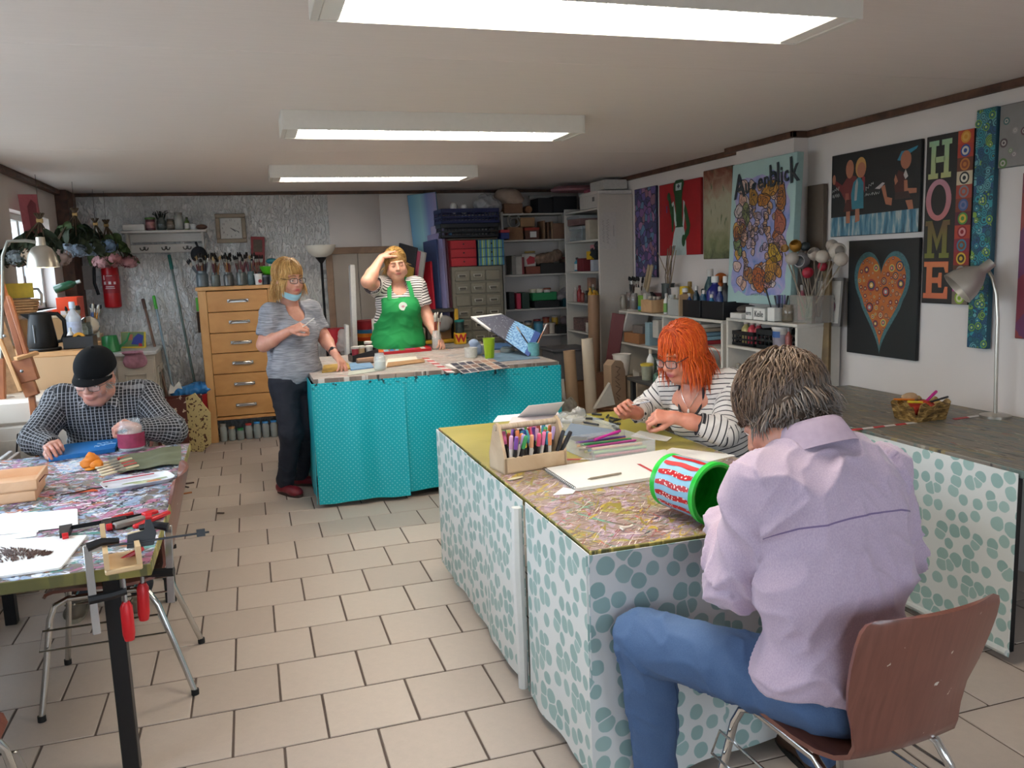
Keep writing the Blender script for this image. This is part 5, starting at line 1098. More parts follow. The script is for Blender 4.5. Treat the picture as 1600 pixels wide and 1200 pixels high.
for i in range(9):
 a=rr.rand()*6.28;brush('brown handled paintbrush in the can behind the white paper cup',(.115+.02*cos(a),8.42+.02*sin(a),1.49),(.1*rr.randn(),.05*rr.randn(),1),.27,'#8a4a2a','#1d1a19',.0045,'brushes in the can on the chest of drawers',1.4)
jar('jar','dark can of brown handled brushes behind the white paper cup',(.115,8.42,1.475),.12,.04,M('#3c3f42',.4,.3,.1))
c_=tub('paper_cup','white paper cup with red print standing on the chest of drawers',(.105,8.31,1.475),.105,.038,M('#e2dfd9',.5),None,None,'cup',.78)
mb=MB();mb.cyl((.012,-.0375,.035),(.012,-.040,.035),.017,.017,12);mb.build('print',M('#a8242c',.5),c_)
tub('can','small dark tin with white flecks right of the paper cup',(.17,8.32,1.475),.085,.036,M('#33363a',.4,.2,.2,60),M('#6b6d70',.3,.7),None,'can',1)
tub('can','grey tin under the green bowl on the chest of drawers',(.245,8.34,1.475),.085,.048,M('#7d8486',.4,.3,.1,60),None,None,'can',1)
mb=MB();mb.lathe([(.045,0),(.075,.02),(.10,.075),(.104,.085),(.098,.083),(.07,.025),(.0001,.012)],(0,0,0),20,0,None,True);one(mb,'bowl',M('#4fae1c',.4,0,.03),'bright green plastic bowl on top of the chest of drawers','bowl',(.225,8.38,1.562))
mb=MB();mb.tube([(0,0,0),(.0,0,.08)],.012,8);mb.sph((.02,0,.11),(.055,.03,.028),12,8,1);mb.lathe([(.0001,0),(.02,.05),(.0001,.09)],(.09,0,.10),8,2,roty(1.2));one(mb,'bird_ornament',[M('#d9d6cc',.6),M('#2b7a83',.6,0,.15),M('#7b3242',.6)],'teal bird ornament sticking up from the green bowl','ornament',(.22,8.40,1.585))
mb=MB();mb.box((0,0,.14),(.13,.02,.28),0,None,.004);t=one(mb,'calendar',M('#8c2b30',.5,0,.06),'dark red card with a small picture leaning behind the chest jars','picture',(.115,8.60,1.66));t.rotation_euler=(-.12,.06,0)
mb=MB();mb.box((0,-.012,.19),(.085,.003,.12));mb.build('picture_print',M('#5c4a3c',.6,0,.3,40),t)
mb=MB();mb.box((-.003,-.012,.05),(.09,.003,.02));mb.build('title_strip',M('#b55258',.6),t)
mb=MB();mb.sph((0,0,.05),(.05,.03,.05),10,7);one(mb,'plastic_bag',glass('#d8c0b8',.3,.5,'clear_bag'),'small clear bag leaning on the dark red card','bag',(.17,8.50,1.50))
cs=T('coat_shelf','white wooden coat shelf with brackets and hooks on the stucco wall','shelf',(-.70,8.64,1.79));mw=M('#d3d0cb',.5,0,.04)
mb=MB();mb.box2((-.37,-.2,.20),(.37,.0,.222));mb.build('shelf_board',mw,cs);mb=MB();mb.box2((-.32,-.018,.02),(.32,0,.10));mb.build('hook_rail',mw,cs)
mb=MB();mb.box2((-.32,-.02,.12),(.32,-.005,.2));mb.build('apron_board',mw,cs)
for s in(-1,1):mb=MB();mb.prism([(0,.2),(-.17,.2),(-.12,.13),(-.05,.05),(-.03,-.06),(0,-.06)],-.011,.011,0,np.array([[0,0,1],[1,0,0],[0,1,0.]]),(s*.33,0,0));mb.build('bracket',mw,cs)
for k in range(3):
 mb=MB();x=-.2+.19*k
 for s in(-1,1):mb.tube([(x,-.02,.06),(x+s*.015,-.045,.045),(x+s*.03,-.05,.05),(x+s*.036,-.045,.07)],.005,6)
 mb.box((x,-.02,.065),(.02,.008,.03));mb.build('hook',M('#5b5752',.4,.7),cs)
S=lambda x:(-.70+x,8.54,2.013)
box_thing('box','white cardboard box at the left end of the coat shelf','box',S(-.26),(.19,.12,.06),WHITE)
t=tub('can','dark red can with a pink print and green top on the coat shelf',S(-.12),.115,.042,M('#5d2130',.4,0,.1),M('#4f7d3a',.5),None,'can',1,M('#c48a8a',.5,0,.3,30))
t=jar('jar','glass jar with dark twigs on the coat shelf',S(-.025),.12,.04,glass('#5a6460',.1,.7),None,M('#2b332c',.8,0,.2))
mb=MB()
for k in range(16):a=rr.rand()*6.28;q=.05*rr.rand();mb.tube([(q*.4*cos(a),q*.4*sin(a),.07),(q*cos(a),q*sin(a),.14+.04*rr.rand()),(q*1.5*cos(a),q*1.5*sin(a),.15+.03*rr.rand())],.004,5)
mb.build('twigs',M('#20261f',.8),t)
jar('jar','small brown jar right of the dark twigs on the coat shelf',S(.055),.10,.035,glass('#8a7a68',.1,.6),M('#6d675f',.4,.5),M('#8a7a66',.8))
jar('jar','tallest clear jar on the coat shelf, with a grey lid',S(.13),.16,.042,glass('#cfd0ca',.06,.4),M('#8d8b88',.4,.5),M('#b5aca0',.8),None,.4)
bottle('bottle','little green bottle on the coat shelf',S(.20),.12,.022,M('#5f7a3a',.3),M('#3c4a30',.4),None,'bottle',.4,WHITE)
tub('pot','small white pot near the right end of the coat shelf',S(.255),.05,.032,M('#cfd2d2',.4),M('#bfc2c2',.4))
mb=MB();mb.sph((0,0,.025),(.055,.04,.025),12,7);one(mb,'stone',M('#6b4b40',.8,0,.15),'reddish brown stone at the right end of the coat shelf','stone',S(.325))
mb=MB();mb.sph((0,0,0),(.075,.045,.08),14,9);mb.tube([(0,.0,.06),(-.02,.02,.12)],.012,6);one(mb,'dark_cap',M('#23252b',.9,0,.1),'dark round cap hanging from the right hook of the coat shelf','cap',(-.42,8.56,1.78))
ck=T('wall_clock','square clock with a broad pale wooden frame on the stucco wall','clock',(-.11,8.645,2.025),0)
mf=M('#9a8b78',.6,0,.08)
for a,b in(((-.14,-.02,.10),(.14,.02,.14)),((-.14,-.02,-.14),(.14,.02,-.10)),((-.14,-.02,-.1),(-.10,.02,.1)),((.10,-.02,-.1),(.14,.02,.1))):mb=MB();mb.box2(a,b,0,.006);mb.build('frame',mf,ck)
mb=MB();mb.box2((-.1,-.008,-.1),(.1,.01,.1));mb.build('dial',M('#cfcbc3',.5),ck)
dk=M('#3b332e',.5)
for k in range(12):
 a=k*PI/6;letters(str(12 if k==0 else k),.026,dk,ck,(.078*sin(a),-.0095,.078*cos(a)),0,'numeral',R=FRONT)
for a,L,w in((2*PI*5.1/12*.5+.9,.06,.007),(2*PI*17/60+.25,.085,.005)):mb=MB();mb.box((0,0,L/2-.008),(w,.003,L),0,None,.001);h=mb.build('clock_hand',dk,ck);put_local(h,(0,-.013,0),roty(a))
mb=MB();mb.box2((-.1,-.018,-.1),(.1,-.016,.1),0,.0005);mb.build('clock_glass',glass('#ffffff',.02,.06),ck)
fe=T('fire_extinguisher','red fire extinguisher on the back wall below the drying flowers','fire extinguisher',(-1.21,8.56,1.31));mr=M('#b3141c',.3,0,.03)
mb=MB();mb.lathe([(.05,0),(.072,.012),(.075,.03),(.075,.36),(.06,.41),(.025,.43),(.025,.46)],(0,0,0),20);mb.build('cylinder',mr,fe)
mb=MB();mb.box((0,-.02,.48),(.03,.09,.03));mb.box((0,-.06,.51),(.025,.1,.012),0,rotx(.2));mb.build('valve',M('#1c1c1e',.4),fe)
mb=MB();U=LS(-1.1,1.1,12);G=np.array([[(.0757*sin(u),-.0757*cos(u),z)for z in(.14,.31)]for u in U]);mb.sheet(G,0);mb.build('instruction_label',M('#9a1c26',.5,0,.05),fe)
mw_=M('#e4d3d4',.5,0,0)
for x,z,w,h in((-.045,.235,.022,.028),(.0,.235,.022,.026),(.042,.233,.02,.024),(-.05,.285,.012,.045),(.0,.20,.07,.006),(.0,.185,.08,.005),(.0,.30,.05,.004)):mb=MB();an=x/.0757;mb.box((.0765*sin(an),-.0765*cos(an),z),(w,.001,h),0,rotz(an),.0003);mb.build('instruction_print',mw_,fe)
mb=MB();mb.tube([(-.0,-.03,.47),(-.07,-.03,.46),(-.125,-.03,.38),(-.135,-.03,.24),(-.11,-.03,.13)],.014,8);mb.build('hose',M('#17181a',.5),fe)
def pole(lb,top,foot,r,col,grip,gl=.16,head=None):
 t=T('broom_pole',lb,'broom',foot);d=vec(top)-vec(foot);u=unit(d);mb=MB();mb.tube([(0,0,0),d-u*gl],r,10);mb.build('shaft',M(col,.4,0,.05),t);mb=MB();mb.tube([d-u*gl,d-u*.01,d],[r*1.35,r*1.35,r],10);mb.build('grip',M(grip,.5),t)
 if head:mb=MB();mb.box((0,0,.03),(.26,.05,.05));mb.box((0,0,.0),(.25,.05,.06),1);mb.build('broom_head',[M(head,.5),M('#3d3a36',.9,0,.2,200)],t)
pole('tall grey green broom pole leaning on the stucco wall',ony(264,398,8.6),onz(292,600,.03)*0+Vector((-.50,8.42,.05)),.012,'#5d6f6b','#1f6f66',.14,'#2c4a66')
pole('pole with a bright green grip leaning on the stucco wall',ony(240,462,8.6),Vector((-.70,8.40,.05)),.011,'#8aa0ad','#49b33a',.13,'#4a8a3a')
pole('brown wooden broom stick leaning beside the sink cabinet',ony(223,467,8.6),Vector((-.72,8.16,.05)),.012,'#6b4a38','#5b4036',.1,'#7a4a33')
t=T('hand_brush','small brush with a green handle hanging beside the chest','brush',ony(310,492,8.5));mb=MB();mb.box((0,0,-.07),(.03,.03,.2));mb.build('bristles',M('#3f2d25',.9,0,.2),t);mb=MB();mb.box((0,0,.1),(.026,.02,.13),0,None,.008);mb.build('handle',M('#55b53f',.5),t)
t=T('waste_bin','red waste bin lined with a blue sack beside the chest of drawers','bin',(-.56,8.36,0));mb=MB();mb.lathe([(.12,0),(.125,.01),(.155,.48),(.16,.48),(.16,.46)],(0,0,0),24);mb.build('body',M('#a31a20',.4),t)
P,Fq=blob_mesh([((-.05,-.02,.50),(.13,.10,.05)),((.06,.0,.52),(.12,.11,.06)),((-.14,-.03,.49),(.06,.05,.05)),((.12,-.05,.53),(.06,.06,.05))],.008,.04,1,.02,22);mesh_obj('bin_liner',[(P,Fq)],M('#2f7fc4',.35,0,.05),None).parent=t
mb=MB();pts=[(-.10,0),(.03,.02),(.0,.12),(-.05,.06),(-.08,.1)];mb.prism(pts,0,.004,0,rotx(1.2),(-.68,8.27,.50));one(mb,'scrap_paper',PAPERW,'crumpled white scrap of paper on the blue bin liner','paper')
t=T('paper_bag','stiff bag with brown speckled front and cream spotted side by the bin','bag',(-.66,8.02,0))
mb=MB();mb.prism([(-.22,.02),(.05,-.02),(.05,.50),(-.20,.48)],-.004,.004,0,np.array([[1,0,0],[0,0,1],[0,1,0.]]),(0,-.06,0));tt_=NT('brown_speckled_paper');tt_.color(tt_.mix(tt_.step(tt_.noise(tt_.co('Object',(1,1,1)),26,1).outputs[0],.66,.02),'#5a2a20','#d8c6b0'));tt_.set(Roughness=.4);mb.build('front_panel',tt_.m,t)
mb=MB();mb.prism([(0,.0),(.10,-.02),(.22,.08),(.24,.36),(.10,.54),(0,.50)],-.004,.004,0,np.array([[.85,0,.5],[-.5,0,.85],[0,1,0.]]),(.05,-.06,0));tc=NT('cream_spotted_paper');tc.color(tc.mix(tc.step(tc.noise(tc.co('Object'),38,2).outputs[0],.6,.02),'#d8c48a','#5a3322'));tc.set(Roughness=.5);mb.build('side_panel',tc.m,t)
mb=MB();mb.prism([(-.22,.0),(.18,.0),(.18,.5),(-.2,.5)],-.004,.004,0,np.array([[1,0,0],[0,0,1],[0,1,0.]]),(0,.10,0));mb.build('back_panel',tt_.m,t)
mb=MB();mb.box2((-.2,-.05,.0),(.06,.09,.46),0,.01);mb.build('contents',M('#4a2a30',.7,0,.2,30),t)
sk_=T('sink_cabinet','old white sink cabinet with panelled doors in the back left corner','cabinet',(-1.17,8.31,0));mo=M('#c9c0b2',.5,0,.08,8)
mb=MB();mb.box2((-.33,-.30,.06),(.33,.31,.90),0,.004);mb.build('carcass',mo,sk_);mb=MB();mb.box2((-.35,-.33,.90),(.35,.31,.935),0,.008);mb.build('worktop',M('#d6d8d6',.25),sk_)
for k in range(2):
 x=-.165+.33*k;mb=MB();mb.box((x,-.31,.48),(.30,.02,.76));d=mb.build('door',mo,sk_)
 for a,b in(((-.09,-.24),(.09,-.225)),((-.09,.225),(.09,.24)),((-.09,-.24),(-.075,.24)),((.075,-.24),(.09,.24))):mb=MB();mb.box2((x+a[0],-.328,.5+a[1]),(x+b[0],-.318,.5+b[1]),0,.002);mb.build('moulding',mo,d)
mb=MB()
for k in range(2):
 y=-.12+.26*k;mb=MB();mb.box((.335,y,.48),(.012,.2,.6));mb.build('side_panel',mo,sk_)
 for a,b in(((-.06,-.2),(.06,-.185)),((-.06,.185),(.06,.2)),((-.06,-.2),(-.045,.2)),((.045,-.2),(.06,.2))):mb=MB();mb.box2((.34,y+a[0],.52+a[1]),(.349,y+b[0],.52+b[1]),0,.002);mb.build('moulding',M('#7d756a',.6),sk_)
P,Fq=blob_mesh([((-1.02,8.02,.93),(.10,.08,.012)),((-1.0,7.985,.88),(.09,.012,.06)),((-1.0,7.98,.84),(.10,.012,.05))],.006,.02,1,.008,30);o=mesh_obj('cloth',[(P,Fq)],M('#c98fa2',.8,0,.25,14),None);tag(o,'pink patterned cloth hanging over the front of the sink cabinet','cloth')
wc=T('watering_can','small green watering can on the sink cabinet','watering can',(-1.22,8.2,.935));mg=M('#2f8a4c',.35);mb=MB();mb.lathe([(.085,0),(.088,.005),(.065,.14),(.06,.145)],(0,0,0),18);mb.build('body',mg,wc)
mb=MB();mb.tube([(.07,0,.03),(.14,0,.09),(.17,0,.16)],[.014,.01,.008],8);mb.build('spout',mg,wc);mb=MB();mb.tube([(-.06,0,.14),(-.12,0,.15),(-.13,0,.08),(-.08,0,.03)],.008,7);mb.build('handle',M('#2a2c2c',.5),wc)
t=canvas_thing('picture_card','colourful picture card with a yellow border standing on the sink',(-1.05,8.42,1.012),.21,.15,(.05,-1,.2),M('#6f8a5a',.5,0,.2,14),M('#d6b62c',.5),.012,-.05)
for pl,c in(([(-.105,-.075),(.105,-.075),(.105,-.062),(-.105,-.062)],'#d6b62c'),([(.09,-.07),(.105,-.07),(.105,.075),(.09,.075)],'#e0c23a'),([(-.02,-.04),(.07,-.05),(.085,.04),(.04,.06),(.0,.02)],'#22338f'),([(-.05,.0),(-.01,.0),(-.005,.05),(-.04,.055)],'#b5654a'),([(.04,-.06),(.075,-.06),(.07,-.035),(.045,-.03)],'#b8202c')):mb=MB();mb.flat(pl,.0008+.0004*random.random());mb.build('print',M(c,.5,0,.05),t)
mb=MB();mb.tube([(0,0,0),(.01,0,.06),(0,0,.12)],.008,7);mb.lathe([(.0001,-.004),(.07,-.004),(.075,0),(.07,.004),(.0001,.004)],(-.01,0,.19),22,1,rotx(PI/2));mb.cyl((0,0,0),(0,0,.012),.05,None,14);one(mb,'standing_mirror',[M('#2a2a2c',.4,.3),M('#b9c0c2',.1,.9,0)],'small round standing mirror between kettle shelf and watering can','mirror',ony(146,548,7.0)+Vector((0,0,.0)))
K=Vector((-1.22,5.75,0));
ct=T('counter_cabinet','beige board counter behind the man in the cap, kettle on top','cabinet',(-1.24,5.95,0));mbe=M('#c3a27c',.55,0,.04,4)
mb=MB();mb.box2((-.29,-.35,.0),(.21,-.33,1.135),0,.002);mb.build('front_panel',mbe,ct);mb=MB();mb.box2((-.29,-.35,1.135),(.24,.40,1.165),0,.003);mb.build('worktop',wood('#b98a58','#cfa678',(2,2,2),.5,'counter_board'),ct)
mb=MB();mb.box2((.19,-.33,0),(.21,.4,1.135),0,.002);mb.build('side_panel',M('#3d3833',.7),ct)
kt=T('kettle','black electric kettle with a loop handle on the beige counter','kettle',(-1.215,5.72,1.165),.15);mk=M('#0b0b0c',.45,0,.02,40,0,0,.25)
mb=MB();mb.lathe([(.088,.0),(.092,.012),(.088,.02)],(0,0,0),24);mb.build('base',mk,kt)
mb=MB();mb.lathe([(.08,.02),(.085,.03),(.078,.10),(.066,.19),(.062,.225),(.05,.235),(.0001,.24)],(-.01,0,0),24);mb.prism([(-.05,.19),(-.105,.232),(-.05,.232)],-.022,.022,0,np.array([[1,0,0],[0,0,-1],[0,1,0.]]),(-.01,0,0));mb.build('body',mk,kt)
mb=MB();mb.tube([(.04,0,.225),(.085,0,.222),(.118,0,.18),(.118,0,.10),(.095,0,.055),(.06,0,.05)],[.012,.013,.013,.012,.012,.011],9);mb.build('handle',mk,kt)
mb=MB();mb.box((-.045,-.075,.11),(.006,.01,.11),0,rotz(-.5));mb.build('water_gauge',M('#6f747a',.2),kt)
open_box('tray','low black tray next to the kettle on the beige counter','tray',(-1.03,5.80,1.166),(.17,.16,.075),M('#19191b',.4))
mb=MB();mb.lathe([(.02,-.012),(.036,-.012),(.036,.012),(.02,.012),(.02,-.012)],(0,0,.036),18,0,rotx(PI/2),False);one(mb,'tape_roll',M('#d99a1e',.4),'orange yellow roll of tape standing in the black tray','tape',(-1.03,5.77,1.172+.02))
t=bottle('water_bottle','clear plastic water bottle standing behind the kettle',(-1.13,6.2,1.166),.28,.048,glass('#dfe8f2',.08,.45,'clear_plastic'),M('#c9d6e6',.4),None,'bottle',.32,M('#b9c4dc',.4,0,.25,30))
t=bottle('spice_bottle','small white bottle between kettle and water bottle',(-1.115,5.98,1.166),.12,.022,WHITE,M('#d9d6cf',.4))
box_thing('wooden_box','wide plywood box on the window side behind the kettle','box',(-1.39,6.72,1.13),(.30,.5,.20),wood('#c39a68','#d8b484',(2,2,2),.6,'plywood_box'))
cp=T('counter_cabinet','low shelf unit along the left wall under the window, box on it','cabinet',(-1.385,7.2,0));mb=MB();mb.box2((-.16,-.75,0),(.16,.62,1.13),0,.004);mb.build('body',M('#a8927a',.6,0,.06,5),cp);mb=MB();mb.box2((-.16,-.77,1.10),(.18,.62,1.13));mb.build('top',M('#b99c78',.5),cp)
t=open_box('crate','bright orange crate in the window corner under a green bottle','crate',(-1.375,7.5,1.132),(.15,.28,.32),M('#e2451c',.4,0,.03));mb=MB();mb.box((-.02,-.143,.18),(.06,.003,.07));mb.build('sticker',M('#e8dcd8',.5),t)
t=bottle('bottle','green glass bottle lying on the orange crate',(0,0,0),.20,.034,M('#27523a',.15,0,.02),M('#c9cfc9',.3));put(t,(-1.46,7.42,1.515),None,np.array([[.3,0,.95],[.0,1,0],[-.95,0,.3]]))
rr2=np.random.RandomState(9)
for k,(x,y,h,c,lb)in enumerate(((-1.17,6.9,.13,'#9fb0a8','jar of dirty water with brushes behind the tray'),(-1.13,7.15,.15,'#c8d2cc','clear jar with pale brushes near the standing mirror'),(-1.25,7.0,.16,'#6a5a48','brown jar with orange brushes right of the water bottle'))):
 jar('jar',lb,(x-.04,y,1.132),h,.045,glass(c,.08,.45),None,M(c,.6),'jars behind the kettle',.6)
 for i in range(5):brush('brush standing in one of the jars behind the kettle',(x-.04,y,1.15),(.16*rr2 .randn(),.1*rr2 .randn(),1),.25,['#c98a3a','#2d4a78','#8a8a88'][i%3],'#c9c3b6' if i%2 else '#2a2a2c',.005,'brushes in the jars behind the kettle',1.4)
basket('basket','woven straw basket hanging below the yellow one by the window',ony(30,492,6.35),.10,.07,.10,'#b98f62',0,6,1.25)
t=open_box('basket','shallow yellow basket by the window, above the straw basket','basket',ony(27,466,6.4),(.20,.14,.10),M('#d9b820',.5,0,.08),.2)
mb=MB();mb.tube([(0,0,.12),(.05,0,.12),(.07,0,.08),(.06,0,0)],.010,8);mb.lathe([(.04,0),(.05,.01),(.045,.13),(.05,.14)],(-.05,0,0),16);one(mb,'jug',M('#e3e3e0',.35),'white jug with a loop handle in front of the window','jug',ony(50,478,6.75))
wb=T('storage_chest','low white chest behind the shoulder of the man in the cap','chest',(-1.22,5.33,0));mb=MB();mb.box2((-.25,-.16,0),(.36,.22,.80),0,.012);mb.build('body',M('#d5cabb',.45,0,.03,6),wb);mb=MB();mb.box2((-.26,-.17,.80),(.37,.23,.945),0,.02);mb.build('lid',M('#ddd3c5',.45,0,.03,6),wb)
for k in range(3):mb=MB();mb.sph((-.12+.12*k,-.02,.946),(.03,.012,.003),10,6);mb.build('lid_slot',M('#5f564c',.7),wb)
mb=MB();mb.box2((-.22,-.172,.50),(.1,-.166,.72),0,.003);mb.build('front_panel',M('#c9bdac',.5),wb)
pw=T('extension_lead','black plug and cables hanging in front of the white chest','cable',(-1.17,5.12,.70));mk2=M('#1d1b1a',.5)
mb=MB();mb.sph((0,0,0),(.035,.025,.028),10,7);mb.build('plug',mk2,pw)
for pts in([(0,0,0),(-.04,-.02,.09),(-.10,-.01,.06),(-.12,0,-.05),(-.05,0,-.3),(-.03,0,-.5)],[(0,0,0),(.02,-.02,-.1),(-.02,0,-.3),(-.01,0,-.52)],[(0,0,.01),(.03,0,.02),(.06,0,-.10)]):mb=MB();mb.tube(pts,.005,6);mb.build('cable',mk2,pw)
bx=open_box('magazine_file','open white file box full of papers at the left edge','file box',(-1.31,4.85,.34),(.20,.26,.22),M('#cdbfb0',.6,0,.05));
for k in range(5):
 mb=MB();mb.box((-.075+.036*k,0,.19),(.022,.22,.34-.02*(k%3)));mb.build('paper_stack',M(['#a79b90','#c6beb6','#8f8a88','#d8d5d2','#b0a49a'][k],.7,0,.1,40),bx)
sb=T('side_shelf','low board shelf under the file box by the left wall','shelf',(-1.33,4.86,0));mb=MB();mb.box2((-.17,-.2,.30),(.18,.2,.335));mb.build('shelf_board',M('#8f7a66',.6),sb)
for s in(-1,1):mb=MB();mb.box2((-.17,s*.18-.015,0),(.18,s*.18+.015,.30));mb.build('side_panel',M('#8f7a66',.6),sb)
es=T('easel','reddish wooden easel leaning at the left edge of the picture','easel',(-1.46,5.2,0));mre=wood('#8a4f2e','#a8683e',(3,3,3),.45,'easel_wood')
E0=vec((-1.46,5.2,0))
def bar(a,b,w,d,nm,m,par,org):
 a,b=vec(a)-org,vec(b)-org;u,v,dd=frame(b-a);mb=MB();mb.box((a+b)/2,(w,d,np.linalg.norm(b-a)),0,np.stack([u,v,dd],1),.003);return mb.build(nm,m,par)
p1,p2=ony(-2,430,5.25),ony(48,606,5.12);bar(p1,p2,.045,.03,'mast',mre,es,E0);bar(ony(14,464,5.2),ony(46,566,5.08),.05,.02,'mast',mre,es,E0);bar(ony(0,530,5.1),ony(33,612,5.02),.03,.02,'leg',wood('#b98a5a','#c99a68',(3,3,3),.5,'pale_easel_wood'),es,E0)
bar(ony(24,561,5.04),ony(58,551,5.1),.05,.02,'ledge',wood('#b98a5a','#c99a68',(3,3,3),.5,'pale_easel_wood'),es,E0);mb=MB();c=vec(ony(40,578,5.08))-E0;mb.box(c,(.10,.05,.13),0,roty(-.2));mb.box(c+vec((.01,0,-.1)),(.07,.04,.09),0,roty(-.25));mb.build('clamp_block',mre,es)
for q in((7,525),(34,580)):mb=MB();c=vec(ony(q[0],q[1],5.0))-E0;mb.sph(c,(.009,.009,.009),8,6);mb.build('bolt',m_steel,es)
bar(ony(2,545,5.25),(-1.44,5.25,.0),.045,.03,'leg',mre,es,E0);bar(p2,(-1.1,5.05,.0)if False else vec(p2)-vec((.0,0,.9)),.04,.03,'leg',mre,es,E0)
t=canvas_thing('cork_board','mottled beige cork board leaning behind the easel',ony(5,590,5.45),.24,.62,(.75,-.66,.05),M('#c8a684',.8,0,.2,26),M('#a98864',.7),.02,.18,'board')
t=canvas_thing('window_card','faded pink card hung in front of the small window',ony(49,340,6.9),.16,.33,(.8,-.6,0),M('#b5606a',.6,0,.08),None,.004,.06,'card');mb=MB();mb.flat([(-.02,-.10),(.05,-.12),(.055,.10),(.02,.13),(-.02,.08)],.001);mb.build('print',M('#7f3a44',.6),t)
for k,(a,b)in enumerate((((47,295),(45,318)),((55,292),(57,318)))):pass
m_stem=M('#5a4a38',.8,0,.15,60)
def bouquet(lb,top,bot,wpx,cols,leafc,seed,nl=26,nf=5,n=9):
 r=np.random.RandomState(seed);top,bot=vec(top),vec(bot);t=T('hydrangea_bunch',lb,'dried flowers',tuple(top));L=np.linalg.norm(bot-top);ax=(bot-top)
 s=MB();ends=[]
 for i in range(n):
  a=2*PI*i/n;e=ax*(.86+.1*r.rand())+vec((wpx*.85*cos(a)*(.5+.5*r.rand()),wpx*.6*sin(a),0));ends.append(e);s.tube([vec((-.03*cos(a),-.03*sin(a),.05)),vec((0,0,0)),e*.5+vec((0,0,.02)),e],.005,5)
 s.build('stems',m_stem,t);mb=MB();mb.tube([(-.018,0,0),(.018,0,0)],.016,7);mb.build('string_tie',M('#c2a06a',.8),t);mb=MB();mb.tube([(0,0,.02),(.004,0,.3)],.0015,4);mb.build('hanging_string',M('#4a443e',.8),t)
 lm=[M(c,.75,0,.15,30)for c in leafc]
 for i in range(int(nl*1.2)):
  f=.2+.56*r.rand();a=r.rand()*6.28;c=ax*f+vec((wpx*f*cos(a)*.95,wpx*f*.7*sin(a),0));ll=.09+.06*r.rand();w=ll*.34;d=unit(ax/L+.6*vec((cos(a),sin(a),.2*r.randn())));u=unit(np.cross(d,r.randn(3)));nn=np.cross(d,u);G=np.array([[c+d*ll*v+u*w*sin(PI*min(.98,v*.92+.06))**.8*q+nn*(.02*sin(v*5+i)+.012*abs(q))for q in(-1,-.5,0,.5,1)]for v in LS(0,1,7)])
  mb=MB();mb.sheet(G,.0012);mb.build('leaf',lm[i%len(lm)],t,180)
 for i in range(nf):
  e=ends[(i*n)//nf]*1.0;col=M(cols[i%len(cols)],.8,0,.12,60);V,Fc=[],[];k0=0;R0=.062+.016*r.rand();ns=60;mb=MB();mb.sph(e,(R0*.85,R0*.8,R0*.55),10,7)
  for j in range(ns):
   q=unit(r.randn(3))*vec((R0,R0,R0*.7));u,v,d=frame(q);c=e+q
   for pl in range(4):a=pl*PI/2+r.rand();x=u*cos(a)+v*sin(a);y=np.cross(d,x);mb.add([c,c+x*.011+y*.007+d*.003,c+x*.018+d*.002,c+x*.011-y*.007+d*.003],[(0,1,2,3)])
  mb.build('flower_head',col,t,180)
 return t
GR,DG=['#2f3a26','#3a4630','#28331f'],['#465a30','#54683a','#3a4a28']
bouquet('bunch of pale dried hydrangeas hanging above the desk lamp by the window',ony(62,345,6.3),ony(52,410,6.3),.21,['#a8948e','#8f9aa0','#b9a48e'],GR,1,34,6)
bouquet('large bunch of pale blue hydrangeas hanging from the corner post',ony(117,335,7.6),ony(116,396,7.6),.25,['#8f9dac','#8494a6','#a4adb4'],GR+DG[:1],2,40,8,11)
bouquet('narrow bunch with one clear blue hydrangea head',ony(149,350,8.2),ony(155,388,8.2),.11,['#7f98b6','#8fa6c0'],GR,3,16,4,6)
bouquet('bunch of pink and dark red hydrangeas above the fire extinguisher',ony(166,352,8.3),ony(178,412,8.3),.20,['#c98f92','#7a2f38','#d2a0a0','#c08486'],DG,4,22,8,9)
mb=MB();mb.box((0,0,0),(.11,.006,.22));t=one(mb,'notice',M('#b9b3ac',.7,0,.08,20),'grey notice sheet pinned beside the wooden corner post','notice',(-1.42,8.62,1.60))
dl=T('desk_lamp','lit desk lamp with a brushed metal bell shade by the window','lamp',(-1.42,5.2,0));m_al=M('#b3aca0',.32,.85,.03);L0=vec((-1.42,5.2,0));sc_=vec(ony(69,392,5.2));
mb=MB();mb.tube([vec(ony(2,560,5.2))-L0,vec(ony(4,480,5.2))-L0,vec(ony(4,400,5.2))-L0,vec(ony(12,377,5.2))-L0,vec(ony(40,376,5.2))-L0,vec(ony(66,380,5.2))-L0],.009,8);mb.build('arm',M('#8d8a80',.4,.6),dl)
s0=vec(ony(68,418,5.2))-L0
mb=MB();mb.lathe([(.083,.0),(.080,.02),(.070,.07),(.050,.105),(.026,.12),(.022,.165),(.0001,.168)],s0,24,0,None,False);mb.lathe([(.080,.001),(.067,.069),(.047,.102),(.0001,.11)],s0,24,1,None,False);mb.build('shade',[m_al,M('#f0e6d4',.5,0,0)],dl)
tb=NT('warm_bulb');tb.color('#ffffff');tb.set(Emission_Color=(1,.78,.48,1),Emission_Strength=40.);mb=MB();mb.sph(s0+vec((0,0,.035)),(.03,.03,.036),12,8);mb.build('bulb',tb.m,dl)
tl_=T('floor_lamp','black uplighter floor lamp with a white glass bowl at the back wall','lamp',(.70,8.32,0));z0=ony(498,402,8.32)[2]
mb=MB();mb.lathe([(.13,0),(.13,.015),(.02,.035),(.013,.05)],(0,0,0),24);mb.build('base',m_black,tl_);mb=MB();mb.lathe([(.0125,.04),(.0125,z0-.06),(.02,z0-.05),(.05,z0-.01),(.055,z0)],(0,0,0),14);mb.build('pole',m_black,tl_)
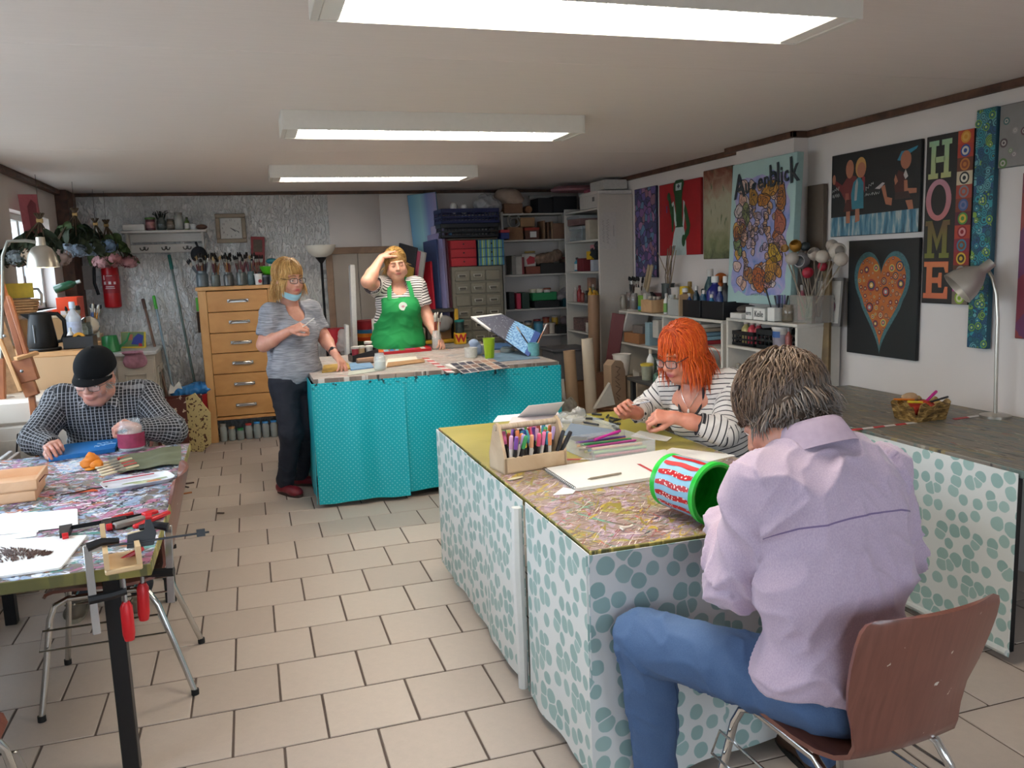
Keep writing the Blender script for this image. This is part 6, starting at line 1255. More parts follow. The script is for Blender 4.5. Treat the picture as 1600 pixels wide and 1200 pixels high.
mb=MB();mb.lathe([(.05,z0),(.10,z0+.025),(.135,z0+.07),(.148,z0+.115),(.142,z0+.115),(.128,z0+.07),(.09,z0+.03),(.0001,z0+.012)],(0,0,0),28,0,None,False);mb.build('bowl_shade',M('#d8d4c8',.35,0,.02),tl_)
fb_=T('framed_board','large leaning board of two grey panels in a brown wooden frame','board',(1.11,8.58,.0));mwf=wood('#7d6350','#957860',(3,3,3),.6,'weathered_frame')
for a,b in(((-.345,-.03,1.745),(.345,.0,1.81)),((-.345,-.03,.3),(-.28,0,1.745)),((.28,-.03,.3),(.345,0,1.745))):mb=MB();mb.box2(a,b);mb.build('frame_rail',mwf,fb_)
mp_=M('#a2978c',.7,0,.05,6)
for a,b in((-.28,-.03),(-.025,.28)):mb=MB();mb.box2((a,-.02,.3),(b,-.008,1.745),0,.003);mb.build('panel',mp_,fb_)
for s in(-.2,.2):mb=MB();mb.box2((s-.02,-.03,0),(s+.02,0,.3));mb.build('foot',mwf,fb_)
t=canvas_thing('canvas','big white canvas turned edge on beside the floor lamp',(.905,8.0,.82),.36,1.62,(-.993,.075,.03),M('#d4d1cc',.6,0,.02),M('#c9c5bf',.6),.045,.02,'canvas')
t=canvas_thing('canvas','smaller white canvas edge in front of the big one by the lamp',(.80,7.72,.55),.30,1.08,(-.99,.06,.04),M('#dcd9d4',.6,0,.02),M('#d0ccc6',.6),.03,.03,'canvas')
bk=tub('bucket','plain red bucket on the stool behind the floor lamp pole',(.79,8.32,.78),.24,.10,M('#b01c26',.4),None,None,'bucket',.85)
P,Fq=blob_mesh([((.86,8.16,.87),(.08,.05,.10)),((.90,8.15,.81),(.06,.05,.06)),((.84,8.16,.96),(.04,.03,.06))],.008,.04,1,.02,24);o=mesh_obj('plastic_bag',[(P,Fq)],glass('#cfc6bf',.3,.45,'crinkled_clear_bag'),None);tag(o,'crinkled clear plastic bag by the red bucket','bag')
st_=T('low_shelf','low dark shelf at the back wall carrying buckets and pots','shelf',(1.06,8.3,0));mb=MB();mb.box2((-.34,-.22,.74),(.42,.22,.775));mb.build('shelf_board',M('#6b6259',.7,0,.08),st_)
for s in(-.32,.40):mb=MB();mb.box2((s-.015,-.2,0),(s+.015,.2,.74));mb.build('side_panel',M('#6b6259',.7,0,.08),st_)
for k,(c,lb)in enumerate((('#3a4a30','olive pot at the bottom of the rainbow pot stack'),('#c8481c','orange pot in the rainbow pot stack'),('#d9822b','light orange pot in the rainbow pot stack'),('#2f6f9a','blue pot in the rainbow pot stack'),('#8f1f28','dark red pot on top of the rainbow pot stack'))):
 tub('flower_pot',lb,(1.08,8.2,.777+.036*k),(.12,.12,.12,.12,.17)[k],.112,M(c,.45),None,'stacked coloured pots','pot',.82)
box_thing('box','flat white box on the low shelf right of the pots','box',(1.32,8.25,.777),(.2,.2,.09),M('#c9c4bd',.6),.1);box_thing('box','grey flat box resting on the white one right of the pots','box',(1.31,8.27,.868),(.18,.18,.05),M('#8f8a84',.6),-.1)
wc_=T('white_chair','white wooden chair behind the woman in the apron','chair',(1.31,7.70,0),.05);mwc=M('#d6d0c6',.5,0,.05)
for sx in(-1,1):
 mb=MB();mb.box2((sx*.19-.018,-.2,0),(sx*.19+.018,-.165,.45),0,.003);mb.build('leg',mwc,wc_)
 mb=MB();mb.box2((sx*.19-.022,.17,0),(sx*.19+.022,.2,1.12),0,.004);mb.build('leg',mwc,wc_)
mb=MB();mb.box2((-.21,-.22,.45),(.21,.2,.475),0,.006);mb.build('seat',mwc,wc_)
for z in(.62,.78,.94,1.08):mb=MB();mb.box2((-.19,.175,z),(.19,.192,z+.05));mb.build('back_slat',mwc,wc_)
CL=[('black topped canvas, leftmost of the leaning stack behind the apron','#26262c',(1.50,8.30,1.50),.30,.62,.20),('ochre yellow canvas edge in the leaning stack','#b09240',(1.47,8.22,1.40),.24,.42,.20),('dusty pink canvas edge in the leaning stack','#a8485e',(1.535,8.26,1.46),.26,.62,.22),('pale grey canvas edge at a slant in the leaning stack','#a8a6a0',(1.575,8.2,1.46),.24,.60,.24),('bright red canvas standing beside the slanted stack','#b01a2c',(1.69,8.22,1.32),.24,.62,-.12),('deep blue canvas edge between red and lilac ones','#3c4c7a',(1.78,8.30,1.42),.22,.86,-.10),('lilac canvas edge in the tall leaning stack','#8f8ab4',(1.83,8.28,1.44),.24,.95,-.10),('pale lavender canvas, tallest of the narrow leaning edges','#b3a9c9',(1.865,8.32,1.50),.20,1.0,-.10),('maroon canvas edge beside the lavender one','#5b2f3a',(1.90,8.3,1.46),.18,.92,-.09),('sky blue canvas edge in the tall leaning stack','#6f9cc4',(1.945,8.30,1.46),.18,.90,-.08),('petrol blue canvas edge, last of the tall stack','#24527a',(1.975,8.26,1.40),.16,.78,-.07)]
for lb,c,p,w,h,ro in CL:canvas_thing('canvas',lb,p,w,h,(-.90,-.42,.05),M(c,.55,0,.06,8),M(c,.6,0,.04),.022,-ro,'canvas')
tg=NT('blue_gradient_painting');gz_=tg.n('SeparateXYZ');tg.L.new(tg.co('Object'),gz_.inputs[0]);c=tg.ramp(tg.math('MULTIPLY_ADD',gz_.outputs[0],2.2,.5),[(.1,'#4a86b8'),(.45,'#8fc4cc'),(.6,'#7a8ac0'),(.9,'#a89ac0')]);tg.color(c);tg.set(Roughness=.5)
canvas_thing('painting','tall painting in blue and aqua gradients reaching the ceiling',(1.80,8.50,1.66),.30,1.34,(-.45,-.88,.02),tg.m,M('#5f93b4',.6),.03,.075)
yr=T('side_shelf','shelf with a yellow post and dark top under the leaning canvases','shelf',(1.78,8.2,0));myl=M('#c79a24',.45,0,.05)
mb=MB();mb.box2((-.30,-.24,1.14),(.17,.2,1.17));mb.build('top',M('#3d3833',.6),yr)
mb=MB();mb.box2((.135,-.25,0),(.17,-.215,1.17));mb.build('post',myl,yr)
for s in(-.29,):mb=MB();mb.box2((s-.015,-.24,0),(s+.015,-.21,1.14));mb.build('post',M('#5a5048',.6),yr)
mb=MB();mb.box2((-.28,-.24,.84),(.135,.2,.87));mb.build('shelf_board',myl,yr);mb=MB();mb.box2((-.28,.18,.3),(.16,.2,1.14));mb.build('back_panel',M('#7a5a44',.7),yr)
P,Fq=blob_mesh([((1.80,7.99,1.05),(.10,.05,.06)),((1.80,7.99,.99),(.08,.04,.04))],.007,.03,1,.008,20);o=mesh_obj('bag',[(P,Fq)],M('#8f8c8a',.5,0,.06),None);tag(o,'grey folded bag hanging under the dark shelf top','bag')
for k in range(3):box_thing('box',['brown box on the yellow shelf','small dark box on the yellow shelf','pale box at the left of the yellow shelf'][k],'box',(1.84-.13*k,8.15,.872),(.11,.2,(.16,.1,.12)[k]),[KRAFT,M('#4a423c',.7),M('#a89a88',.7)][k])
mc=T('drawer_cabinet','grey green metal cabinet of small drawers beside the shelves','cabinet',(2.22,8.36,0));mm=M('#7d7768',.45,.3,.06,12)
mb=MB();mb.box2((-.265,-.19,.02),(.265,.25,1.575),0,.004);mb.build('carcass',mm,mc)
hm_=M('#bdb6a8',.35,.7,.03);md=M('#868070',.42,.3,.05,16);z1=1.535;pt_=.1245
for r_ in range(8):
 for c in range(3):
  x=-.16+.16*c;z=z1-pt_*r_;d=MB();d.box2((x-.074,-.204,z-.105),(x+.074,-.15,z),0,.004);dr=d.build('drawer',md,mc)
  if(r_,c)in((0,2),(2,0)):continue
  h=MB();zz=z-.055;h.tube([(x-.042,-.206,zz+.016),(x-.036,-.214,zz-.012),(x+.036,-.214,zz-.012),(x+.042,-.206,zz+.016)],.006,6);h.box((x,-.207,zz+.016),(.09,.005,.008));h.build('handle',hm_,dr)
  l=MB();l.box((x,-.2055,zz+.002),(.06,.002,.018),0,None,.0005);l.build('label_holder',M('#4d483e',.6),dr)
def drawer_box(lb,loc,size,mat,sidem,n,hx=.0):
 t=T('drawer_box',lb,'box',loc);x,y,z=size;mb=MB();mb.box((0,.004,z/2),(x,y,z));mb.build('body',sidem,t)
 for k in range(n):d=MB();h=z/n;d.box((0,-y/2-.002,h*(k+.5)),(x-.01,.012,h-.008));q=d.build('drawer',mat,t);e=MB();e.cyl((hx,-y/2-.0075,h*(k+.55)),(hx,-y/2-.010,h*(k+.55)),.0085,.0085,10);e.build('finger_hole',M('#161313',.8),q)
 return t
drawer_box('red box of three drawers on the metal cabinet',(2.085,8.32,1.577),(.27,.32,.26),M('#a81a26',.5),M('#8f1820',.5),3)
ts=NT('striped_cardboard');q=ts.n('SeparateXYZ');ts.L.new(ts.co('Object'),q.inputs[0]);c=ts.ramp(ts.math('FRACT',ts.math('MULTIPLY',q.outputs[0],17)),[(0,'#2f6f9c'),(.2,'#7fa03c'),(.36,'#b9c48a'),(.5,'#4c93b0'),(.68,'#8aa84a'),(.82,'#35618c')],'CONSTANT');ts.color(c);ts.set(Roughness=.5)
drawer_box('blue and green striped box of three drawers on the metal cabinet',(2.375,8.32,1.577),(.275,.32,.26),ts.m,M('#2c5a78',.5),3)
box_thing('board_stack','flat stack of brown boards lying on the two drawer boxes','board',(2.20,8.36,1.838),(.52,.3,.02),M('#6d5d4e',.7,0,.15,20),.02)
crate('crate','black slotted plastic crate below the navy one above the metal cabinet',(2.16,8.34,1.860),(.60,.36,.14),M('#14151c',.4),.0,2,16)
crate('crate','navy slotted crate on top of the black one near the ceiling',(2.17,8.34,2.002),(.60,.36,.145),M('#1b2250',.4),.02,2,16)
for k,(x,lb)in enumerate(((2.03,'white foam egg lying left in the navy crate'),(2.135,'white foam egg right of the larger one in the navy crate'))):mb=MB();mb.sph((0,0,.055),(.042,.042,.058-.006*k),14,10);one(mb,'foam_egg',M('#d9d6d4',.6,0,.02),lb,'egg',(x,8.26,2.105-.01*k))
P,Fq=blob_mesh([((2.34,8.27,2.19),(.10,.07,.07)),((2.44,8.30,2.17),(.10,.08,.08)),((2.38,8.3,2.25),(.07,.06,.05))],.008,.04,1,.022,20);o=mesh_obj('plastic_bag',[(P,Fq)],glass('#c6c4c8',.25,.5,'clear_film'),None);tag(o,'clear plastic bag stuffed with white pieces in the navy crate','bag')
mb=MB();mb.sph((0,0,0),(.05,.04,.04),12,8);mb.sph((.06,.0,.02),(.035,.03,.03),10,7);o=one(mb,'foam_shape',M('#e2dfdc',.6),'white foam shapes inside the clear bag in the navy crate','ornament',(2.32,8.27,2.17))
box_thing('box','dark blue box with a red lid wedged beside the black crate','box',(2.535,8.26,1.838),(.09,.14,.09),M('#1d2f6c',.5),0,None,.004,M('#a8343a',.5))
sh=T('shelf_unit','white shelf unit along the back wall crammed with craft material','shelf',(2.93,8.5,0));msh=M('#c9c4bb',.5,0,.03)
SZ=[2.10,1.83,1.47,1.11,.825];
for s in(-.37,.37):mb=MB();mb.box2((s-.012,-.15,0),(s+.012,.165,2.12));mb.build('side_panel',msh,sh)
for z in SZ+[.12]:mb=MB();mb.box2((-.36,-.15,z-.018),(.36,.165,z),0,.002);mb.build('shelf_board',msh,sh)
su=T('shelf_unit','white shelf unit on the right wall, its tall end panel facing the room','shelf',(3.36,7.75,0));SZ2=[2.08,1.79,1.485,1.17,.88]
mb=MB();mb.box2((-.18,-.45,0),(.175,-.425,2.20));mb.build('end_panel',M('#c4bbb0',.5,0,.03),su);mb=MB();mb.box2((-.18,.42,0),(.175,.445,2.12));mb.build('end_panel',msh,su)
for z in SZ2+[.12]:mb=MB();mb.box2((-.18,-.425,z-.018),(.175,.42,z),0,.002);mb.build('shelf_board',msh,su)
n_=canvas_thing('notice','handwritten white notice taped sideways to the shelf end panel',(3.275,7.294,1.86),.17,.34,(0,-1,0),M('#c6beb6',.7),None,.002,0,'notice')
scrib(n_,M('#3a3432',.7),[(-.005,-.12,-.005,.11,.03),(-.05,-.10,-.05,.10,.022),(.055,-.05,.055,.05,.012)],.0022,3)
t=box_thing('carton','white lidded carton on the shelf end panel under the ceiling','box',(3.36,7.55,2.085),(.34,.46,.15),M('#c9c3bc',.55),0,None,.004,M('#d4cec7',.55));mb=MB();mb.box((-.173,-.12,.08),(.002,.05,.04));mb.build('sticker',M('#6a6460',.6),t)
box_thing('carton','smaller white carton on top of the lidded one, touching the ceiling','box',(3.40,7.55,2.252),(.24,.34,.09),M('#d0cac3',.55))
def SB(px_,z,Y=8.42):return Vector((ony(px_,400,Y)[0],Y,z+.001))
def SR(px_,z,X=3.30):return Vector((X,onx(px_,430,X)[1],z+.001))
def bx(lb,p,s,c,rz=0,lid=None,nm='box',cat='box',**k):return box_thing(nm,lb,cat,p,s,M(c,.65,0,.08,20)if isinstance(c,str)else c,rz,None,.004,M(lid,.6)if lid else None)
bx('brown carton under the beige sack on top of the shelf',SB(800,2.10),(.20,.22,.10),'#7a5a44');P,Fq=blob_mesh([((2.66,8.42,2.28),(.13,.12,.075)),((2.70,8.36,2.24),(.10,.08,.05)),((2.58,8.42,2.29),(.06,.06,.05))],.008,.05,1,.014,14);P[:,2]=np.minimum(P[:,2],2.36);o=mesh_obj('sack',[(P,Fq)],M('#b09a8a',.8,0,.08),None);tag(o,'beige cloth sack on the brown carton above the shelves','sack')
mb=MB();mb.lathe([(.035,-.06),(.04,-.05),(.04,.05),(.035,.06)],(0,0,.04),14,0,rotx(PI/2));one(mb,'wood_log',M('#8a5f42',.8,0,.1),'short round of wood lying on top of the shelf','log',SB(826,2.10))
bx('black suitcase lying on top of the shelf, left half',SB(858,2.10),(.30,.26,.15),'#1a1a1e');bx('black bag beside the suitcase on top of the shelf',Vector((3.22,8.36,2.101)),(.26,.24,.16),'#17171b');t=bx('grey metal level lying across the black suitcase',SB(846,2.252),(.24,.04,.035),'#9a9894',.05)
bx('pink cardboard tube box at the corner of the shelf top',SR(925,2.08,3.3),(.10,.10,.20),'#a85a68');mb=MB();mb.lathe([(.0001,0),(.20,.0),(.21,.02),(.17,.05),(.0001,.06)],(0,0,0),24,0,None,True,1.2,.8);o=one(mb,'straw_hat',M('#9a6a70',.7,0,.1,40),'wide pink hat lying over the bags under the ceiling','hat',(3.22,7.98,2.285))
bx('brown carton with a pale label on the top shelf',SB(802,1.83),(.17,.2,.13),'#7d5a3e');t=T('wreath','pale wire wreath standing behind the brown carton','wreath',SB(805,1.96));mb=MB();mb.tube([(.07*cos(a),0,.07+.07*sin(a))for a in RING(20)],.009,6,0,False,True);mb.build('ring',M('#a8a49c',.6),t);mb=MB();mb.tube([(.045*cos(a),-.01,.06+.04*sin(a))for a in RING(14)],.008,6,0,False,True);mb.build('inner_ring',M('#8a867e',.6),t)
t=bx('dark carton with a red rim and white label on the top shelf',SB(828,1.83),(.15,.2,.12),'#5f3a2c',0,'#8f3020');mb=MB();mb.box((.01,-.101,.05),(.07,.003,.06));mb.build('paper_label',WHITE,t);bx('tan carton stacked behind the red rimmed one',SB(822,1.96,8.48),(.16,.18,.10),'#a07c58')
for k,(x,h,c)in enumerate(((847,.19,'#8a6a4e'),(853,.17,'#6d4d38'),(859,.18,'#947458'))):bx(['tan board upright on the top shelf beside the cartons','dark board upright in the row on the top shelf','light board upright in the row on the top shelf'][k],SB(x,1.83),(.02,.2,h),c,nm='board',cat='board')
bx('large brown carton leaning on the upright boards',SB(872,1.83),(.17,.2,.16),'#7a5a46');t=bx('small dark picture frame in front of the large brown carton',SB(862,1.83,8.34),(.06,.02,.09),'#3d2a22',nm='framed_picture',cat='picture')
t=T('hanging_mesh_bag','pale hanging bag with a dark clip between the two shelf units','bag',SB(886,1.83,8.36));mb=MB();mb.box((0,0,.2),(.10,.04,.12));mb.build('pouch',M('#a8a49c',.6),t);mb=MB();mb.sph((0,-.02,.1),(.04,.03,.04),10,7);mb.build('clip',M('#2b2826',.6),t)
t=box_thing('storage_box','clear storage box with grey contents on the top corner shelf','box',SR(915,1.79,3.3),(.2,.34,.14),glass('#b8c0c0',.15,.5,'frosted_plastic'),0,None,.006,glass('#c9cfd0',.15,.6,'frosted_lid'));P,Fq=blob_mesh([((0,0,.05),(.08,.14,.05))],.01,.02,1,.02,16);mesh_obj('contents',[(P,Fq)],M('#7d7a78',.8,0,.2,30),None).parent=t
box_thing('storage_box','second clear box with pink paper stacked on the first','box',SR(912,1.945,3.3),(.2,.34,.09),M('#8a6a66',.5,0,.15,14),0,None,.006,glass('#c9cfd0',.15,.6,'frosted_lid'));bx('cream carton at the front of the top corner shelf',SR(931,1.79,3.27),(.16,.10,.19),'#b9ae9c')
for k,(x,w,h,c)in enumerate(((798,.045,.20,'#7f7974'),(806,.07,.19,'#a8a39c'),(812,.03,.18,'#7a2f34'))):bx(['dark grey folder on the second shelf','pale folder on the second shelf','dark red book beside the pale folder'][k],SB(x,1.47),(w,.2,h),c,nm='folder',cat='folder')
bx('reddish carton on the second shelf holding a white card',SB(828,1.47),(.155,.2,.08),'#7d4436');t=bx('white card with a red print standing in the reddish carton',SB(826,1.55,8.36),(.15,.02,.13),'#b8b2ac',nm='card',cat='card');mb=MB();mb.flat([(-.03,.0),(.05,.01),(.06,.07),(.0,.09),(-.04,.05)],0,0,FRONT,(.01,-.011,.02));mb.build('print',M('#a8303c',.6),t)
mb=MB();mb.tube([(.05*cos(a),.03*sin(a),.02)for a in RING(16)],.012,6,0,False,True);one(mb,'ring',M('#b39a5a',.5,.3),'golden ring lying on top of the white card carton','ornament',SB(828,1.68))
bx('wide black basket of oddments on the second shelf',SB(860,1.47),(.30,.2,.11),'#2b2826');P,Fq=blob_mesh([((3.06,8.38,1.63),(.11,.06,.06)),((3.16,8.38,1.66),(.06,.05,.06)),((2.96,8.38,1.62),(.07,.06,.05))],.008,.03,1,.014,26);o=mesh_obj('dolls',[(P,Fq)],M('#8f7462',.8,0,.25,30),None);tag(o,'brown soft toys heaped on the black basket','toy')
for k in range(5):bx(['thin brown booklet','thin red booklet','thin cream booklet','thin dark booklet','thin pinkish booklet'][k]+' at the right end of the second shelf',SB(880+3.4*k,1.47),(.02,.18,.15+.015*(k%3)),['#7a5a48','#8f3c3a','#b09c84','#5a4a44','#a87c74'][k],nm='booklet',cat='book')
for k,(x,c,cap)in enumerate(((902,'#3f8fa8','#2b2b2e'),(907,'#b5cdd6','#c9cccc'))):bottle('bottle',['teal paint bottle on the second corner shelf','pale blue paint bottle beside the teal one'][k],SR(x,1.485),.14,.028,M(c,.4),M(cap,.4),None,'bottle',.4,WHITE)
bx('small white box on the second corner shelf',SR(909,1.485,3.26),(.06,.10,.06),'#bdb5ac');bx('dark red box on the second corner shelf',SR(918,1.485),(.16,.16,.13),'#6d1f26');bx('white and blue box at the front of the second corner shelf',SR(930,1.485,3.25),(.07,.07,.11),'#b9bcc4');bx('bright yellow box piled on the dark red one',SR(930,1.60,3.3),(.13,.12,.08),'#c9a21c');P,Fq=blob_mesh([((3.28,7.62,1.66),(.05,.06,.06)),((3.28,7.50,1.73),(.05,.06,.04))],.007,.03,1,.02,24);o=mesh_obj('yarn',[(P,Fq)],M('#1d2326',.8,0,.1),None);tag(o,'black and dark green yarn heaped on the second corner shelf','yarn');bx('pink and white packet on the yellow box',SR(933,1.682,3.3),(.10,.09,.06),'#b98088');bx('grey carton at the back of the second corner shelf',SR(900,1.485,3.42),(.10,.16,.17),'#8a7a70')
bx('black folder box at the left of the third shelf',SB(793,1.11),(.06,.2,.18),'#23262a');bx('pinkish red folder upright on the third shelf',SB(804,1.11),(.045,.2,.165),'#a82c48',nm='folder',cat='folder');bx('dark green box on the third shelf',SB(815,1.11),(.08,.2,.17),'#24382e')
bx('black crate under the green basket on the third shelf',SB(848,1.11),(.28,.2,.075),'#15171a');t=open_box('basket','green plastic basket full of white things on the third shelf','basket',SB(845,1.187),(.27,.18,.085),M('#1f7a4a',.45));
for k,(dx,c)in enumerate(((-.10,'#c9c2ac'),(-.03,'#d6d0c0'),(.06,'#d9d5cc'))):tub('cup',['cream cup lying left in the green basket','white cup in the middle of the green basket','white pot with a brown lid in the green basket'][k],SB(845,1.20)+Vector((dx,0,0)),.11,.036,M(c,.5),None if k<2 else M('#8f4a34',.5),None,'cup')
open_box('bin','dark teal bin on the third shelf, right of the green basket','bin',SB(886,1.11),(.18,.2,.09),M('#1d4a52',.45));P,Fq=blob_mesh([((3.19,8.40,1.22),(.07,.06,.05)),((3.26,8.4,1.26),(.06,.05,.05))],.008,.03,1,.016,24);o=mesh_obj('cloth',[(P,Fq)],M('#8c8588',.8,0,.2,30),None);tag(o,'grey rag stuffed into the dark teal bin','cloth')
for k,(x,c,cap,h)in enumerate(((899,'#b8a8a0','#c9c2bc',.15),(905,'#8f2026','#7a1c20',.17),(910,'#8a3a30','#b8aaa0',.12),(922,'#c99a2a','#b9841c',.15),(928,'#c2841c','#d9a82c',.13),(916,'#3a2f2c','#26201e',.12))):bottle('bottle',['pale glue bottle on the third corner shelf','dark red paint bottle on the third corner shelf','short rusty paint bottle on the third corner shelf','yellow paint bottle near the end of the third corner shelf','short orange yellow bottle beside the end panel','black paint bottle on the third corner shelf'][k],SR(x,1.17,3.26),h,.027,M(c,.4),M(cap,.4),None,'bottle',.4)
bx('tall brown carton at the back of the third corner shelf',SR(915,1.17,3.45),(.07,.4,.24),'#9a7462')
bx('black and yellow packet on the fourth shelf',SB(812,.825),(.16,.14,.07),'#3a3a2c');bx('olive packet lying on the black and yellow one',SB(814,.897),(.16,.12,.03),'#8a8450');tub('tub','blue can on the fourth shelf',SB(838,.825),.13,.05,M('#3f7fa0',.4),M('#3a5a70',.4),None,'tub',1)
for k,x in enumerate((849,858)):tub('tub',['pinkish paint tub on the fourth shelf','white paint tub right of the pinkish one on the fourth shelf'][k],SB(x,.825),.11,.045,M(['#8f7468','#b3a89c'][k],.5),M('#b8b0a6',.5),None,'tub',1)
bx('wide black box on the fourth shelf, at its right end',SB(878,.825),(.24,.2,.09),'#1b1b1e');mb=MB();mb.sph((0,0,.04),(.06,.06,.05),12,8);mb.lathe([(.03,0),(.02,.1)],(.05,0,.04),10,0,roty(1.3));one(mb,'glue_gun',M('#6a5c60',.5),'greyish pink rounded tool lying on the wide black box','tool',SB(880,.917));bx('clear box of coloured bits on the fourth corner shelf',SR(914,.88),(.16,.30,.13),M('#8a6a66',.4,0,.45,60),0,None,'storage_box');bx('white carton at the front of the fourth corner shelf',SR(922,.88,3.22),(.07,.12,.10),'#c9c4bc')
bx('brown carton on the floor below the fourth shelf',Vector((2.80,8.42,.13)),(.30,.24,.46),'#7a5038');bx('second brown carton on the floor below the fourth shelf',Vector((3.10,8.42,.13)),(.24,.24,.40),'#85593c');t=open_box('plastic_box','big grey lidded box standing before the corner shelves','box',(2.98,7.75,.42),(.36,.34,.30),M('#6f6d70',.4,0,.05));mb=MB();mb.box((0,0,.31),(.40,.38,.03),0,None,.01);mb.build('lid',M('#5d5b5f',.4),t);bx('tall brown carton carrying the grey lidded box',Vector((2.98,7.75,0)),(.34,.32,.415),'#8a6446')
rq=np.random.RandomState(44);CQ=['#8a2a2c','#c9a23a','#b8aca0','#3a4a5a','#a85a3a','#6a6f5a','#d0c8bc','#4a2f2c']
for nm,n,z,lb in(('r',7,1.17,'small paint bottle in the back row of the third corner shelf'),('r',6,.88,'small bottle in the back row of the fourth corner shelf'),('r',6,1.485,'small bottle in the back row of the second corner shelf'),('b',6,.825,'small tin in the back row of the fourth shelf'),('b',5,1.11,'small tin in the back row of the third shelf')):
 for k in range(n):
  h,c=.10+.08*rq.rand(),CQ[rq.randint(8)]
  if nm=='r':bottle('bottle',lb,(3.38+.03*rq.rand(),7.44+.66*(k+.5)/n,z+.001),h,.024,M(c,.4),M(CQ[rq.randint(8)],.4),lb+'s','bottle',.45)
  else:tub('can',lb,(2.62+.62*(k+.5)/n,8.57,z+.001),h,.036,M(c,.45),M(CQ[rq.randint(8)],.4),lb+'s','can',1)
def tube_thing(lb,foot,top,r,c,nm='cardboard_tube'):
 foot,top=vec(foot),vec(top);t=T(nm,lb,'tube',tuple(foot));d=top-foot;u,v,dd=frame(d);L=np.linalg.norm(d);mb=MB();mb.lathe([(r,0),(r,L),(r*.86,L),(r*.86,L-.08),(.0001,L-.08)],(0,0,0),18,0,np.stack([u,v,dd],1));mb.build('roll',M(c,.65,0,.04,8),t);return t
tube_thing('pale thick paper roll standing at the corner of the teal table',(2.62,6.20,0),(2.60,6.25,.965),.048,'#c9b8a2','paper_roll');tube_thing('brown wrapping paper roll left of the pale thick one',(2.52,6.35,0),(2.50,6.40,.86),.05,'#a88a6c','paper_roll')
tube_thing('tall brown cardboard tube leaning on the shelf end panel',(3.05,7.18,0),(3.08,7.22,1.27),.055,'#8a6a50');tube_thing('thin white paper roll in the wicker basket',(2.36,6.15,.34),(2.34,6.17,.66),.018,'#d6cfc4','paper_roll')
basket('waste_basket','round wicker basket with crumpled paper by the teal table',(2.36,6.15,0),.11,.11,.34,'#7a4a32',0,9,1.15)
P,Fq=blob_mesh([((2.34,6.13,.38),(.09,.08,.07)),((2.38,6.12,.45),(.05,.05,.06)),((2.31,6.13,.47),(.04,.04,.05))],.007,.03,1,.03,22);o=mesh_obj('crumpled_paper',[(P,Fq)],M('#b8b0a2',.8,0,.25,30),None);tag(o,'crumpled whitish paper filling the wicker basket','paper')
basket('basket','low wicker basket under the printed paper bag',(2.80,6.15,.26),.14,.11,.15,'#8a5a3a',0,6,1.1);bxs=box_thing('box','brown carton on the floor carrying the low wicker basket','box',(2.80,6.15,0),(.30,.26,.255),KRAFT)
pb=T('paper_bag','tall brown paper bag printed with dark letters, leaning','bag',(2.78,6.12,.415),.25);mb=MB();mb.prism([(-.07,0),(.075,0),(.07,.33),(.03,.37),(-.03,.38),(-.075,.34)],-.05,.05,0,np.array([[1,0,0],[0,0,-1],[0,1,0.]]));mb.build('body',M('#9a8068',.8,0,.06,12),pb)
scrib(pb,M('#4a342a',.8),[(-.012,.05,.0,.33,.05)],.006,8,FRONT,-.052)
mb=MB();mb.prism([(-.12,0),(.06,.02),(.02,.20)],-.02,.02,0,np.array([[1,0,0],[0,0,-1],[0,1,0.]]));o=one(mb,'paper_cone',M('#c9c3b8',.7),'white folded paper cone beside the printed bag','paper',(2.68,6.05,.42))
t=open_box('bin','beige open bin of paper offcuts behind the right hand of the orange haired woman','bin',(3.02,6.05,.30),(.26,.22,.36),M('#a8957e',.7,0,.05));bxs=box_thing('box','carton on the floor carrying the beige bin','box',(3.02,6.05,0),(.28,.26,.298),KRAFT)
for k in range(6):mb=MB();mb.prism([(-.03,0),(.03,0),(.025+.006*(k%3),.34),(-.028,.37-.03*(k%2))],-.002,.002,0,rotz(.5*k)@np.array([[1,0,.1],[0,0,-1],[0,1,0.]]));one(mb,'paper_offcut',M(['#cfc8bb','#b9b0a0','#ddd6ca'][k%3],.8),'pale paper offcut sticking out of the beige bin','paper',(2.93+.034*k,6.03+.02*(k%2),.34),0,'paper offcuts in the beige bin')
tub('pot','white tapered pot tilted on the paper offcuts',(2.86,6.15,.66),.17,.075,M('#cfc6ba',.5),None,None,'pot',.75)
t=canvas_thing('board','dark red board leaning against the low shelf',(3.13,6.92,.72),.12,.78,(-.6,-.8,.05),M('#5d1f22',.6),None,.015,-.14,'board');t=canvas_thing('board','white board leaning behind the dark red one',(3.19,6.98,.70),.12,.72,(-.6,-.8,.05),M('#c9c2b8',.6),None,.015,-.08,'board')
box_thing('box','small brown carton standing by the shelf end panel','box',(3.12,7.02,.30),(.16,.16,.26),M('#6d4a38',.7));box_thing('box','plain carton under the small brown one by the end panel','box',(3.12,7.02,0),(.18,.18,.298),KRAFT)
tr2=T('side_table','low white side table full of paint tubs before the shelves','table',(2.98,5.55,0));mb=MB();mb.box2((-.22,-.24,.66),(.24,.30,.685));mb.build('tabletop',M('#3a3734',.6),tr2)
for sx in(-1,1):
 for sy in(-1,1):leg(tr2,(.01+sx*.2,.03+sy*.22,0),.66,.035)
TB=[('white flower pot like bucket among the tubs',2.90,5.50,.15,.055,'#c9c6c0',None),('white tub with printed specks, nearest the glasses',3.03,5.36,.10,.06,'#b9b4a8',None),('clear jar with coloured flakes at the left of the tubs',2.82,5.62,.12,.045,'#8a8a78','#b9a030'),('white tub with a blue label among the tubs',3.05,5.62,.16,.06,'#bfc4c4','#c9cccc'),('small green tub at the back of the tubs',2.95,5.74,.17,.045,'#4a6a50','#2f3a34'),('big white bucket behind the glasses of the orange haired woman',3.14,5.5,.17,.07,'#b8bcbc','#c9cccc')]
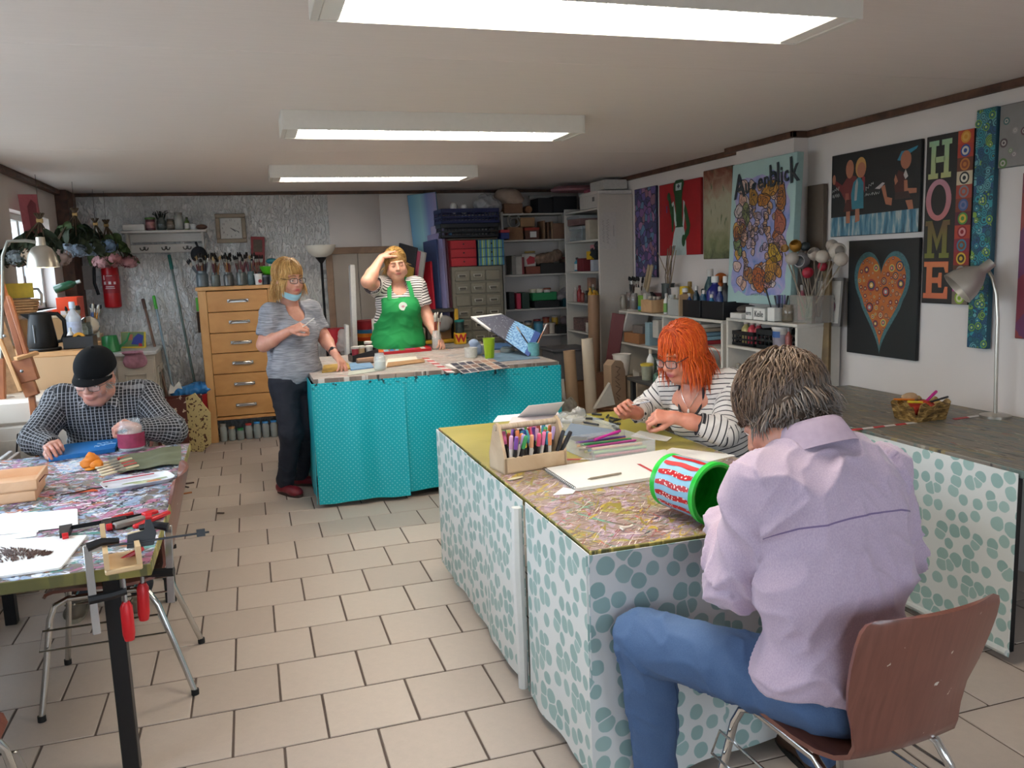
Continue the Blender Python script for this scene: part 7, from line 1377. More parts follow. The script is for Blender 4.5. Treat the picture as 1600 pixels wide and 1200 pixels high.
for lb,x,y,h,r,c,l in TB:tub('tub',lb,(x,y,.686),h,r,M(c,.45,0,.15,40),M(l,.4)if l else None,'tubs on the low side table','tub',.85)
bottle('bottle','small white bottle with a round cap among the tubs',(2.90,5.72,.686),.22,.03,WHITE,M('#c9b8a0',.4));bottle('bottle','black capped bottle at the left edge of the tubs',(2.80,5.42,.686),.10,.03,M('#3c5a48',.4),M('#17181a',.4));mb=MB();mb.sph((0,0,.03),(.035,.035,.03),12,8);one(mb,'ball',M('#a83a9a',.5),'magenta ball beside the chin of the orange haired woman','ball',(3.06,5.24+.08,.72));
box_thing('box','white printed box at the front of the low side table','box',(2.92,5.36,.686),(.13,.10,.10),M('#b5aca0',.6,0,.35,50),.2)
mls=M('#c9c2b6',.5,0,.03)
def low_shelf(lb,y0,y1,top,mids,posts,x0=3.2,x1=3.52):
 t=T('low_shelf',lb,'shelf',((x0+x1)/2,(y0+y1)/2,0));hx,hy=(x1-x0)/2,(y1-y0)/2
 for y in[-hy+.01]+[p-(y0+y1)/2 for p in posts]+[hy-.01]:mb=MB();mb.box2((-hx,y-.011,0),(hx,y+.011,top-.02));mb.build('side_panel',mls,t)
 mb=MB();mb.box2((-hx,-hy,top-.02),(hx,hy,top),0,.003);mb.build('top',mls,t)
 for z,a,b in mids:mb=MB();mb.box2((-hx,a-(y0+y1)/2+.012,z-.018),(hx,b-(y0+y1)/2-.012,z),0,.002);mb.build('shelf_board',mls,t)
 mb=MB();mb.box2((hx-.008,-hy,.05),(hx,hy,top));mb.build('back_panel',mls,t);return t
T1,T2=1.135,1.16
low_shelf('low white shelf of two bays behind the orange haired woman',5.19,6.93,T1,[(.85,6.09,6.93),(.93,5.19,6.09),(.50,6.09,6.93),(.50,5.19,6.09)],[6.09])
low_shelf('low white shelf by the pilaster with bottles and black crates inside',4.34,5.14,T2,[(.97,4.34,5.14),(.62,4.34,5.14)],[])
def R_(px_,z,X=3.33):return Vector((X,onx(px_,480,X)[1],z+.001))
def bx2(lb,p,s,c,rz=0,lid=None,nm='box',cat='box'):return box_thing(nm,lb,cat,p,s,M(c,.65,0,.08,20)if isinstance(c,str)else c,rz,None,.004,M(lid,.6)if lid else None)
rr3=np.random.RandomState(21)
for k,(x,h,c)in enumerate(((975,.13,'#a89c8c'),(984,.16,'#5f5048'),(991,.15,'#8f8a84'))):jar('jar',['clear jar at the far left end of the low shelf','brown glass jar second on the low shelf','grey glass jar of tools third on the low shelf'][k],R_(x,T1,3.30),h,.038,glass(c,.1,.55),M('#6d6660',.5)if k<1 else None,M(c,.7))
for i in range(12):brush('dark brush standing among the jars at the left of the low shelf',R_(984+1.6*i,T1+.03,3.36+.03*rr3 .rand()),(.1*rr3 .randn(),.22*rr3 .randn(),1),.27,['#3b2f2a','#5a4034','#2a2a2e'][i%3],'#1d1a1a',.006,'dark brushes on the low shelf',1.3)
bx2('white box with a dark slot behind the green packet on the low shelf',R_(1004,T1,3.40),(.10,.12,.20),'#bdb5ab');t=bx2('green and blue striped packet on the low shelf',R_(1004,T1,3.27),(.04,.10,.14),'#6f9a3a');mb=MB();mb.box((0,0,.03),(.044,.104,.035));mb.build('blue_band',M('#3c8fb8',.5),t)
bx2('narrow white box right of the striped packet',R_(1011,T1,3.27),(.05,.05,.16),'#c4bdb2');open_box('tray','pale wooden tray box of little jars on the low shelf','box',R_(1023,T1,3.28),(.16,.20,.11),wood('#b08a62','#c4a078',(3,3,3),.6,'pale_tray'))
for k in range(3):jar('jar','little jar in the pale wooden tray box',R_(1017+6*k,T1+.012,3.28),.12,.026,M('#7f776c',.4,0,.2,40),M('#8f8678',.4,.3),None,'little jars in the wooden tray box')
t=bx2('long dark red box at the back of the low shelf',R_(1032,T1,3.45),(.08,.34,.15),'#5a2a2e')
brn=T('broad_brush','pair of broad pale brushes leaning at the purple collage','paintbrush',R_(1018,T1+.12,3.40));
for s in(-1,1):mb=MB();mb.box((0,.03*s+.06,.16),(.015,.035,.26),0,rotx(.42));mb.build('handle',M('#b09a7a',.5),brn)
mb=MB();mb.box((0,-.02,-.02),(.03,.09,.10),0,rotx(.42));mb.build('bristles',M('#2b2624',.9),brn)
for k,(x,c,h)in enumerate(((1044,'#3b4340',.24),(1052,'#2d2b2c',.20))):tub('can',['grey green can holding tall reeds on the low shelf','black can beside the grey green one'][k],R_(x,T1,3.42),h,.055,M(c,.5),None,None,'can',.95)
for i in range(9):mb=MB();mb.tube([(0,0,0),(.02*rr3 .randn(),.06*rr3 .randn()-.01,.24),(.03*rr3 .randn(),.10*rr3 .randn()-.03,.42+.1*rr3 .rand())],.0042,5);one(mb,'reed',M(['#8a7560','#5b4a3e','#a08c72'][i%3],.7),'thin reed standing in the grey green can','reed',R_(1044,T1+.05,3.42),0,'reeds in the grey green can')
tub('mug','white mug on the cans behind the yellow bottle',R_(1058,T1+.12,3.40),.09,.05,M('#cfc6bd',.4),None,None,'mug',.9);bx2('dark carton under the white mug',R_(1058,T1,3.41),(.10,.13,.118),'#3a3230');t=bottle('bottle','yellow bottle standing upside down with a red tip on the low shelf',(0,0,0),.19,.036,M('#d9b414',.4),M('#b8301c',.4));put(t,R_(1069,T1+.225,3.34),None,rotx(PI));bottle('bottle','ochre bottle just right of the yellow one',R_(1078,T1,3.40),.26,.04,M('#a8822c',.4),M('#8a6a2a',.4))
bx2('carton under the upside down yellow bottle',R_(1069,T1,3.35),(.10,.10,.033),'#8a7a6a')
bottle('bottle','white bottle with green label in front of the dark red box',R_(1041,T1,3.25),.17,.022,WHITE,M('#c9c4ba',.4),None,'bottle',.4,M('#6f9a4a',.5))
jar('jar','tall empty glass jar at the middle of the low shelf',R_(1050,T1,3.25),.16,.04,glass('#c9cac4',.08,.4))
open_box('plastic_box','frosted plastic tub with a beige block on the low shelf','box',R_(1064,T1,3.27),(.14,.17,.13),glass('#cfcfca',.2,.5,'frosted_tub'));bx2('beige block inside the frosted tub',R_(1064,T1+.008,3.27),(.08,.10,.09),'#b99a78');bx2('tan board upright between tub and black crates',R_(1075,T1,3.27),(.16,.012,.17),'#a88a68',nm='board',cat='board')
open_box('crate','black plastic crate of blue bottles, left one on the low shelf','crate',(3.34,5.68,T1+.001),(.24,.30,.13),M('#15171c',.4));open_box('crate','black plastic crate of blue bottles, right one under the leaning canvas','crate',(3.34,5.355,T1+.001),(.24,.30,.13),M('#15171c',.4))
for k in range(10):c=['#1d4f8f','#2a6f9c','#17323f','#1a2f6a','#24506a'][k%5];bottle('bottle','blue bottle with a pale cap in the black crates on the low shelf',(3.28+.09*(k%2),5.80-.056*k,T1+.01),.17+.03*(k%3),.028,M(c,.25),M(['#c9c4bc','#1d1d22'][k%2],.4),'bottles in the black crates','bottle',.4,None,True)
bottle('bottle','big dark blue bottle with white cap rising from the right crate',(3.33,5.50,T1+.01),.30,.065,M('#1c2470',.25),WHITE);bottle('bottle','black bottle with white cap beside the big dark blue one',(3.33,5.36,T1+.01),.30,.04,M('#17181d',.3),WHITE)
bottle('spray_bottle','teal spray bottle at the back of the crates',(3.42,5.72,T1),.36,.045,M('#1f4a52',.3),M('#c6c2ba',.4),None,'bottle',.45);mb=MB();mb.sph((0,0,.03),(.05,.045,.04),12,8);mb.lathe([(.03,-.1),(.02,0)],(0,0,0),10);one(mb,'sponge',M('#c2641f',.8,0,.15),'orange sponge stuck up behind the blue bottles','sponge',(3.44,5.60,T1+.26));bottle('bottle','brown bottle with a white nozzle at the left of the crates',(3.28,5.86,T1),.22,.045,M('#5f4634',.4),WHITE,None,'bottle',.4,None,True)
t=bx2('flat white box with grey band on the second low shelf',R_(1167,T2,3.27),(.18,.14,.04),'#cfcac3');mb=MB();mb.sph((0,0,.02),(.075,.06,.03),14,8);one(mb,'stone',M('#4d443e',.7,0,.1),'dark round stone on the flat white box','stone',R_(1167,T2+.042,3.28))
kb=[open_box('box','white open box left of the one marked Keile','box',R_(1184,T2,3.27),(.14,.075,.085),WHITE),open_box('box','white open box marked Keile on the second low shelf','box',R_(1200,T2,3.27),(.14,.13,.08),WHITE),open_box('box','white open box of pens right of the one marked Keile','box',R_(1219,T2,3.27),(.14,.075,.09),WHITE)]
WR=np.array([[0,0,-1],[-1,0,0],[0,1,0.]]);mik=M('#26221f',.7)
letters('ern',.045,mik,kb[0],(-.0715,.0,.045),R=WR);letters('Keile',.050,mik,kb[1],(-.0715,.0,.042),R=WR,fs=(.95,1.15))
for i in range(8):marker(['dark marker','violet marker','blue grey marker'][i%3]+' in the white open box of pens',R_(1214+1.5*i,T2+.02,3.27),(.15*rr3 .randn(),.18*rr3 .randn()+.1,1),['#2a2a30','#5a4a7a','#4a5a78'][i%3],'#3a3640',.15,.006,'pens in the white open box')
marker('long dark pen sticking far out left of the pen box',R_(1207,T2+.05,3.27),(-.1,.35,1),'#2c2f30','#2c2f30',.17,.005);jar('jar','brown glass jar right of the white open boxes',R_(1232,T2,3.27),.11,.042,glass('#7a6c58',.1,.6),None,M('#5d5144',.7))
VZ=R_(1268,T2,3.36);t=T('glass_vase','rectangular glass vase holding the pod stems','vase',VZ);
for c,s in(((0,0,.006),(.16,.22,.012)),((-.078,0,.085),(.005,.22,.17)),((.078,0,.085),(.005,.22,.17)),((0,-.108,.085),(.16,.005,.17)),((0,.108,.085),(.16,.005,.17))):mb=MB();mb.box(c,s,0,None,.001);mb.build('glass_side',glass('#b5aea4',.1,.35),t)
bottle('bottle','pink bottle standing inside the glass vase',VZ+Vector((-.02,.07,.013)),.22,.026,M('#b0606a',.4),M('#a89c94',.4))
PO=[(1226,388,'#b98a4a',.05,1),(1243,384,'#b07c2c',.075,1),(1258,385,'#2f3434',.06,0),(1238,404,'#b3aaa0',.085,0),(1253,407,'#9a9a9c',.10,1),(1272,397,'#b8aca0',.08,1),(1285,401,'#beb2a4',.08,0),(1308,392,'#c4b8aa',.095,1),(1300,383,'#b5a698',.07,0),(1314,405,'#bdb0a2',.08,0),(1262,426,'#9c1c30',.07,0),(1285,416,'#9c1c30',.06,0)]
NM=['small bronze pod at the left of the vase','golden bowl shaped pod above the vase','dark striped pod beside the golden one','pale round pod lowest at the left','silver grey hollow pod','cream hollow pod above the silver one','cream pod in the middle of the bunch','large cream hollow pod at the right','small cream pod at the top','cream pod farthest right','dark red pod at the left','dark red pod at the right']
for k,(x,y,c,r,op)in enumerate(PO):
 p=onx(x,y,3.33+.05*((k*7)%3-1));b=VZ+Vector((.04*((k%3)-1),.02*(k%4-1.5),.03));t=T('pod_stem',NM[k]+' among the dried pods','dried pod',b,0,'dried pods in the glass vase');d=vec(p)-vec(b);u_=d+vec((0,0,-.03));mb=MB();mb.tube([(0,0,0),u_*.5+vec((.005,.01,0)),u_],.0045,5);mb.build('stem',M('#8f8272',.7,0,.1),t)
 R=np.stack(frame(unit(vec((-.55,-.45,.55))+.5*rr3 .randn(3))),1);mb=MB();r*=.52
 if op:mb.lathe([(.001,-r),(r*.7,-r*.75),(r,-.1*r),(r*.95,.4*r),(r*.7,.72*r),(r*.62,.70*r),(r*.85,.3*r),(r*.85,-.1*r),(.001,-r*.5)],d,16,0,R,False)
 else:mb.sph(d,(r,r,r*.9),14,9,0,R)
 mb.build('pod',M(c,.5,.5 if k in(1,4)else 0,.08),t)
pf=canvas_thing('framed_picture','grey framed picture of two figures behind the glass vase',onx(1294,472,3.44),.20,.30,(-.95,-.3,.1),M('#b3aca2',.5),M('#6d665e',.4),.02,0,'picture');
for pl in([(-.10,.13),(.10,.13),(.10,.15),(-.10,.15)],[(-.10,-.15),(.10,-.15),(.10,-.13),(-.10,-.13)],[(-.10,-.15),(-.085,-.15),(-.085,.15),(-.10,.15)],[(.085,-.15),(.10,-.15),(.10,.15),(.085,.15)]):mb=MB();mb.prism(pl,-.002,.008);mb.build('moulding',M('#5f5850',.4),pf)
for x,y,w,h,c in((-.01,-.02,.05,.10,'#4a3c3c'),(.03,-.03,.05,.08,'#6a3c4a'),(-.01,.04,.03,.03,'#2b2424'),(.03,.02,.03,.03,'#4a3430')):mb=MB();mb.flat([(x+w/2*cos(a),y+h/2*sin(a))for a in RING(12)],.0012+.0002*random.random());mb.build('print',M(c,.6),pf)
bx2('stack of white files in the left bay of the low shelf',R_(976,.85,3.34),(.24,.10,.24),'#c4bdb4',nm='file_stack');t=bx2('slanted white folder in the left bay of the low shelf',R_(990,.95,3.33),(.22,.03,.22),'#cdc8c0',0,None,'folder','folder');t.rotation_euler=(.5,0,0);bx2('brown carton in the left bay of the low shelf',R_(1003,.85,3.33),(.22,.30,.09),'#9a6a44');bx2('grey brushes box on the brown carton',R_(1010,.942,3.33),(.18,.20,.07),'#6d6460');bx2('pale blue tin at the right of the left bay',R_(1027,.85,3.33),(.2,.08,.20),'#8fa8b0',nm='tin')
bx2('white carton at the left of the right bay',R_(1042,.93,3.33),(.22,.10,.15),'#bdb6ac');
for k in range(6):bx2(['grey magazine','white magazine','beige magazine','blue magazine','pale blue box','red box'][k]+' in the stack of the right bay',R_(1102,.93+.032*(5-k),3.33),(.22,.24,.028),['#7a746c','#c2bcb2','#a89a88','#6f94a8','#8fb4c4','#a83038'][k],nm='magazine',cat='magazine')
crate('crate','black slotted crate with sauce bottles in the second low shelf',(3.34,4.98,.972),(.22,.26,.10),M('#141518',.4),0,2,6);crate('crate','taller black crate beside the first in the second low shelf',(3.34,4.72,.972),(.22,.20,.13),M('#171a1c',.4),0,2,5)
for k,c in enumerate(('#b5a86a','#c23c48','#a83a44')):bottle('bottle',['yellowish squeeze bottle in the black slotted crate','red squeeze bottle in the black slotted crate','dark red squeeze bottle in the black slotted crate'][k],(3.30,5.04-.075*k,.982),.16,.033,M(c,.4),M('#cdb5a8',.4),'squeeze bottles','bottle',.45,None,True)
t=tub('paint_tub','white paint tub with blue and red label in the second low shelf',R_(1222,.972,3.28),.15,.06,M('#b5aea6',.45),M('#c9c4bd',.45),None,'tub',.88,M('#8f8690',.5,0,.2,20));mb=MB();U=LS(.2,1.3,8);G=np.array([[(-.0600*sin(u+.6),-.0600*cos(u+.6),z)for z in(.085,.125)]for u in U]);mb.sheet(G[::-1],0);mb.build('blue_patch',M('#2f5590',.5),t);bottle('bottle','slim bottle between paint tub and shelf end',R_(1233,.972,3.28),.15,.022,M('#8f4a44',.4),M('#8a8684',.4))
for k in range(12):bottle('bottle','pale squeeze bottle in the row on the lowest visible shelf',(3.25+.08*(k//6),5.06-.066*(k%6),.622),.22,.028,M('#a89e90',.5),M('#8f867a',.5),'row of pale bottles','bottle',.5,None,True)
fl=T('table_lamp','silver gooseneck lamp standing on the right wall table','lamp',(3.42,onx(1556,632,3.42)[1],.77));L0=vec(fl.location)
g=lambda x,y,X=3.42:vec(onx(x,y,X))-L0
mb=MB();mb.lathe([(.07,0),(.07,.012),(.012,.02)],(0,0,0),18);mb.build('base',m_al,fl);mb=MB();mb.tube([(0,0,.01),g(1557,560),g(1559,500),g(1557,460),g(1551,435),g(1543,420)],.0085,8);mb.build('gooseneck',m_al,fl)
a=g(1545,414,3.41);d=unit(vec(onx(1490,455,3.28))-vec(onx(1545,414,3.41)));u,v,w=frame(d);mb=MB();mb.lathe([(.0001,-.02),(.024,-.018),(.026,.035),(.038,.05),(.060,.08),(.080,.13),(.088,.175),(.085,.175),(.076,.13),(.05,.07),(.0001,.05)],a,26,0,np.stack([u,v,w],1),False);mb.build('shade',M('#bdb6aa',.38,.55,.03),fl)
ZL,ZT,ZP,ZR=.7515,.8815,.7615,.7715
def dirz(a,b):return atan2(b[1]-a[1],b[0]-a[0])
def quad_thing(name,lb,px,z,mat,cat='paper',th=.002,edge=None,group=None):
 P=[onz(x,y,z)for x,y in px];c=sum((vec(p)for p in P),vec((0,0,0)))/4;c[2]=z;pl=[(p[0]-c[0],p[1]-c[1])for p in P];a=dirz(P[0],P[1]);ca,sa=cos(-a),sin(-a);pl=[(x*ca-y*sa,x*sa+y*ca)for x,y in pl];pl2=[]
 for i in range(4):
  x0,y0=pl[i];x1,y1=pl[(i+1)%4];pl2+=[(x0+(x1-x0)*f,y0+(y1-y0)*f)for f in(.02,.98)]
 mb=MB();mb.prism(pl2,0,th,0);return one(mb,name,[mat],lb,cat,tuple(c),a,group),pl
quad_thing('paper','white sheet nearest the man, left part of the overlapping pair',[(-40,838),(60,832),(60,800),(-40,806)],ZL,PAPERW,'paper',.0015);quad_thing('paper','long white sheet overlapping its neighbour on the left table',[(0,836),(122,822),(121,795),(0,806)],ZL+.0018,PAPERW,'paper',.0012)
quad_thing('paper','slim white strip of paper below the long sheet',[(-30,850),(57,838),(57,832),(-30,840)],ZL,PAPERW)
bp,pl=quad_thing('drawing_board','white board with a dark brown seed pattern at the front of the left table',[(-60,912),(95,890),(137,838),(-60,850)],ZL,M('#e9e6e2',.5,0,.01),'board',.006)
r=np.random.RandomState(8);mb=MB();m_seed=M('#4a2c22',.6,0,.15,60);base=vec(bp.location);n_seed=0
Rb=rotz(-bp.rotation_euler.z)
for i in range(230):
 f=r.rand();q=onz(-6+86*f,884-16*f+(-26*(1-f)**.8)*r.rand(),ZL);v=Rb@(vec(q)-base);a=.9-.8*f+.15*r.randn()+1.2;d=vec((cos(a),sin(a),0))*.017*(.7+.5*r.rand());v[2]=.0075;mb.tube([v-d,v,v+d],[.0008,.0022,.0008],5)
mb.build('seeds',m_seed,bp,60,'stuff')
TA,TB,TC=onz(46,785,ZL),onz(100,745,ZL),onz(-10,790,ZL);a=dirz(TA,TB)
m_pal=wood('#cfa078','#dcb490',(2,2,2),.5,'pale_birch')
for k in range(2):
 t=T('wooden_tray',['lower pale wooden tray of the stack on the left table','upper pale wooden tray of the stack on the left table'][k],'tray',(TA[0]-.22+.012*k,TA[1]+.13+.005*k,ZL+.042*k),.08-.02*k);w,d=.46,.27
 mb=MB();mb.box((0,0,.004),(w,d,.008));mb.build('base_board',m_pal,t)
 for s in(-1,1):
  mb=MB();mb.box((0,s*(d/2-.006),.021),(w,.012,.041),0,None,.002);mb.build('rim',m_pal,t);mb=MB();mb.box((s*(w/2-.006),0,.021),(.012,d-.024,.041),0,None,.002);mb.build('rim',m_pal,t)
mb=MB();o=vec((TA[0]-.01,TA[1]+.06,ZL));mb.tube([(0,0,.003),(.02,.02,.05),(.05,.05,.085),(.08,.06,.08)],.0022,5);one(mb,'string',M('#6a3a2c',.7),'brown string hooked over the corner of the tray stack','string',(TA[0]-.005,TA[1]+.03,ZL))
t,pl=quad_thing('canvas','bright blue canvas in front of the man in the cap',[(76,722),(180,706),(186,690),(102,700)],ZL,M('#1a6fb8',.5,0,.05),'canvas',.02)
scrib(t,M('#b9d4e6',.6),[(.02,-.03,.12,-.01,.03),(.05,.03,.13,.04,.02)],.003,4,None,.0212,'chalk_mark')
jl=onz(207,704,ZL);jar('jar','big glass jar with a dark pink paper label on the left table',jl,.155,.062,glass('#dfe8ea',.05,.16),None,M('#b9c0c0',.3),None,.12,'jar',M('#9c2f52',.5,0,.25,24))
t,pl=quad_thing('palette','paint smeared paper palette beside the tray stack',[(98,742),(150,730),(132,718),(84,726)],ZL,mk_splat('palette_smears','#d6d8da',[('#c9d4e0',6,14,.2,.5),('#2f7fc0',9,20,.5,.55),('#e07a2a',10,22,.1,.6),('#f0ecea',12,30,.3,.6),('#1f8a90',9,20,-.3,.64)],2.6))
P,Fq=blob_mesh([(onz(138,724,ZL+.02),(.03,.03,.022)),(onz(146,718,ZL+.035),(.025,.02,.022)),(onz(152,726,ZL+.02),(.028,.022,.018)),(onz(141,714,ZL+.05),(.014,.014,.02))],.005,.015,1,.012,40,2);o=mesh_obj('crumpled_cloth',[(P,Fq)],M('#d97c14',.6,0,.08),None);tag(o,'crumpled orange tissue beside the red handled brushes','tissue')
mb=MB();mb.sph((0,0,0),(.022,.02,.006),10,6);one(mb,'paper_leaf',M('#d9871c',.6),'small orange petal before the crumpled orange tissue','petal',onz(140,733,ZL+.006))
for k in range(5):
 q=onz(152+3*k,728+4*k-2,ZL+.012);a=dirz(onz(150,726,ZL),onz(196,714,ZL));mb=MB();mb.tube([(.10,0,0),(.17,0,0)],[.008,.006],7,0);mb.cyl((.05,0,0),(.10,0,0),.007,.008,8,1);mb.box((.02,0,0),(.07,.02,.008),2);one(mb,'flat_brush',[M(['#b01822','#d9cfae','#a8141f'][k%3],.35),M('#c9c6be',.3,.8),M('#d9c9a8',.8)],['flat brush with a red handle, farthest of the row','flat brush with a cream handle in the row','dark red flat brush in the middle of the row','flat brush with a red handle, fourth of the row','cream handled flat brush nearest the white oval tray'][k],'paintbrush',q,a)
G=[];
for i,u in enumerate(LS(0,1,24)):
 row=[]
 for v in LS(0,1,14):
  x=187+96*u;y=712-14*u+(28-2*u)*v;q=vec(onz(x,y,ZL+.006));q[2]+=.008*abs(sin(7*v+2*u))**2+.003*sin(11*u);row.append(q)
 G.append(row)
mb=MB();mb.sheet(np.array(G)[::-1],.003,0);one(mb,'cloth',M('#5f634a',.85,0,.12,20),'creased olive cloth behind the white oval tray','cloth')
ov,ox=onz(216,756,ZL),dirz(onz(158,765,ZL),onz(272,745,ZL));t=T('serving_tray','white oblong tray printed with fruit on the left table','tray',ov,ox);L_=(vec(onz(272,746,ZL))-vec(onz(160,764,ZL)));L_=np.linalg.norm(L_)
def rr_(w,d,q):return[(sx*(w/2-q)+q*cos(a),sy*(d/2-q)+q*sin(a))for sx,sy,a0 in((1,1,0),(-1,1,PI/2),(-1,-1,PI),(1,-1,1.5*PI))for a in LS(a0,a0+PI/2,6)]
mb=MB();A,B,D_=rr_(L_*.88,.13,.04),rr_(L_,.17,.05),rr_(L_*.86,.125,.038);n=len(A);vs=[(x,y,0)for x,y in A]+[(x,y,.018)for x,y in B]+[(x*.99,y*.985,.019)for x,y in B]+[(x,y,.004)for x,y in D_];fs=[tuple(range(n-1,-1,-1))]+[(k*n+i,k*n+(i+1)%n,(k+1)*n+(i+1)%n,(k+1)*n+i)for k in range(3)for i in range(n)]+[tuple(range(3*n,4*n))];mb.add(vs,fs);mb.build('tray_body',M('#dcdfe6',.25,0,.01),t)
for x,y,a,b,c in((.03,.0,.05,.028,'#c9d0a8'),(.06,-.01,.03,.02,'#c98a5a'),(-.02,.02,.04,.012,'#8fa070'),(.10,.015,.04,.014,'#a8b890'),(-.08,-.02,.03,.01,'#b5c4c0')):mb=MB();mb.flat(ell(x,y,a,b)if 'ell' in globals()else[(x+a*cos(q),y+b*sin(q))for q in RING(12)],.0046+.0003*random.random());mb.build('fruit_print',M(c,.4,0,.2,60),t)
mb=MB();mb.box((-.02,.066,.0175),(.20,.006,.004),0,None,.001);mb.build('red_stripe',M('#b5404c',.4),t)
mb=MB();mb.prism([(0,0),(.06,.01),(.10,.0),(.08,.035),(.02,.03)],0,.003);one(mb,'paper_scrap',M('#c9501c',.6),'orange paper scrap lying before the tray stack','paper',onz(110,772,ZL))
mb=MB();mb.tube([(0,0,.004),(.06,.02,.004),(.10,.05,.004),(.16,.06,.004)],.003,5);one(mb,'string',M('#3a2a22',.8),'dark string lying in front of the olive cloth','string',onz(95,775,ZL))
mbx=T('miter_box','pale wooden mitre box clamped to the front edge of the left table','mitre box',onz(192,882,ZL),.18);m_mit=wood('#d2b184','#e0c49a',(2,2,2),.5,'mitre_box_wood')
mb=MB();mb.box((0,0,.008),(.10,.16,.016));mb.build('base',m_mit,mbx)
mb=MB();mb.prism([(-.08,0),(.08,0),(.08,.055),(.055,.055),(.03,.11),(.005,.055),(-.02,.055),(-.08,.05)],-.007,.007,0,np.array([[0,0,1],[1,0,0],[0,1,0.]]),(-.043,0,.016));mb.build('cheek',m_mit,mbx);mb=MB();mb.prism([(-.08,0),(.08,0),(.08,.045),(.03,.05),(.02,.025),(.0,.05),(-.08,.055)],-.007,.007,0,np.array([[0,0,1],[1,0,0],[0,1,0.]]),(.043,0,.016));mb.build('cheek',m_mit,mbx)
m_red,m_blk2,m_bar=M('#c91a22',.35,0,.03),M('#1b1b1e',.4,.2,.04),M('#b9bbbd',.25,.9,.03)
def fclamp(lb,p,bar_v,arm_d,L,handle_drop):
 t=T('screw_clamp',lb,'clamp',p);p=vec((0,0,0));bv,ad=unit(bar_v),unit(arm_d);u=np.cross(bv,ad);Rm=np.stack([ad,u,bv],1)
 mb=MB();mb.box(bv*L/2,(.022,.007,L),0,Rm,.001);mb.build('bar',m_bar,t)
 mb=MB();mb.tube([bv*(L-.005),bv*(L+.004)+ad*.04,bv*(L-.002)+ad*.085],[.014,.012,.009],8);mb.build('fixed_jaw',m_blk2,t)
 zj=L*.40;mb=MB();mb.tube([bv*zj-ad*.012,bv*zj+ad*.05,bv*(zj+.004)+ad*.09],[.015,.014,.013],8);mb.build('sliding_jaw',m_blk2,t)
 c=bv*zj+ad*.085;mb=MB();mb.cyl(c-bv*.03,c+bv*(L*.35),.006,None,8);mb.build('spindle',m_bar,t);mb=MB();mb.tube([c-bv*.03,c-bv*.045,c-bv*.13,c-bv*.15],[.011,.018,.018,.014],10);h=mb.build('handle',m_red,t);return t
q=onz(148,870,ZL);fclamp('screw clamp with red handle at the left cheek of the mitre box',(q[0]+.01,2.585,ZL-.19),(0,0,1),(.75,.2,0),.27,1)
q=onz(228,858,ZL);fclamp('screw clamp with red handle at the right end of the mitre box',(-.305,2.70,ZL-.17),(.05,0,1),(-.9,.2,0),.25,1)
def bclamp(lb,p,rz,L=.36,far=1):
 t=T('bar_clamp',lb,'clamp',p,rz);mb=MB();mb.box((0,0,.014),(L,.006,.014),0,None,.001);mb.build('bar',M('#2a2a2c',.3,.7),t)
 mb=MB();mb.prism([(-.04,-.015),(.035,-.015),(.045,.02),(.03,.07),(.018,.07),(.012,.032),(-.035,.025)],0,.020,0,None,(-L*.15,0,0));mb.build('jaw',m_blk2,t);mb=MB();mb.prism([(-.02,-.02),(.02,-.02),(.025,.08),(.0,.085)]if far else[(-.012,-.01),(.012,-.01),(.012,.012),(-.012,.012)],0,.022,0,None,(L*.42,0,0));mb.build('jaw',m_blk2,t)
 for x,y in((L*.42,.09),(-L*.09,.072))[1-far:]:mb=MB();mb.cyl((x,y,.012),(x+.018,y,.012),.012,None,10);mb.build('pad',m_red,t)
 mb=MB();mb.box((-L*.15-.03,-.035,.012),(.08,.014,.016),0,rotz(.4));mb.build('trigger',m_red,t);return t
bclamp('quick clamp with red pads lying across the left table',onz(160,822,ZL),.25+PI,.26)
t=bclamp('black quick clamp whose bar juts out past the table corner',onz(245,842,ZL+.05),.12,.30,0);t.rotation_euler=(PI/2-.2,.02,.14)
mb=MB();mb.box((0,0,.012),(.16,.03,.02),0,None,.004);mb.box((.05,0,.025),(.05,.03,.012),1);one(mb,'file_tool',[M('#8f8a84',.4,.3),m_red],'grey tool with a red grip lying at the table corner','tool',onz(214,818,ZL),.6)
mb=MB();mb.box((0,0,.008),(.17,.018,.014),0,None,.004);one(mb,'red_handle_tool',m_red,'red handled tool standing against the table corner','tool',onz(238,815,ZL),.95)
mb=MB();mb.box((0,0,.006),(.10,.015,.01));one(mb,'wood_strip',M('#d6c4a0',.6),'short pale wood strip lying by the grey tool','wood strip',onz(224,832,ZL),.5)
for k,(x,y,L,c,a)in enumerate(((290,772,.09,'#a8683a',.2),(345,803,.05,'#5a4a3e',-.5),(296,756,.07,'#4a3228',.1),(292,762,.05,'#3a2a24',-1.0))):mb=MB();mb.box((0,0,.006),(L,.014,.01));one(mb,'wood_offcut',M(c,.7),['orange brown wood offcut on the floor beside the left chair','tiny dark offcut alone on the floor tiles','dark wood offcut on the floor behind the orange brown one','dark splinter crossing the offcut on the floor'][k],'wood offcut',onz(x,y,.001),a)
marker('thin white pencil in the right hand of the man in the cap',(-.945,4.37,.79),(.55,-.45,-.35),'#c9c6c0','#d9d6d0',.14,.0035)
make_chair('plywood chair on which the man in the cap sits',(-.77,4.86,0),PI)
quad_thing('painting','small ochre painting under the hand of the woman in grey',[(503,583),(548,577),(543,568),(506,572)],ZT,M('#c9a24a',.5,0,.25,18),'painting',.008);quad_thing('painting','small pale blue painting next to the ochre one',[(548,579),(584,575),(577,565),(546,569)],ZT,M('#7fa8cf',.5,0,.2,16),'painting',.008);quad_thing('paper','white strip with green marks before the two small paintings',[(543,587),(598,579),(594,575),(545,581)],ZT,M('#c9cfc0',.6,0,.15,30))
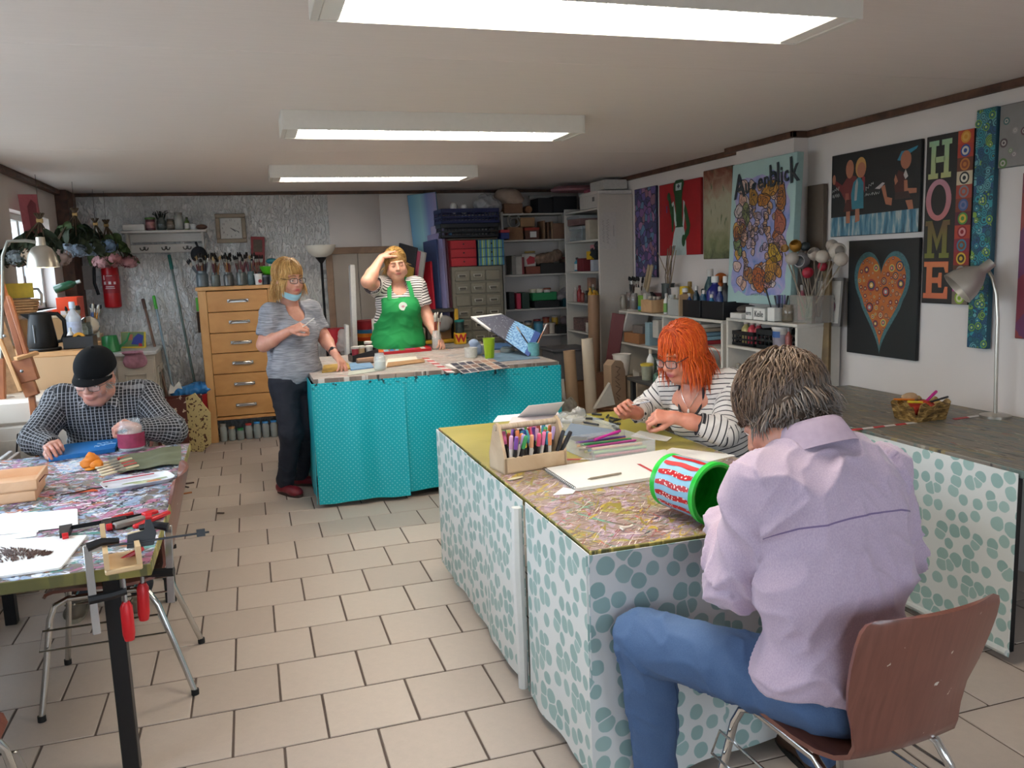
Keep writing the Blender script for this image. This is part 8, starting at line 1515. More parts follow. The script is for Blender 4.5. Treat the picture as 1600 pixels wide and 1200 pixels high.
t=T('art_box','open black box of paint jars next to the hand of the woman in grey','box',onz(568,563,ZT),.1);
for s in(-1,1):mb=MB();mb.prism([(-.10,0),(.10,0),(.10,.09),(.02,.075),(-.10,.05)],-.003,.003,0,np.array([[1,0,0],[0,0,-1],[0,1,0.]]),(0,s*.08,0));mb.build('side_panel',m_blk2,t)
mb=MB();mb.box((0,0,.003),(.20,.16,.006));mb.build('bottom',m_blk2,t)
for s,h in((-1,.05),(1,.09)):mb=MB();mb.box((s*.1,0,h/2),(.006,.16,h));mb.build('end_panel',m_blk2,t)
for k,(dx,dy,c,l)in enumerate(((-.06,0,'#a83040','#c9c6c0'),(-.01,.02,'#d9b88a','#e0dcd4'),(.05,.0,'#d6d2ca','#e6e2da'),(.05,.05,'#5a2f34','#cfc9c0'))):tub('paint_pot',['red paint pot in the black art box','skin coloured paint pot in the black art box','white paint pot in the black art box','dark red paint pot at the back of the black art box'][k],onz(568,563,ZT)+Vector((dx,dy,.007)),.10+.03*(k==3),.027,M(c,.4),M(l,.4),None,'tub',.95)
mb=MB();mb.tube([(-.07,0,.022),(.07,.01,.022)],.022,10);mb.tube([(-.06,0,.022),(.06,.01,.024)],[.0235,.0235],8);one(mb,'rolled_cloth',M('#a8846a',.8,0,.1,20),'rolled brown cloth before the black art box','cloth',onz(572,568,ZT),.1)
t,pl=quad_thing('canvas','red canvas with bright coloured patches before the woman in the apron',[(592,555),(675,548),(662,538),(588,543)],ZT,M('#b01a24',.45,0,.05),'canvas',.022);r=np.random.RandomState(6)
for i in range(30):
 u,v=(i%10+.5)/10,(i//10+.5)/3;c0,c1,c2_,c3_=[vec((*p,0))for p in pl];
 if u>.74 and r.rand()<.6:continue
 f=lambda a,b:(c0*(1-a)+c1*a)*(1-b)+(c3_*(1-a)+c2_*a)*b
 q=[f(u-.045,v-.13),f(u+.045+.01*r.randn(),v-.12),f(u+.04,v+.13),f(u-.04+.01*r.randn(),v+.12)];mb=MB();mb.flat([(x[0],x[1])for x in q],.0224);mb.build('paint_patch',M(['#e0b81c','#2f6fb0','#d9742a','#c9d4d0','#3f9a4a','#c92a6a','#7fc0d0'][r.randint(7)],.5),t)
jg=onz(594,578,ZT);jar('jar','glass of water before the rolled brown cloth',jg,.12,.042,glass('#dfe6e4',.04,.3),None,M('#c9cec9',.2),None,.5)
quad_thing('paper','white paper with a brown sketch between jar and striped tape',[(600,573),(655,566),(650,557),(606,561)],ZT,M('#e2d9cc',.6,0,.03),'paper');quad_thing('painting','brown sketch panel with a reddish edge on the white paper',[(604,574),(664,566),(662,561),(606,567)],ZT+.002,M('#b98a5a',.6,0,.3,14),'painting',.004)
def tape(lb,a,b,z,w=.04,n=9):
 A,B=vec(onz(a[0],a[1],z)),vec(onz(b[0],b[1],z));d=unit(B-A);L=np.linalg.norm(B-A);t=T('barrier_tape',lb,'tape',tuple(A),atan2(d[1],d[0]));
 for k in range(n):x0=L*k/n;x1=L*(k+1)/n;s=.5*w;mb=MB();mb.prism([(x0-s*.5,-w/2),(x1-s*.5,-w/2),(x1+s*.5,w/2),(x0+s*.5,w/2)],0,.0008);mb.build('stripe',[M('#c03038',.5),M('#e0dcd8',.5)][k%2],t)
tape('red and white striped tape stuck across the teal table',(664,559),(705,582),ZT,.05,10)
bj=onz(683,546,ZT);jar('jar','tall glass of dirty brushes before the woman in the apron',bj,.165,.042,glass('#d9dad4',.05,.35),None,M('#b5a898',.5,0,.3,40),None,.6)
for i in range(7):brush('brush standing in the tall glass on the teal table',bj+Vector((.012*r.randn(),.01*r.randn(),.02)),(.09*r.randn()+.04,.1*r.randn(),1),.30,['#8a3a24','#c98a4a','#6a2a24','#d6cfc4'][i%4],['#d6cfc4','#3a2a24'][i%2],.0055,'brushes in the tall glass on the teal table',1.4)
quad_thing('paper','white sheet beneath the printed photo sheet on the teal table',[(694,570),(735,583),(770,574),(726,564)],ZT,PAPERW);t,pl=quad_thing('photo_sheet','sheet of printed dark building photos on the teal table edge',[(724,584),(797,574),(770,561),(702,568)],ZT+.002,M('#d6d0c8',.5,0,.02),'print',.002)
def tile_prints(t,pl,nx,ny,cols,gap=.08,z=.0025,seed=0):
 r=np.random.RandomState(seed);c=[vec((*p,0))for p in pl];f=lambda a,b:(c[0]*(1-a)+c[1]*a)*(1-b)+(c[3]*(1-a)+c[2]*a)*b
 for i in range(nx):
  for j in range(ny):
   u0,u1,v0,v1=(i+gap)/nx,(i+1-gap)/nx,(j+gap)/ny,(j+1-gap)/ny;mb=MB();mb.flat([tuple(f(*q)[:2])for q in((u0,v0),(u1,v0),(u1,v1),(u0,v1))],z);mb.build('print',M(cols[r.randint(len(cols))],.5,0,.1,60),t)
tile_prints(t,pl,6,3,['#2a2a40','#33314a','#8a6a60','#4a4a5c','#b58a7a','#26263a'],.07,.0025,2)
quad_thing('magazine','blue printed magazine under the turquoise jar on the teal table',[(770,566),(845,560),(815,548),(752,555)],ZT,M('#7f9fb8',.5,0,.25,14),'magazine',.004)
for k,(x,y,lb)in enumerate(((736,558,'white paint tub left of the green cup'),(747,554,'white lidded paint tub just behind its neighbour by the green cup'))):tub('paint_tub',lb,onz(x,y,ZT),.075,.05,M('#cfcdc6',.45,0,.12,60),M('#d9d6cf',.4)if k else None,'white tubs by the green cup','tub',.95)
gcup=T('cup','lime green plastic cup on the teal table','cup',onz(765,560,ZT));mb=MB();mb.lathe([(.032,0),(.034,.004),(.046,.15),(.047,.155),(.043,.153),(.031,.01),(.0001,.008)],(0,0,0),24,0,None,False);mb.build('body',M('#8fae14',.35),gcup)
for k in range(8):a=k*PI/4;mb=MB();mb.tube([(.0335*cos(a),.0335*sin(a),.01),(.039*cos(a),.039*sin(a),.075)],.003,5);mb.build('rib',M('#8fae14',.35),gcup)
P,Fq=blob_mesh([(onz(744,545,ZT+.05),(.05,.05,.05)),(onz(740,536,ZT+.10),(.035,.03,.03)),(onz(752,545,ZT+.03),(.05,.05,.035))],.007,.03,1,.012,26);o=mesh_obj('cloth',[(P,Fq)],M('#9fb0cc',.8,0,.12,20),None);tag(o,'crumpled pale blue cloth left of the navy canvas','cloth')
t,pl=quad_thing('canvas','blue and red painted panel lying under the navy canvas',[(748,548),(815,545),(806,537),(752,539)],ZT,M('#4a74a8',.5,0,.3,10),'canvas',.012)
jar('jar','dark jar behind the lime green cup',onz(758,546,ZT),.07,.04,M('#4a3a34',.4));jar('jar','flat glass dish between green cup and navy canvas',onz(793,551,ZT),.05,.06,glass('#8f9a98',.08,.5),None,M('#7a6a6a',.6))
nC,nD,nA=vec(onz(826,557,ZT+.004)),vec(ony(845,521,6.12)),vec(ony(738,495,6.62));nn=unit(np.cross(nA-nC,nD-nC));nn=-nn if nn[1]>0 else nn
_r=ray(783,490);nE=vec((0,0,HC))+_r*(((nC-vec((0,0,HC)))@nn)/(_r@nn));x_=unit(nC-nA);y_=np.cross(nn,x_);Rn=np.stack([x_,y_,nn],1);o_=(nA+nC)/2
t=tag(bpy.data.objects.new('canvas',None),'navy canvas with pale dots and a scalloped light blue end, tilted up','canvas');C.objects.link(t);put(t,tuple(o_),None,Rn);A,B_,C_,D_=[tuple((Rn.T@(p-o_))[:2])for p in(nA,nC,nD,nE)]
f=lambda u,v:tuple((vec((*A,0))*(1-u)+vec((*B_,0))*u)[:2]*(1-v)+(vec((*D_,0))*(1-u)+vec((*C_,0))*u)[:2]*v)
td=NT('navy_dotted');v=td.N.new('ShaderNodeTexVoronoi');td.L.new(td.co('Object',(80,80,1)),v.inputs['Vector']);v.inputs['Scale'].default_value=1;td.color(td.mix(td.math('LESS_THAN',v.outputs['Distance'],.15),'#141b3c','#b9c4d6'));td.set(Roughness=.5)
mb=MB();mb.prism([A,B_,C_,D_],-.018,0);mb.build('canvas',td.m,t);mb=MB();mb.prism([f(-.01,0),f(-.01,1),f(.035,1),f(.035,0)],-.02,.001);mb.prism([f(-.01,-.04),f(.34,-.04),f(.34,.03),f(-.01,.07)],-.02,.0012);mb.build('bare_edge',M('#dedad6',.6),t)
tb_=NT('light_blue_sponged');n=tb_.noise(tb_.co('Object'),60,4);tb_.color(tb_.ramp(n.outputs[0],[(.35,'#2f74b8'),(.6,'#8fc0e2')]));tb_.set(Roughness=.5);sc_=[f(.93,0),f(.86,1)]
for k in range(10):
 for q in LS(PI/2,1.5*PI,6):vv=1-(k+.5)/10+.042*sin(q);sc_.append(f(.66-.24*vv+.06*cos(q),vv))
 vv=1-(k+1)/10+.002;sc_.append(f(.72-.24*vv,max(vv,.001)))
mb=MB();mb.flat(sc_,.0012);mb.build('scalloped_field',tb_.m,t);mb=MB();mb.flat([f(.93,0),f(1,0),f(1,1),f(.86,1)],.0012);mb.build('blue_end',M('#1f4a94',.5,0,.08),t)
jt=onz(834,556,ZT);tub('jar','turquoise painted jar with brushes at the table corner',jt,.10,.045,M('#6fb0b4',.4,0,.15,40),None,None,'jar',.95)
for d,c in(((-.55,.1,.9),'#2a2430'),((.45,-.1,.9),'#b5846a')):brush('%s brush in the turquoise jar'%('dark slim' if d[0]<0 else 'pinkish'),jt+Vector((.0,0,.03)),d,.24,c,'#d6c9c0',.005,None,1.1)
for k in range(8):mb=MB();mb.box((0,0,.002),(.03+.02*r.rand(),.012,.003));one(mb,'colour_card',M(['#c9a0a8','#d6d2cc','#a8b4c4','#c4b48a'][k%4],.6),'small paper snippet scattered right of the brush glass','paper',onz(690+26*r.rand(),535+12*r.rand(),ZT),r.rand()*3,'paper snippets on the teal table')
t=tub('painted_cup','small dark cup with pale spots standing on the yellow W block',(0,0,0),.11,.042,M('#2b3a38',.5,0,.4,30),M('#1f7a74',.5),None,'cup',1);W0=ony(720,546,7.35);put(t,(W0[0],7.36,ZT+.102))
wb_=box_thing('letter_block','yellow block painted with a red W behind the teal table edge','block',(W0[0],7.36,ZT+.0),(.10,.08,.10),M('#d9a81c',.5));letters('W',.095,M('#a8201c',.5),wb_,(0,-.0412,.05),0,R=FRONT,bold=.004)
mb=MB();mb.box2((1.4,7.0,.848),(2.12,7.5,.88),0,.003)
o=one(mb,'side_board',M('#8f8a84',.6,0,.08),'board ledge behind the teal table carrying the W block','board',(0,0,0));
for x in(1.45,2.07):mb=MB();mb.box2((x-.02,7.40,0),(x+.02,7.44,.848));mb.build('leg',m_black,o)
marker('thin white stick between the fingers of the woman in grey',(.318,5.815,1.205),(.8,-.1,.55),'#dcd8d2','#d9d4cc',.12,.0035)
cA,cB,cC=vec(onz(789,742,ZP)),vec(onz(886,727,ZP)),vec(onz(769,727,ZP));w_=np.linalg.norm(cB-cA);ca=dirz(cA,cB);dep=.15
tray=T('tool_caddy','whitewashed wooden caddy with a bar handle, full of markers','caddy',tuple((cA+cB)/2+rotz(ca)@vec((0,dep/2,0))),ca);m_cad=wood('#b59a7c','#cdb89c',(2,2,2),.6,'whitewashed_wood');hh=.065
mb=MB();mb.box((0,0,.004),(w_,dep,.008));mb.build('bottom',m_cad,tray)
for s in(-1,1):
 mb=MB();mb.box((0,s*(dep/2-.005),hh/2),(w_,.01,hh),0,None,.002);mb.build('side_panel',m_cad,tray)
 mb=MB();mb.prism([(-dep/2,0),(dep/2,0),(dep/2,hh),(.025,.185),(.0,.20),(-.025,.185),(-dep/2,hh)],-.006,.006,0,np.array([[0,0,1],[1,0,0],[0,1,0.]]),(s*(w_/2-.006),0,0));mb.build('end_panel',m_cad,tray)
mb=MB();mb.cyl((-w_/2-.004,0,.178),(w_/2+.004,0,.178),.013,None,12);mb.build('handle_bar',wood('#a8937c','#c9b9a4',(40,2,2),.6,'worn_bar'),tray)
CP=['#c99ab8','#2f7fa0','#d9742a','#2a3f8a','#d9507a','#7a4aa0','#e08a5a','#e0c02a','#c93a2a','#e078a8','#3f9a5a','#1d1d22','#e0a07a','#58b0c0','#8a3a2a','#b8a0d0','#222226','#4a8a3a'];r=np.random.RandomState(31);Rc=rotz(ca);tc=vec(tray.location);CN={'#c99ab8':'mauve','#2f7fa0':'petrol blue','#d9742a':'orange','#2a3f8a':'dark blue','#d9507a':'pink red','#7a4aa0':'violet','#e08a5a':'salmon','#e0c02a':'yellow','#c93a2a':'red','#e078a8':'pink','#3f9a5a':'green','#1d1d22':'black','#e0a07a':'peach','#58b0c0':'aqua','#8a3a2a':'rust','#b8a0d0':'lilac','#222226':'charcoal','#4a8a3a':'leaf green'}
for i in range(44):
 row=i//15;x=-w_/2+.03+(w_-.06)*((i%15)+.5)/15;y=-.045+.045*row+.008*r.randn();c=CP[(i*5+row)%18];marker('%s capped marker standing in the wooden caddy'%CN[c],tuple(tc+Rc@vec((x,y,.012))),Rc@vec((.10*r.randn()+(.25 if i%15>12 else 0),-.22+.22*row+.10*r.randn(),1)),c,'#202024' if i%3 else '#d6d2cc',.146,.0082,'markers in the wooden caddy')
def pen_box(lb,px3,h,lid=False):
 A,B,D_=[vec(onz(x,y,ZP))for x,y in px3];w=np.linalg.norm(B-A);a=dirz(A,B);d=np.linalg.norm(D_-A)*.95;t=T('plastic_box',lb,'box',tuple((A+B)/2+rotz(a)@vec((0,d/2,0))),a);g=glass('#d9dde0',.12,.3,'clear_plastic_box')
 mb=MB();mb.box((0,0,.002),(w,d,.004));mb.build('bottom',g,t)
 for s in(-1,1):mb=MB();mb.box((0,s*(d/2-.0015),h/2),(w,.003,h));mb.build('side_panel',g,t);mb=MB();mb.box((s*(w/2-.0015),0,h/2),(.003,d,h));mb.build('side_panel',g,t)
 if lid:mb=MB();mb.box((0,0,h),(w+.006,d+.006,.008),0,None,.003);mb.build('lid',g,t)
 return t,w,d,a
pb_,w,d,a=pen_box('clear plastic box of coloured pens beside the sketchbook',[(925,722),(1024,708),(905,700)],.06)
for k in range(12):c=['#d97a8a','#8fc07a','#e0a06a','#5a5a60','#4aa0c0','#b04a90','#c9d080','#d9c9c0','#3f8a5a','#8a8a94','#e08a4a','#6a4a90'][k];nm=['rose','light green','apricot','dark grey','sky blue','magenta','lime','cream','green','grey','orange','purple'][k];rz=a+.04*r.randn();marker('%s pen lying in the clear plastic box'%nm,tuple(vec(pb_.location)+rotz(a)@vec((-w*.38,-d*.36+d*.065*k,.012+.012*(k%3)))),(cos(rz),sin(rz),.02*r.randn()),c,c,w*.8,.0055,'pens in the clear plastic box')
marker('bright magenta pen propped across the clear plastic box',tuple(vec(pb_.location)+vec((-.06,.02,.055))),(.9,.25,.12),'#c92a9a','#c92a9a',.15,.006);marker('silver pen lying along the back edge of the clear box',tuple(vec(pb_.location)+vec((-.08,.05,.056))),(1,.12,.05),'#8f9094','#9a9a9e',.16,.006)
pl2,w2,d2,a2=pen_box('flat clear plastic tray with black pens behind the pen box',[(884,682),(968,672),(850,660)],.022,False)
for k in range(7):marker('black pen lying in or by the flat clear tray',onz((952,960,968,935,944,985,975)[k],(660,668,672,664,655,688,684)[k],ZP+.008),(cos(.5+.5*k),sin(.5+.5*k),.02),'#1a1a1d','#202024',.10,.0055,'black pens on the olive table')
quad_thing('cover','blue grey folder lying on the flat clear tray',[(880,680),(950,686),(958,672),(892,662)],ZP+.024,M('#7f8ea0',.4,0,.03),'folder',.003)
for k,(x,y)in enumerate(((948,652),(957,660),(964,655),(940,648),(970,662))):marker('short black felt tip lying near the right hand of the orange haired woman',onz(x,y,ZP+.007),(cos(1.0+.4*k),sin(1.0+.4*k),0),'#1a1a1d','#26262a',.06,.006,'black felt tips near the hand')
quad_thing('paper','white card with small pencil flowers right of the clear tray',[(985,682),(1042,690),(1050,684),(1000,673)],ZP,M('#dedad2',.6,0,.06,60));quad_thing('paper','pale pink sheet behind the wooden caddy',[(790,672),(880,668),(872,644),(800,652)],ZP,M('#dccfd0',.6,0,.02));quad_thing('paper','white sheet half under the pale pink one',[(770,660),(842,655),(840,645),(778,650)],ZP-.001,PAPERW)
A,B,C_,D_=onz(808,652,ZP),onz(868,648,ZP),ony(882,628,4.06),ony(826,634,4.10);mb=MB();G=np.array([[vec(A)*(1-u)+vec(B)*u for u in LS(0,1,6)],[vec(D_)*(1-u)+vec(C_)*u for u in LS(0,1,6)]]);mb.sheet(G[::-1],.0015,0);one(mb,'paper',PAPERW,'white card standing up bent behind the wooden caddy','paper')
P,Fq=blob_mesh([(onz(895,655,ZP+.015),(.07,.05,.018)),(onz(905,645,ZP+.03),(.04,.03,.03)),(onz(885,650,ZP+.02),(.05,.04,.02))],.006,.02,1,.014,34);o=mesh_obj('plastic_bag',[(P,Fq)],glass('#d2d2d0',.15,.4,'crumpled_cellophane'),None);tag(o,'crumpled cellophane bag behind the flat clear tray','bag')
sk1=[(851,736),(900,768),(1062,742),(1040,706)];t,pl=quad_thing('sketchbook','white spiral sketchbook lying open on the olive table',[(900,768),(1066,743),(1040,706),(851,736)],ZP,M('#e6e4e0',.6,0,.01),'sketchbook',.012)
quad_thing('paper','white page sticking out under the sketchbook toward the table edge',[(864,774),(895,772),(900,766),(880,762)],ZP,PAPERW);quad_thing('paper','second open page of white paper right of the sketchbook',[(1000,725),(1050,735),(1150,712),(1050,700)],ZP-.001,PAPERW)
mb=MB();A,B=vec((*pl[0],.012)),vec((*pl[3],.012))
for k in range(22):p=A+(B-A)*(k+.5)/22;ring=[p+vec((-.004+.006*cos(q),0,.0+.006*sin(q)))for q in RING(8)];m2=MB();m2 .tube(ring,.0011,4,0,False,True);m2 .build('spiral_ring',M('#2b2b2e',.4,.4),t)
mb=MB();q=onz(944,744,ZP+.0175);a=dirz(onz(918,749,ZP),onz(969,740,ZP));mb.tube([(-.075,0,0),(-.06,0,0),(.06,0,0),(.078,0,0)],[.0008,.0045,.0045,.0036],7);one(mb,'pencil',M('#8f8372',.6),'natural wood pencil lying on the white sketchbook','pencil',q,a)
tape('red tape strip stuck beside the sketchbook',(998,725),(1022,738),ZP+.013,.012,1);tape('red and white tape strip behind the wooden caddy',(885,718),(930,717),ZP,.02,2);tape('short red tape strip right of the clear pen box',(1022,706),(1045,704),ZP,.02,1)
mb=MB();mb.sph((0,0,.002),(.04,.014,.002),12,5);one(mb,'chip',M('#d9cfae',.6),'pale paint chip at the left table edge before the caddy','paint chip',onz(805,748,ZP),.3);mb=MB();mb.tube([(0,0,.004),(.02,.01,.004),(.03,-.02,.004),(.045,-.03,.004)],.004,5);one(mb,'chip',M('#e6e2d6',.6),'curl of dried white paint near the table corner','paint chip',onz(975,830,ZP),1.2)
ro,rb,L=.093,.086,.205;A2=vec(onz(1117,772,ZP+ro+.004));ax=RC@vec((.55,-.22,.80));ax[2]=-.035;ax=unit(ax);u_,v_,w3=frame(ax);Rb_=np.stack([u_,v_,w3],1);bk_=tag(bpy.data.objects.new('painted_bucket',None),'green bucket painted with red dotted stripes on pale blue, lying on its side','bucket');C.objects.link(bk_);put(bk_,tuple(A2-ax*L),None,Rb_)
mgr=NT('streaky_green_paint');n=mgr.noise(mgr.co('Object',(6,6,30)),1.5,4);mgr.color(mgr.ramp(n.outputs[0],[(.3,'#12a82f'),(.7,'#2ad145')]));mgr.set(Roughness=.35)
mb=MB();mb.lathe([(rb-.004,0),(rb,.004),(ro,L)],(0,0,0),40,0,None,False);mb.build('body',M('#8fc0da',.4,0,.04),bk_);mb=MB();mb.lathe([(ro-.004,L-.002),(rb-.006,.012),(.0001,.010)],(0,0,0),40,0,None,False);mb.build('inside',mgr.m,bk_);mb=MB();mb.lathe([(.0001,.0),(rb-.004,0)],(0,0,0),40,0,None,False);mb.build('bottom',mgr.m,bk_)
mb=MB();mb.lathe([(ro+.001,L-.022),(ro+.008,L-.018),(ro+.009,L),(ro+.002,L+.004),(ro-.006,L),(ro-.005,L-.02)],(0,0,0),44,0,None,False);mb.build('rim',mgr.m,bk_);mb=MB();mb.lathe([(rb+.001,.022),(rb+.0025,.018),(rb+.002,.002),(rb-.004,-.001)],(0,0,0),40,0,None,False);mb.build('foot_band',mgr.m,bk_)
mdot=NT('red_with_white_dots');v=mdot.N.new('ShaderNodeTexVoronoi');mdot.L.new(mdot.co('Object',(105,105,105)),v.inputs['Vector']);v.inputs['Scale'].default_value=1;mdot.color(mdot.mix(mdot.math('LESS_THAN',v.outputs['Distance'],.33),'#b8141f','#e6dcd8'));mdot.set(Roughness=.4);mred=M('#b8141f',.4,0,.05)
for k in range(15):
 a0=2*PI*k/15;G=np.array([[((rb+(ro-rb)*z/L+.0012)*cos(a0+q*(.105 if 0<i<7 else .07)+.03*sin(z*60+k)),(rb+(ro-rb)*z/L+.0012)*sin(a0+q*(.105 if 0<i<7 else .07)+.03*sin(z*60+k)),z)for q in LS(-1,1,5)]for i,z in enumerate(LS(.026,L-.028,8))]);mb=MB();mb.sheet(G,0);mb.build('stripe',mred if k in(4,5)else mdot.m,bk_)
marker('thin pen held in the right hand of the orange haired woman',(1.635,3.475,.92),(.6,-.35,.15),'#b8bcc4','#c9c9cc',.11,.0035)
gA,gB,gC=vec(onz(1396,640,ZR)),vec(onz(1430,662,ZR)),vec(onz(1486,655,ZR));ga=dirz(gB,gC);gw,gd=np.linalg.norm(gC-gB)*.95,.16;gb=T('basket','gilded wavy edged basket with red filling on the right wall table','basket',tuple((gB+gC)/2+rotz(ga)@vec((0,gd/2,0))),ga);mgd=NT('antique_gold');n=mgd.noise(mgd.co('Object',(20,20,60)),1.2,4,1.);mgd.color(mgd.ramp(n.outputs[0],[(.35,'#5a4426'),(.55,'#9a7a44'),(.7,'#c9ab70')]));mgd.set(Roughness=.4,Metallic=.25);mgd.bump(n.outputs[0],.5,.006)
def wall_(a,b,h):G=np.array([[vec(a)*(1-u)+vec(b)*u+vec((0,0,z*(h+.012*sin(u*12))))+vec((a[0]+b[0],a[1]+b[1],0))*.16*z for z in LS(0,1,5)]for u in LS(0,1,14)]);m=MB();m.sheet(G,.006,0);return m
cr=[(-gw/2*.86,-gd/2*.86),(gw/2*.86,-gd/2*.86),(gw/2*.86,gd/2*.86),(-gw/2*.86,gd/2*.86)]
for i in range(4):wall_((*cr[i],0),(*cr[(i+1)%4],0),.085).build('side_panel',mgd.m,gb)
mb=MB();mb.box((0,0,.003),(gw*.86,gd*.86,.006));mb.build('bottom',mgd.m,gb)
P,Fq=blob_mesh([(vec(gb.location)+rotz(ga)@vec((x,y,.055)),(.05,.045,.03))for x,y in((-.05,0),(.03,.01),(0,-.02))],.006,.02,1,.012,40);o=mesh_obj('crepe_paper',[(P,Fq)],M('#b8341c',.6,0,.12,30),None);tag(o,'orange red crepe paper filling the gilded basket','paper')
gl_=vec(gb.location);marker('magenta pen sticking out of the gilded basket',tuple(gl_+rotz(ga)@vec((.03,.0,.08))),(.8,.2,.4),'#c92a8a','#c92a8a',.10,.007);marker('black pen sticking out of the gilded basket',tuple(gl_+rotz(ga)@vec((.03,-.03,.085))),(1,.1,.12),'#1b1b1d','#1b1b1d',.12,.005);marker('orange pen lying on the left rim of the gilded basket',tuple(gl_+rotz(ga)@vec((-.02,.02,.093))),(-1,.35,.06),'#d97a1c','#d97a1c',.10,.005);marker('yellow pen lying across the left corner of the gilded basket',tuple(gl_+rotz(ga)@vec((-.03,-.04,.09))),(-.8,.1,.08),'#d9b82a','#d9b82a',.08,.006);mb=MB();mb.sph((0,0,0),(.05,.02,.025),12,7);one(mb,'shell',M('#c4a078',.6,0,.1),'beige shell at the back of the gilded basket','shell',tuple(gl_+rotz(ga)@vec((-.02,.05,.10))))
tape('red and white striped tape left of the gilded basket on the right table',(1330,672),(1432,660),ZR,.03,6);tape('red and white striped tape right of the gilded basket on the right table',(1490,655),(1600,640),ZR,.03,5)
def wall_canvas(lb,y0,y1,z0,z1,face,edge=None,X=3.515,th=.022,nrm=(-1,0,0)):return canvas_thing('painting',lb,(X,(y0+y1)/2,(z0+z1)/2),abs(y1-y0),z1-z0,nrm,face,edge,th)
LZ=[0.]
def pr(t,poly,c,nm='print',z=None):LZ[0]+=.00004;mb=MB();mb.flat(poly,.0010+(LZ[0]%.0012 if z is None else z));return mb.build(nm,M(c,.55,0,.06,30)if isinstance(c,str)else c,t)
def ell(x,y,a,b,n=16,r=0.):cr,s=cos(r),sin(r);return[(x+a*cos(t)*cr-b*sin(t)*s,y+a*cos(t)*s+b*sin(t)*cr)for t in RING(n)]
def rings(t,x,y,rs,cols,z0=.002,nm='circle'):
 mb=MB();
 for i,(r,c)in enumerate(zip(rs,cols)):mb.flat(ell(x,y,r,r,18 if r>.02 else 12),z0+.0003*i,i)
 return mb.build(nm,[M(c,.55,0,.05,30)for c in cols],t)
def collage(name,cols,sc,dist=.3,edge=.04,dark='#1d1a26',rot=0.):
 t=NT(name);co=t.co('Object',(sc,sc,sc));nz=t.noise(co,1.2,3);wv=t.N.new('ShaderNodeVectorMath');wv.operation='MULTIPLY_ADD';t.L.new(nz.outputs[1],wv.inputs[0]);wv.inputs[1].default_value=(dist,dist,dist);t.L.new(co,wv.inputs[2])
 v=t.N.new('ShaderNodeTexVoronoi');t.L.new(wv.outputs[0],v.inputs['Vector']);v.inputs['Scale'].default_value=1;e=t.N.new('ShaderNodeTexVoronoi');e.feature='DISTANCE_TO_EDGE';t.L.new(wv.outputs[0],e.inputs['Vector']);e.inputs['Scale'].default_value=1
 sp=t.n('SeparateColor');t.L.new(v.outputs['Color'],sp.inputs[0]);c=t.ramp(sp.outputs[0],[(i/len(cols),k)for i,k in enumerate(cols)],'CONSTANT');c=t.mix(t.math('MULTIPLY',t.noise(co,4,3).outputs[0],.5),c,cols[0])
 if edge:c=t.mix(t.step(e.outputs['Distance'],edge,-.02),c,dark)
 t.color(c);t.set(Roughness=.5);return t.m
BLK='#1b1b1b'
wall_canvas('narrow purple and pink collage painting beside the frog nurse',6.79,7.22,1.42,2.23,collage('purple_collage',['#4a4270','#8a5a8f','#5f8fa8','#3a3a66','#b07a98','#6a5a9a','#9a6a70','#39405e'],16),'#000000' and M('#2b2840',.6))
t=wall_canvas('red painting of a green frog like nurse in a white dress',6.02,6.73,1.61,2.22,M('#a3181f',.5,0,.12,8),M('#8a1418',.6));gn,wh='#1f4a26','#b9c8c4'
pr(t,[(-.115,-.305),(.125,-.305),(.12,-.2),(.09,-.10),(.07,-.05),(-.05,-.05),(-.09,-.12),(-.12,-.22)],wh);pr(t,[(-.06,-.06),(.07,-.06),(.055,.0),(.045,.03),(-.04,.03),(-.05,-.01)],gn);pr(t,[(-.13,.13),(-.09,.15),(-.05,.03),(-.04,-.06),(.06,-.06),(.075,.04),(.07,.15),(.10,.13),(.095,.0),(.08,-.08),(-.06,-.08),(-.085,.0)],wh)
pr(t,[(-.06,.10),(.055,.10),(.05,.16),(.06,.21),(.075,.26),(.07,.30),(.04,.32),(-.05,.32),(-.09,.29),(-.095,.24),(-.07,.19)],gn);pr(t,[(-.05,-.02),(.05,-.02),(.055,.12),(-.055,.12)],gn);pr(t,ell(.055,.285,.035,.035),gn)
pr(t,[(-.125,.1),(-.09,.12),(-.085,.0),(-.10,-.10),(-.125,-.11),(-.13,-.02)],gn);pr(t,[(-.19,.19),(-.15,.20),(-.10,.06),(-.11,-.06),(-.15,.05)],gn);pr(t,ell(-.175,.195,.028,.035),gn);pr(t,[(.10,.12),(.13,.08),(.19,-.06),(.17,-.13),(.09,-.20),(.07,-.17),(.13,-.08),(.085,.06)],gn);pr(t,ell(.075,-.185,.03,.05),gn)
pr(t,[(-.055,.315),(.04,.315),(.052,.40-.0),(-.05,.385)]if False else[(-.055,.235),(.04,.235),(.05,.295),(-.052,.29)],wh);pr(t,[(-.012,.25),(.004,.25),(.004,.285),(-.012,.285)],'#1f2a3c');pr(t,[(-.026,.261),(.018,.261),(.018,.274),(-.026,.274)],'#1f2a3c');pr(t,[(-.22,.06),(-.205,.06),(-.205,.12),(-.22,.12)],'#3a4f8a');pr(t,[(-.06,-.072),(.07,-.072),(.07,-.06),(-.06,-.06)],gn)
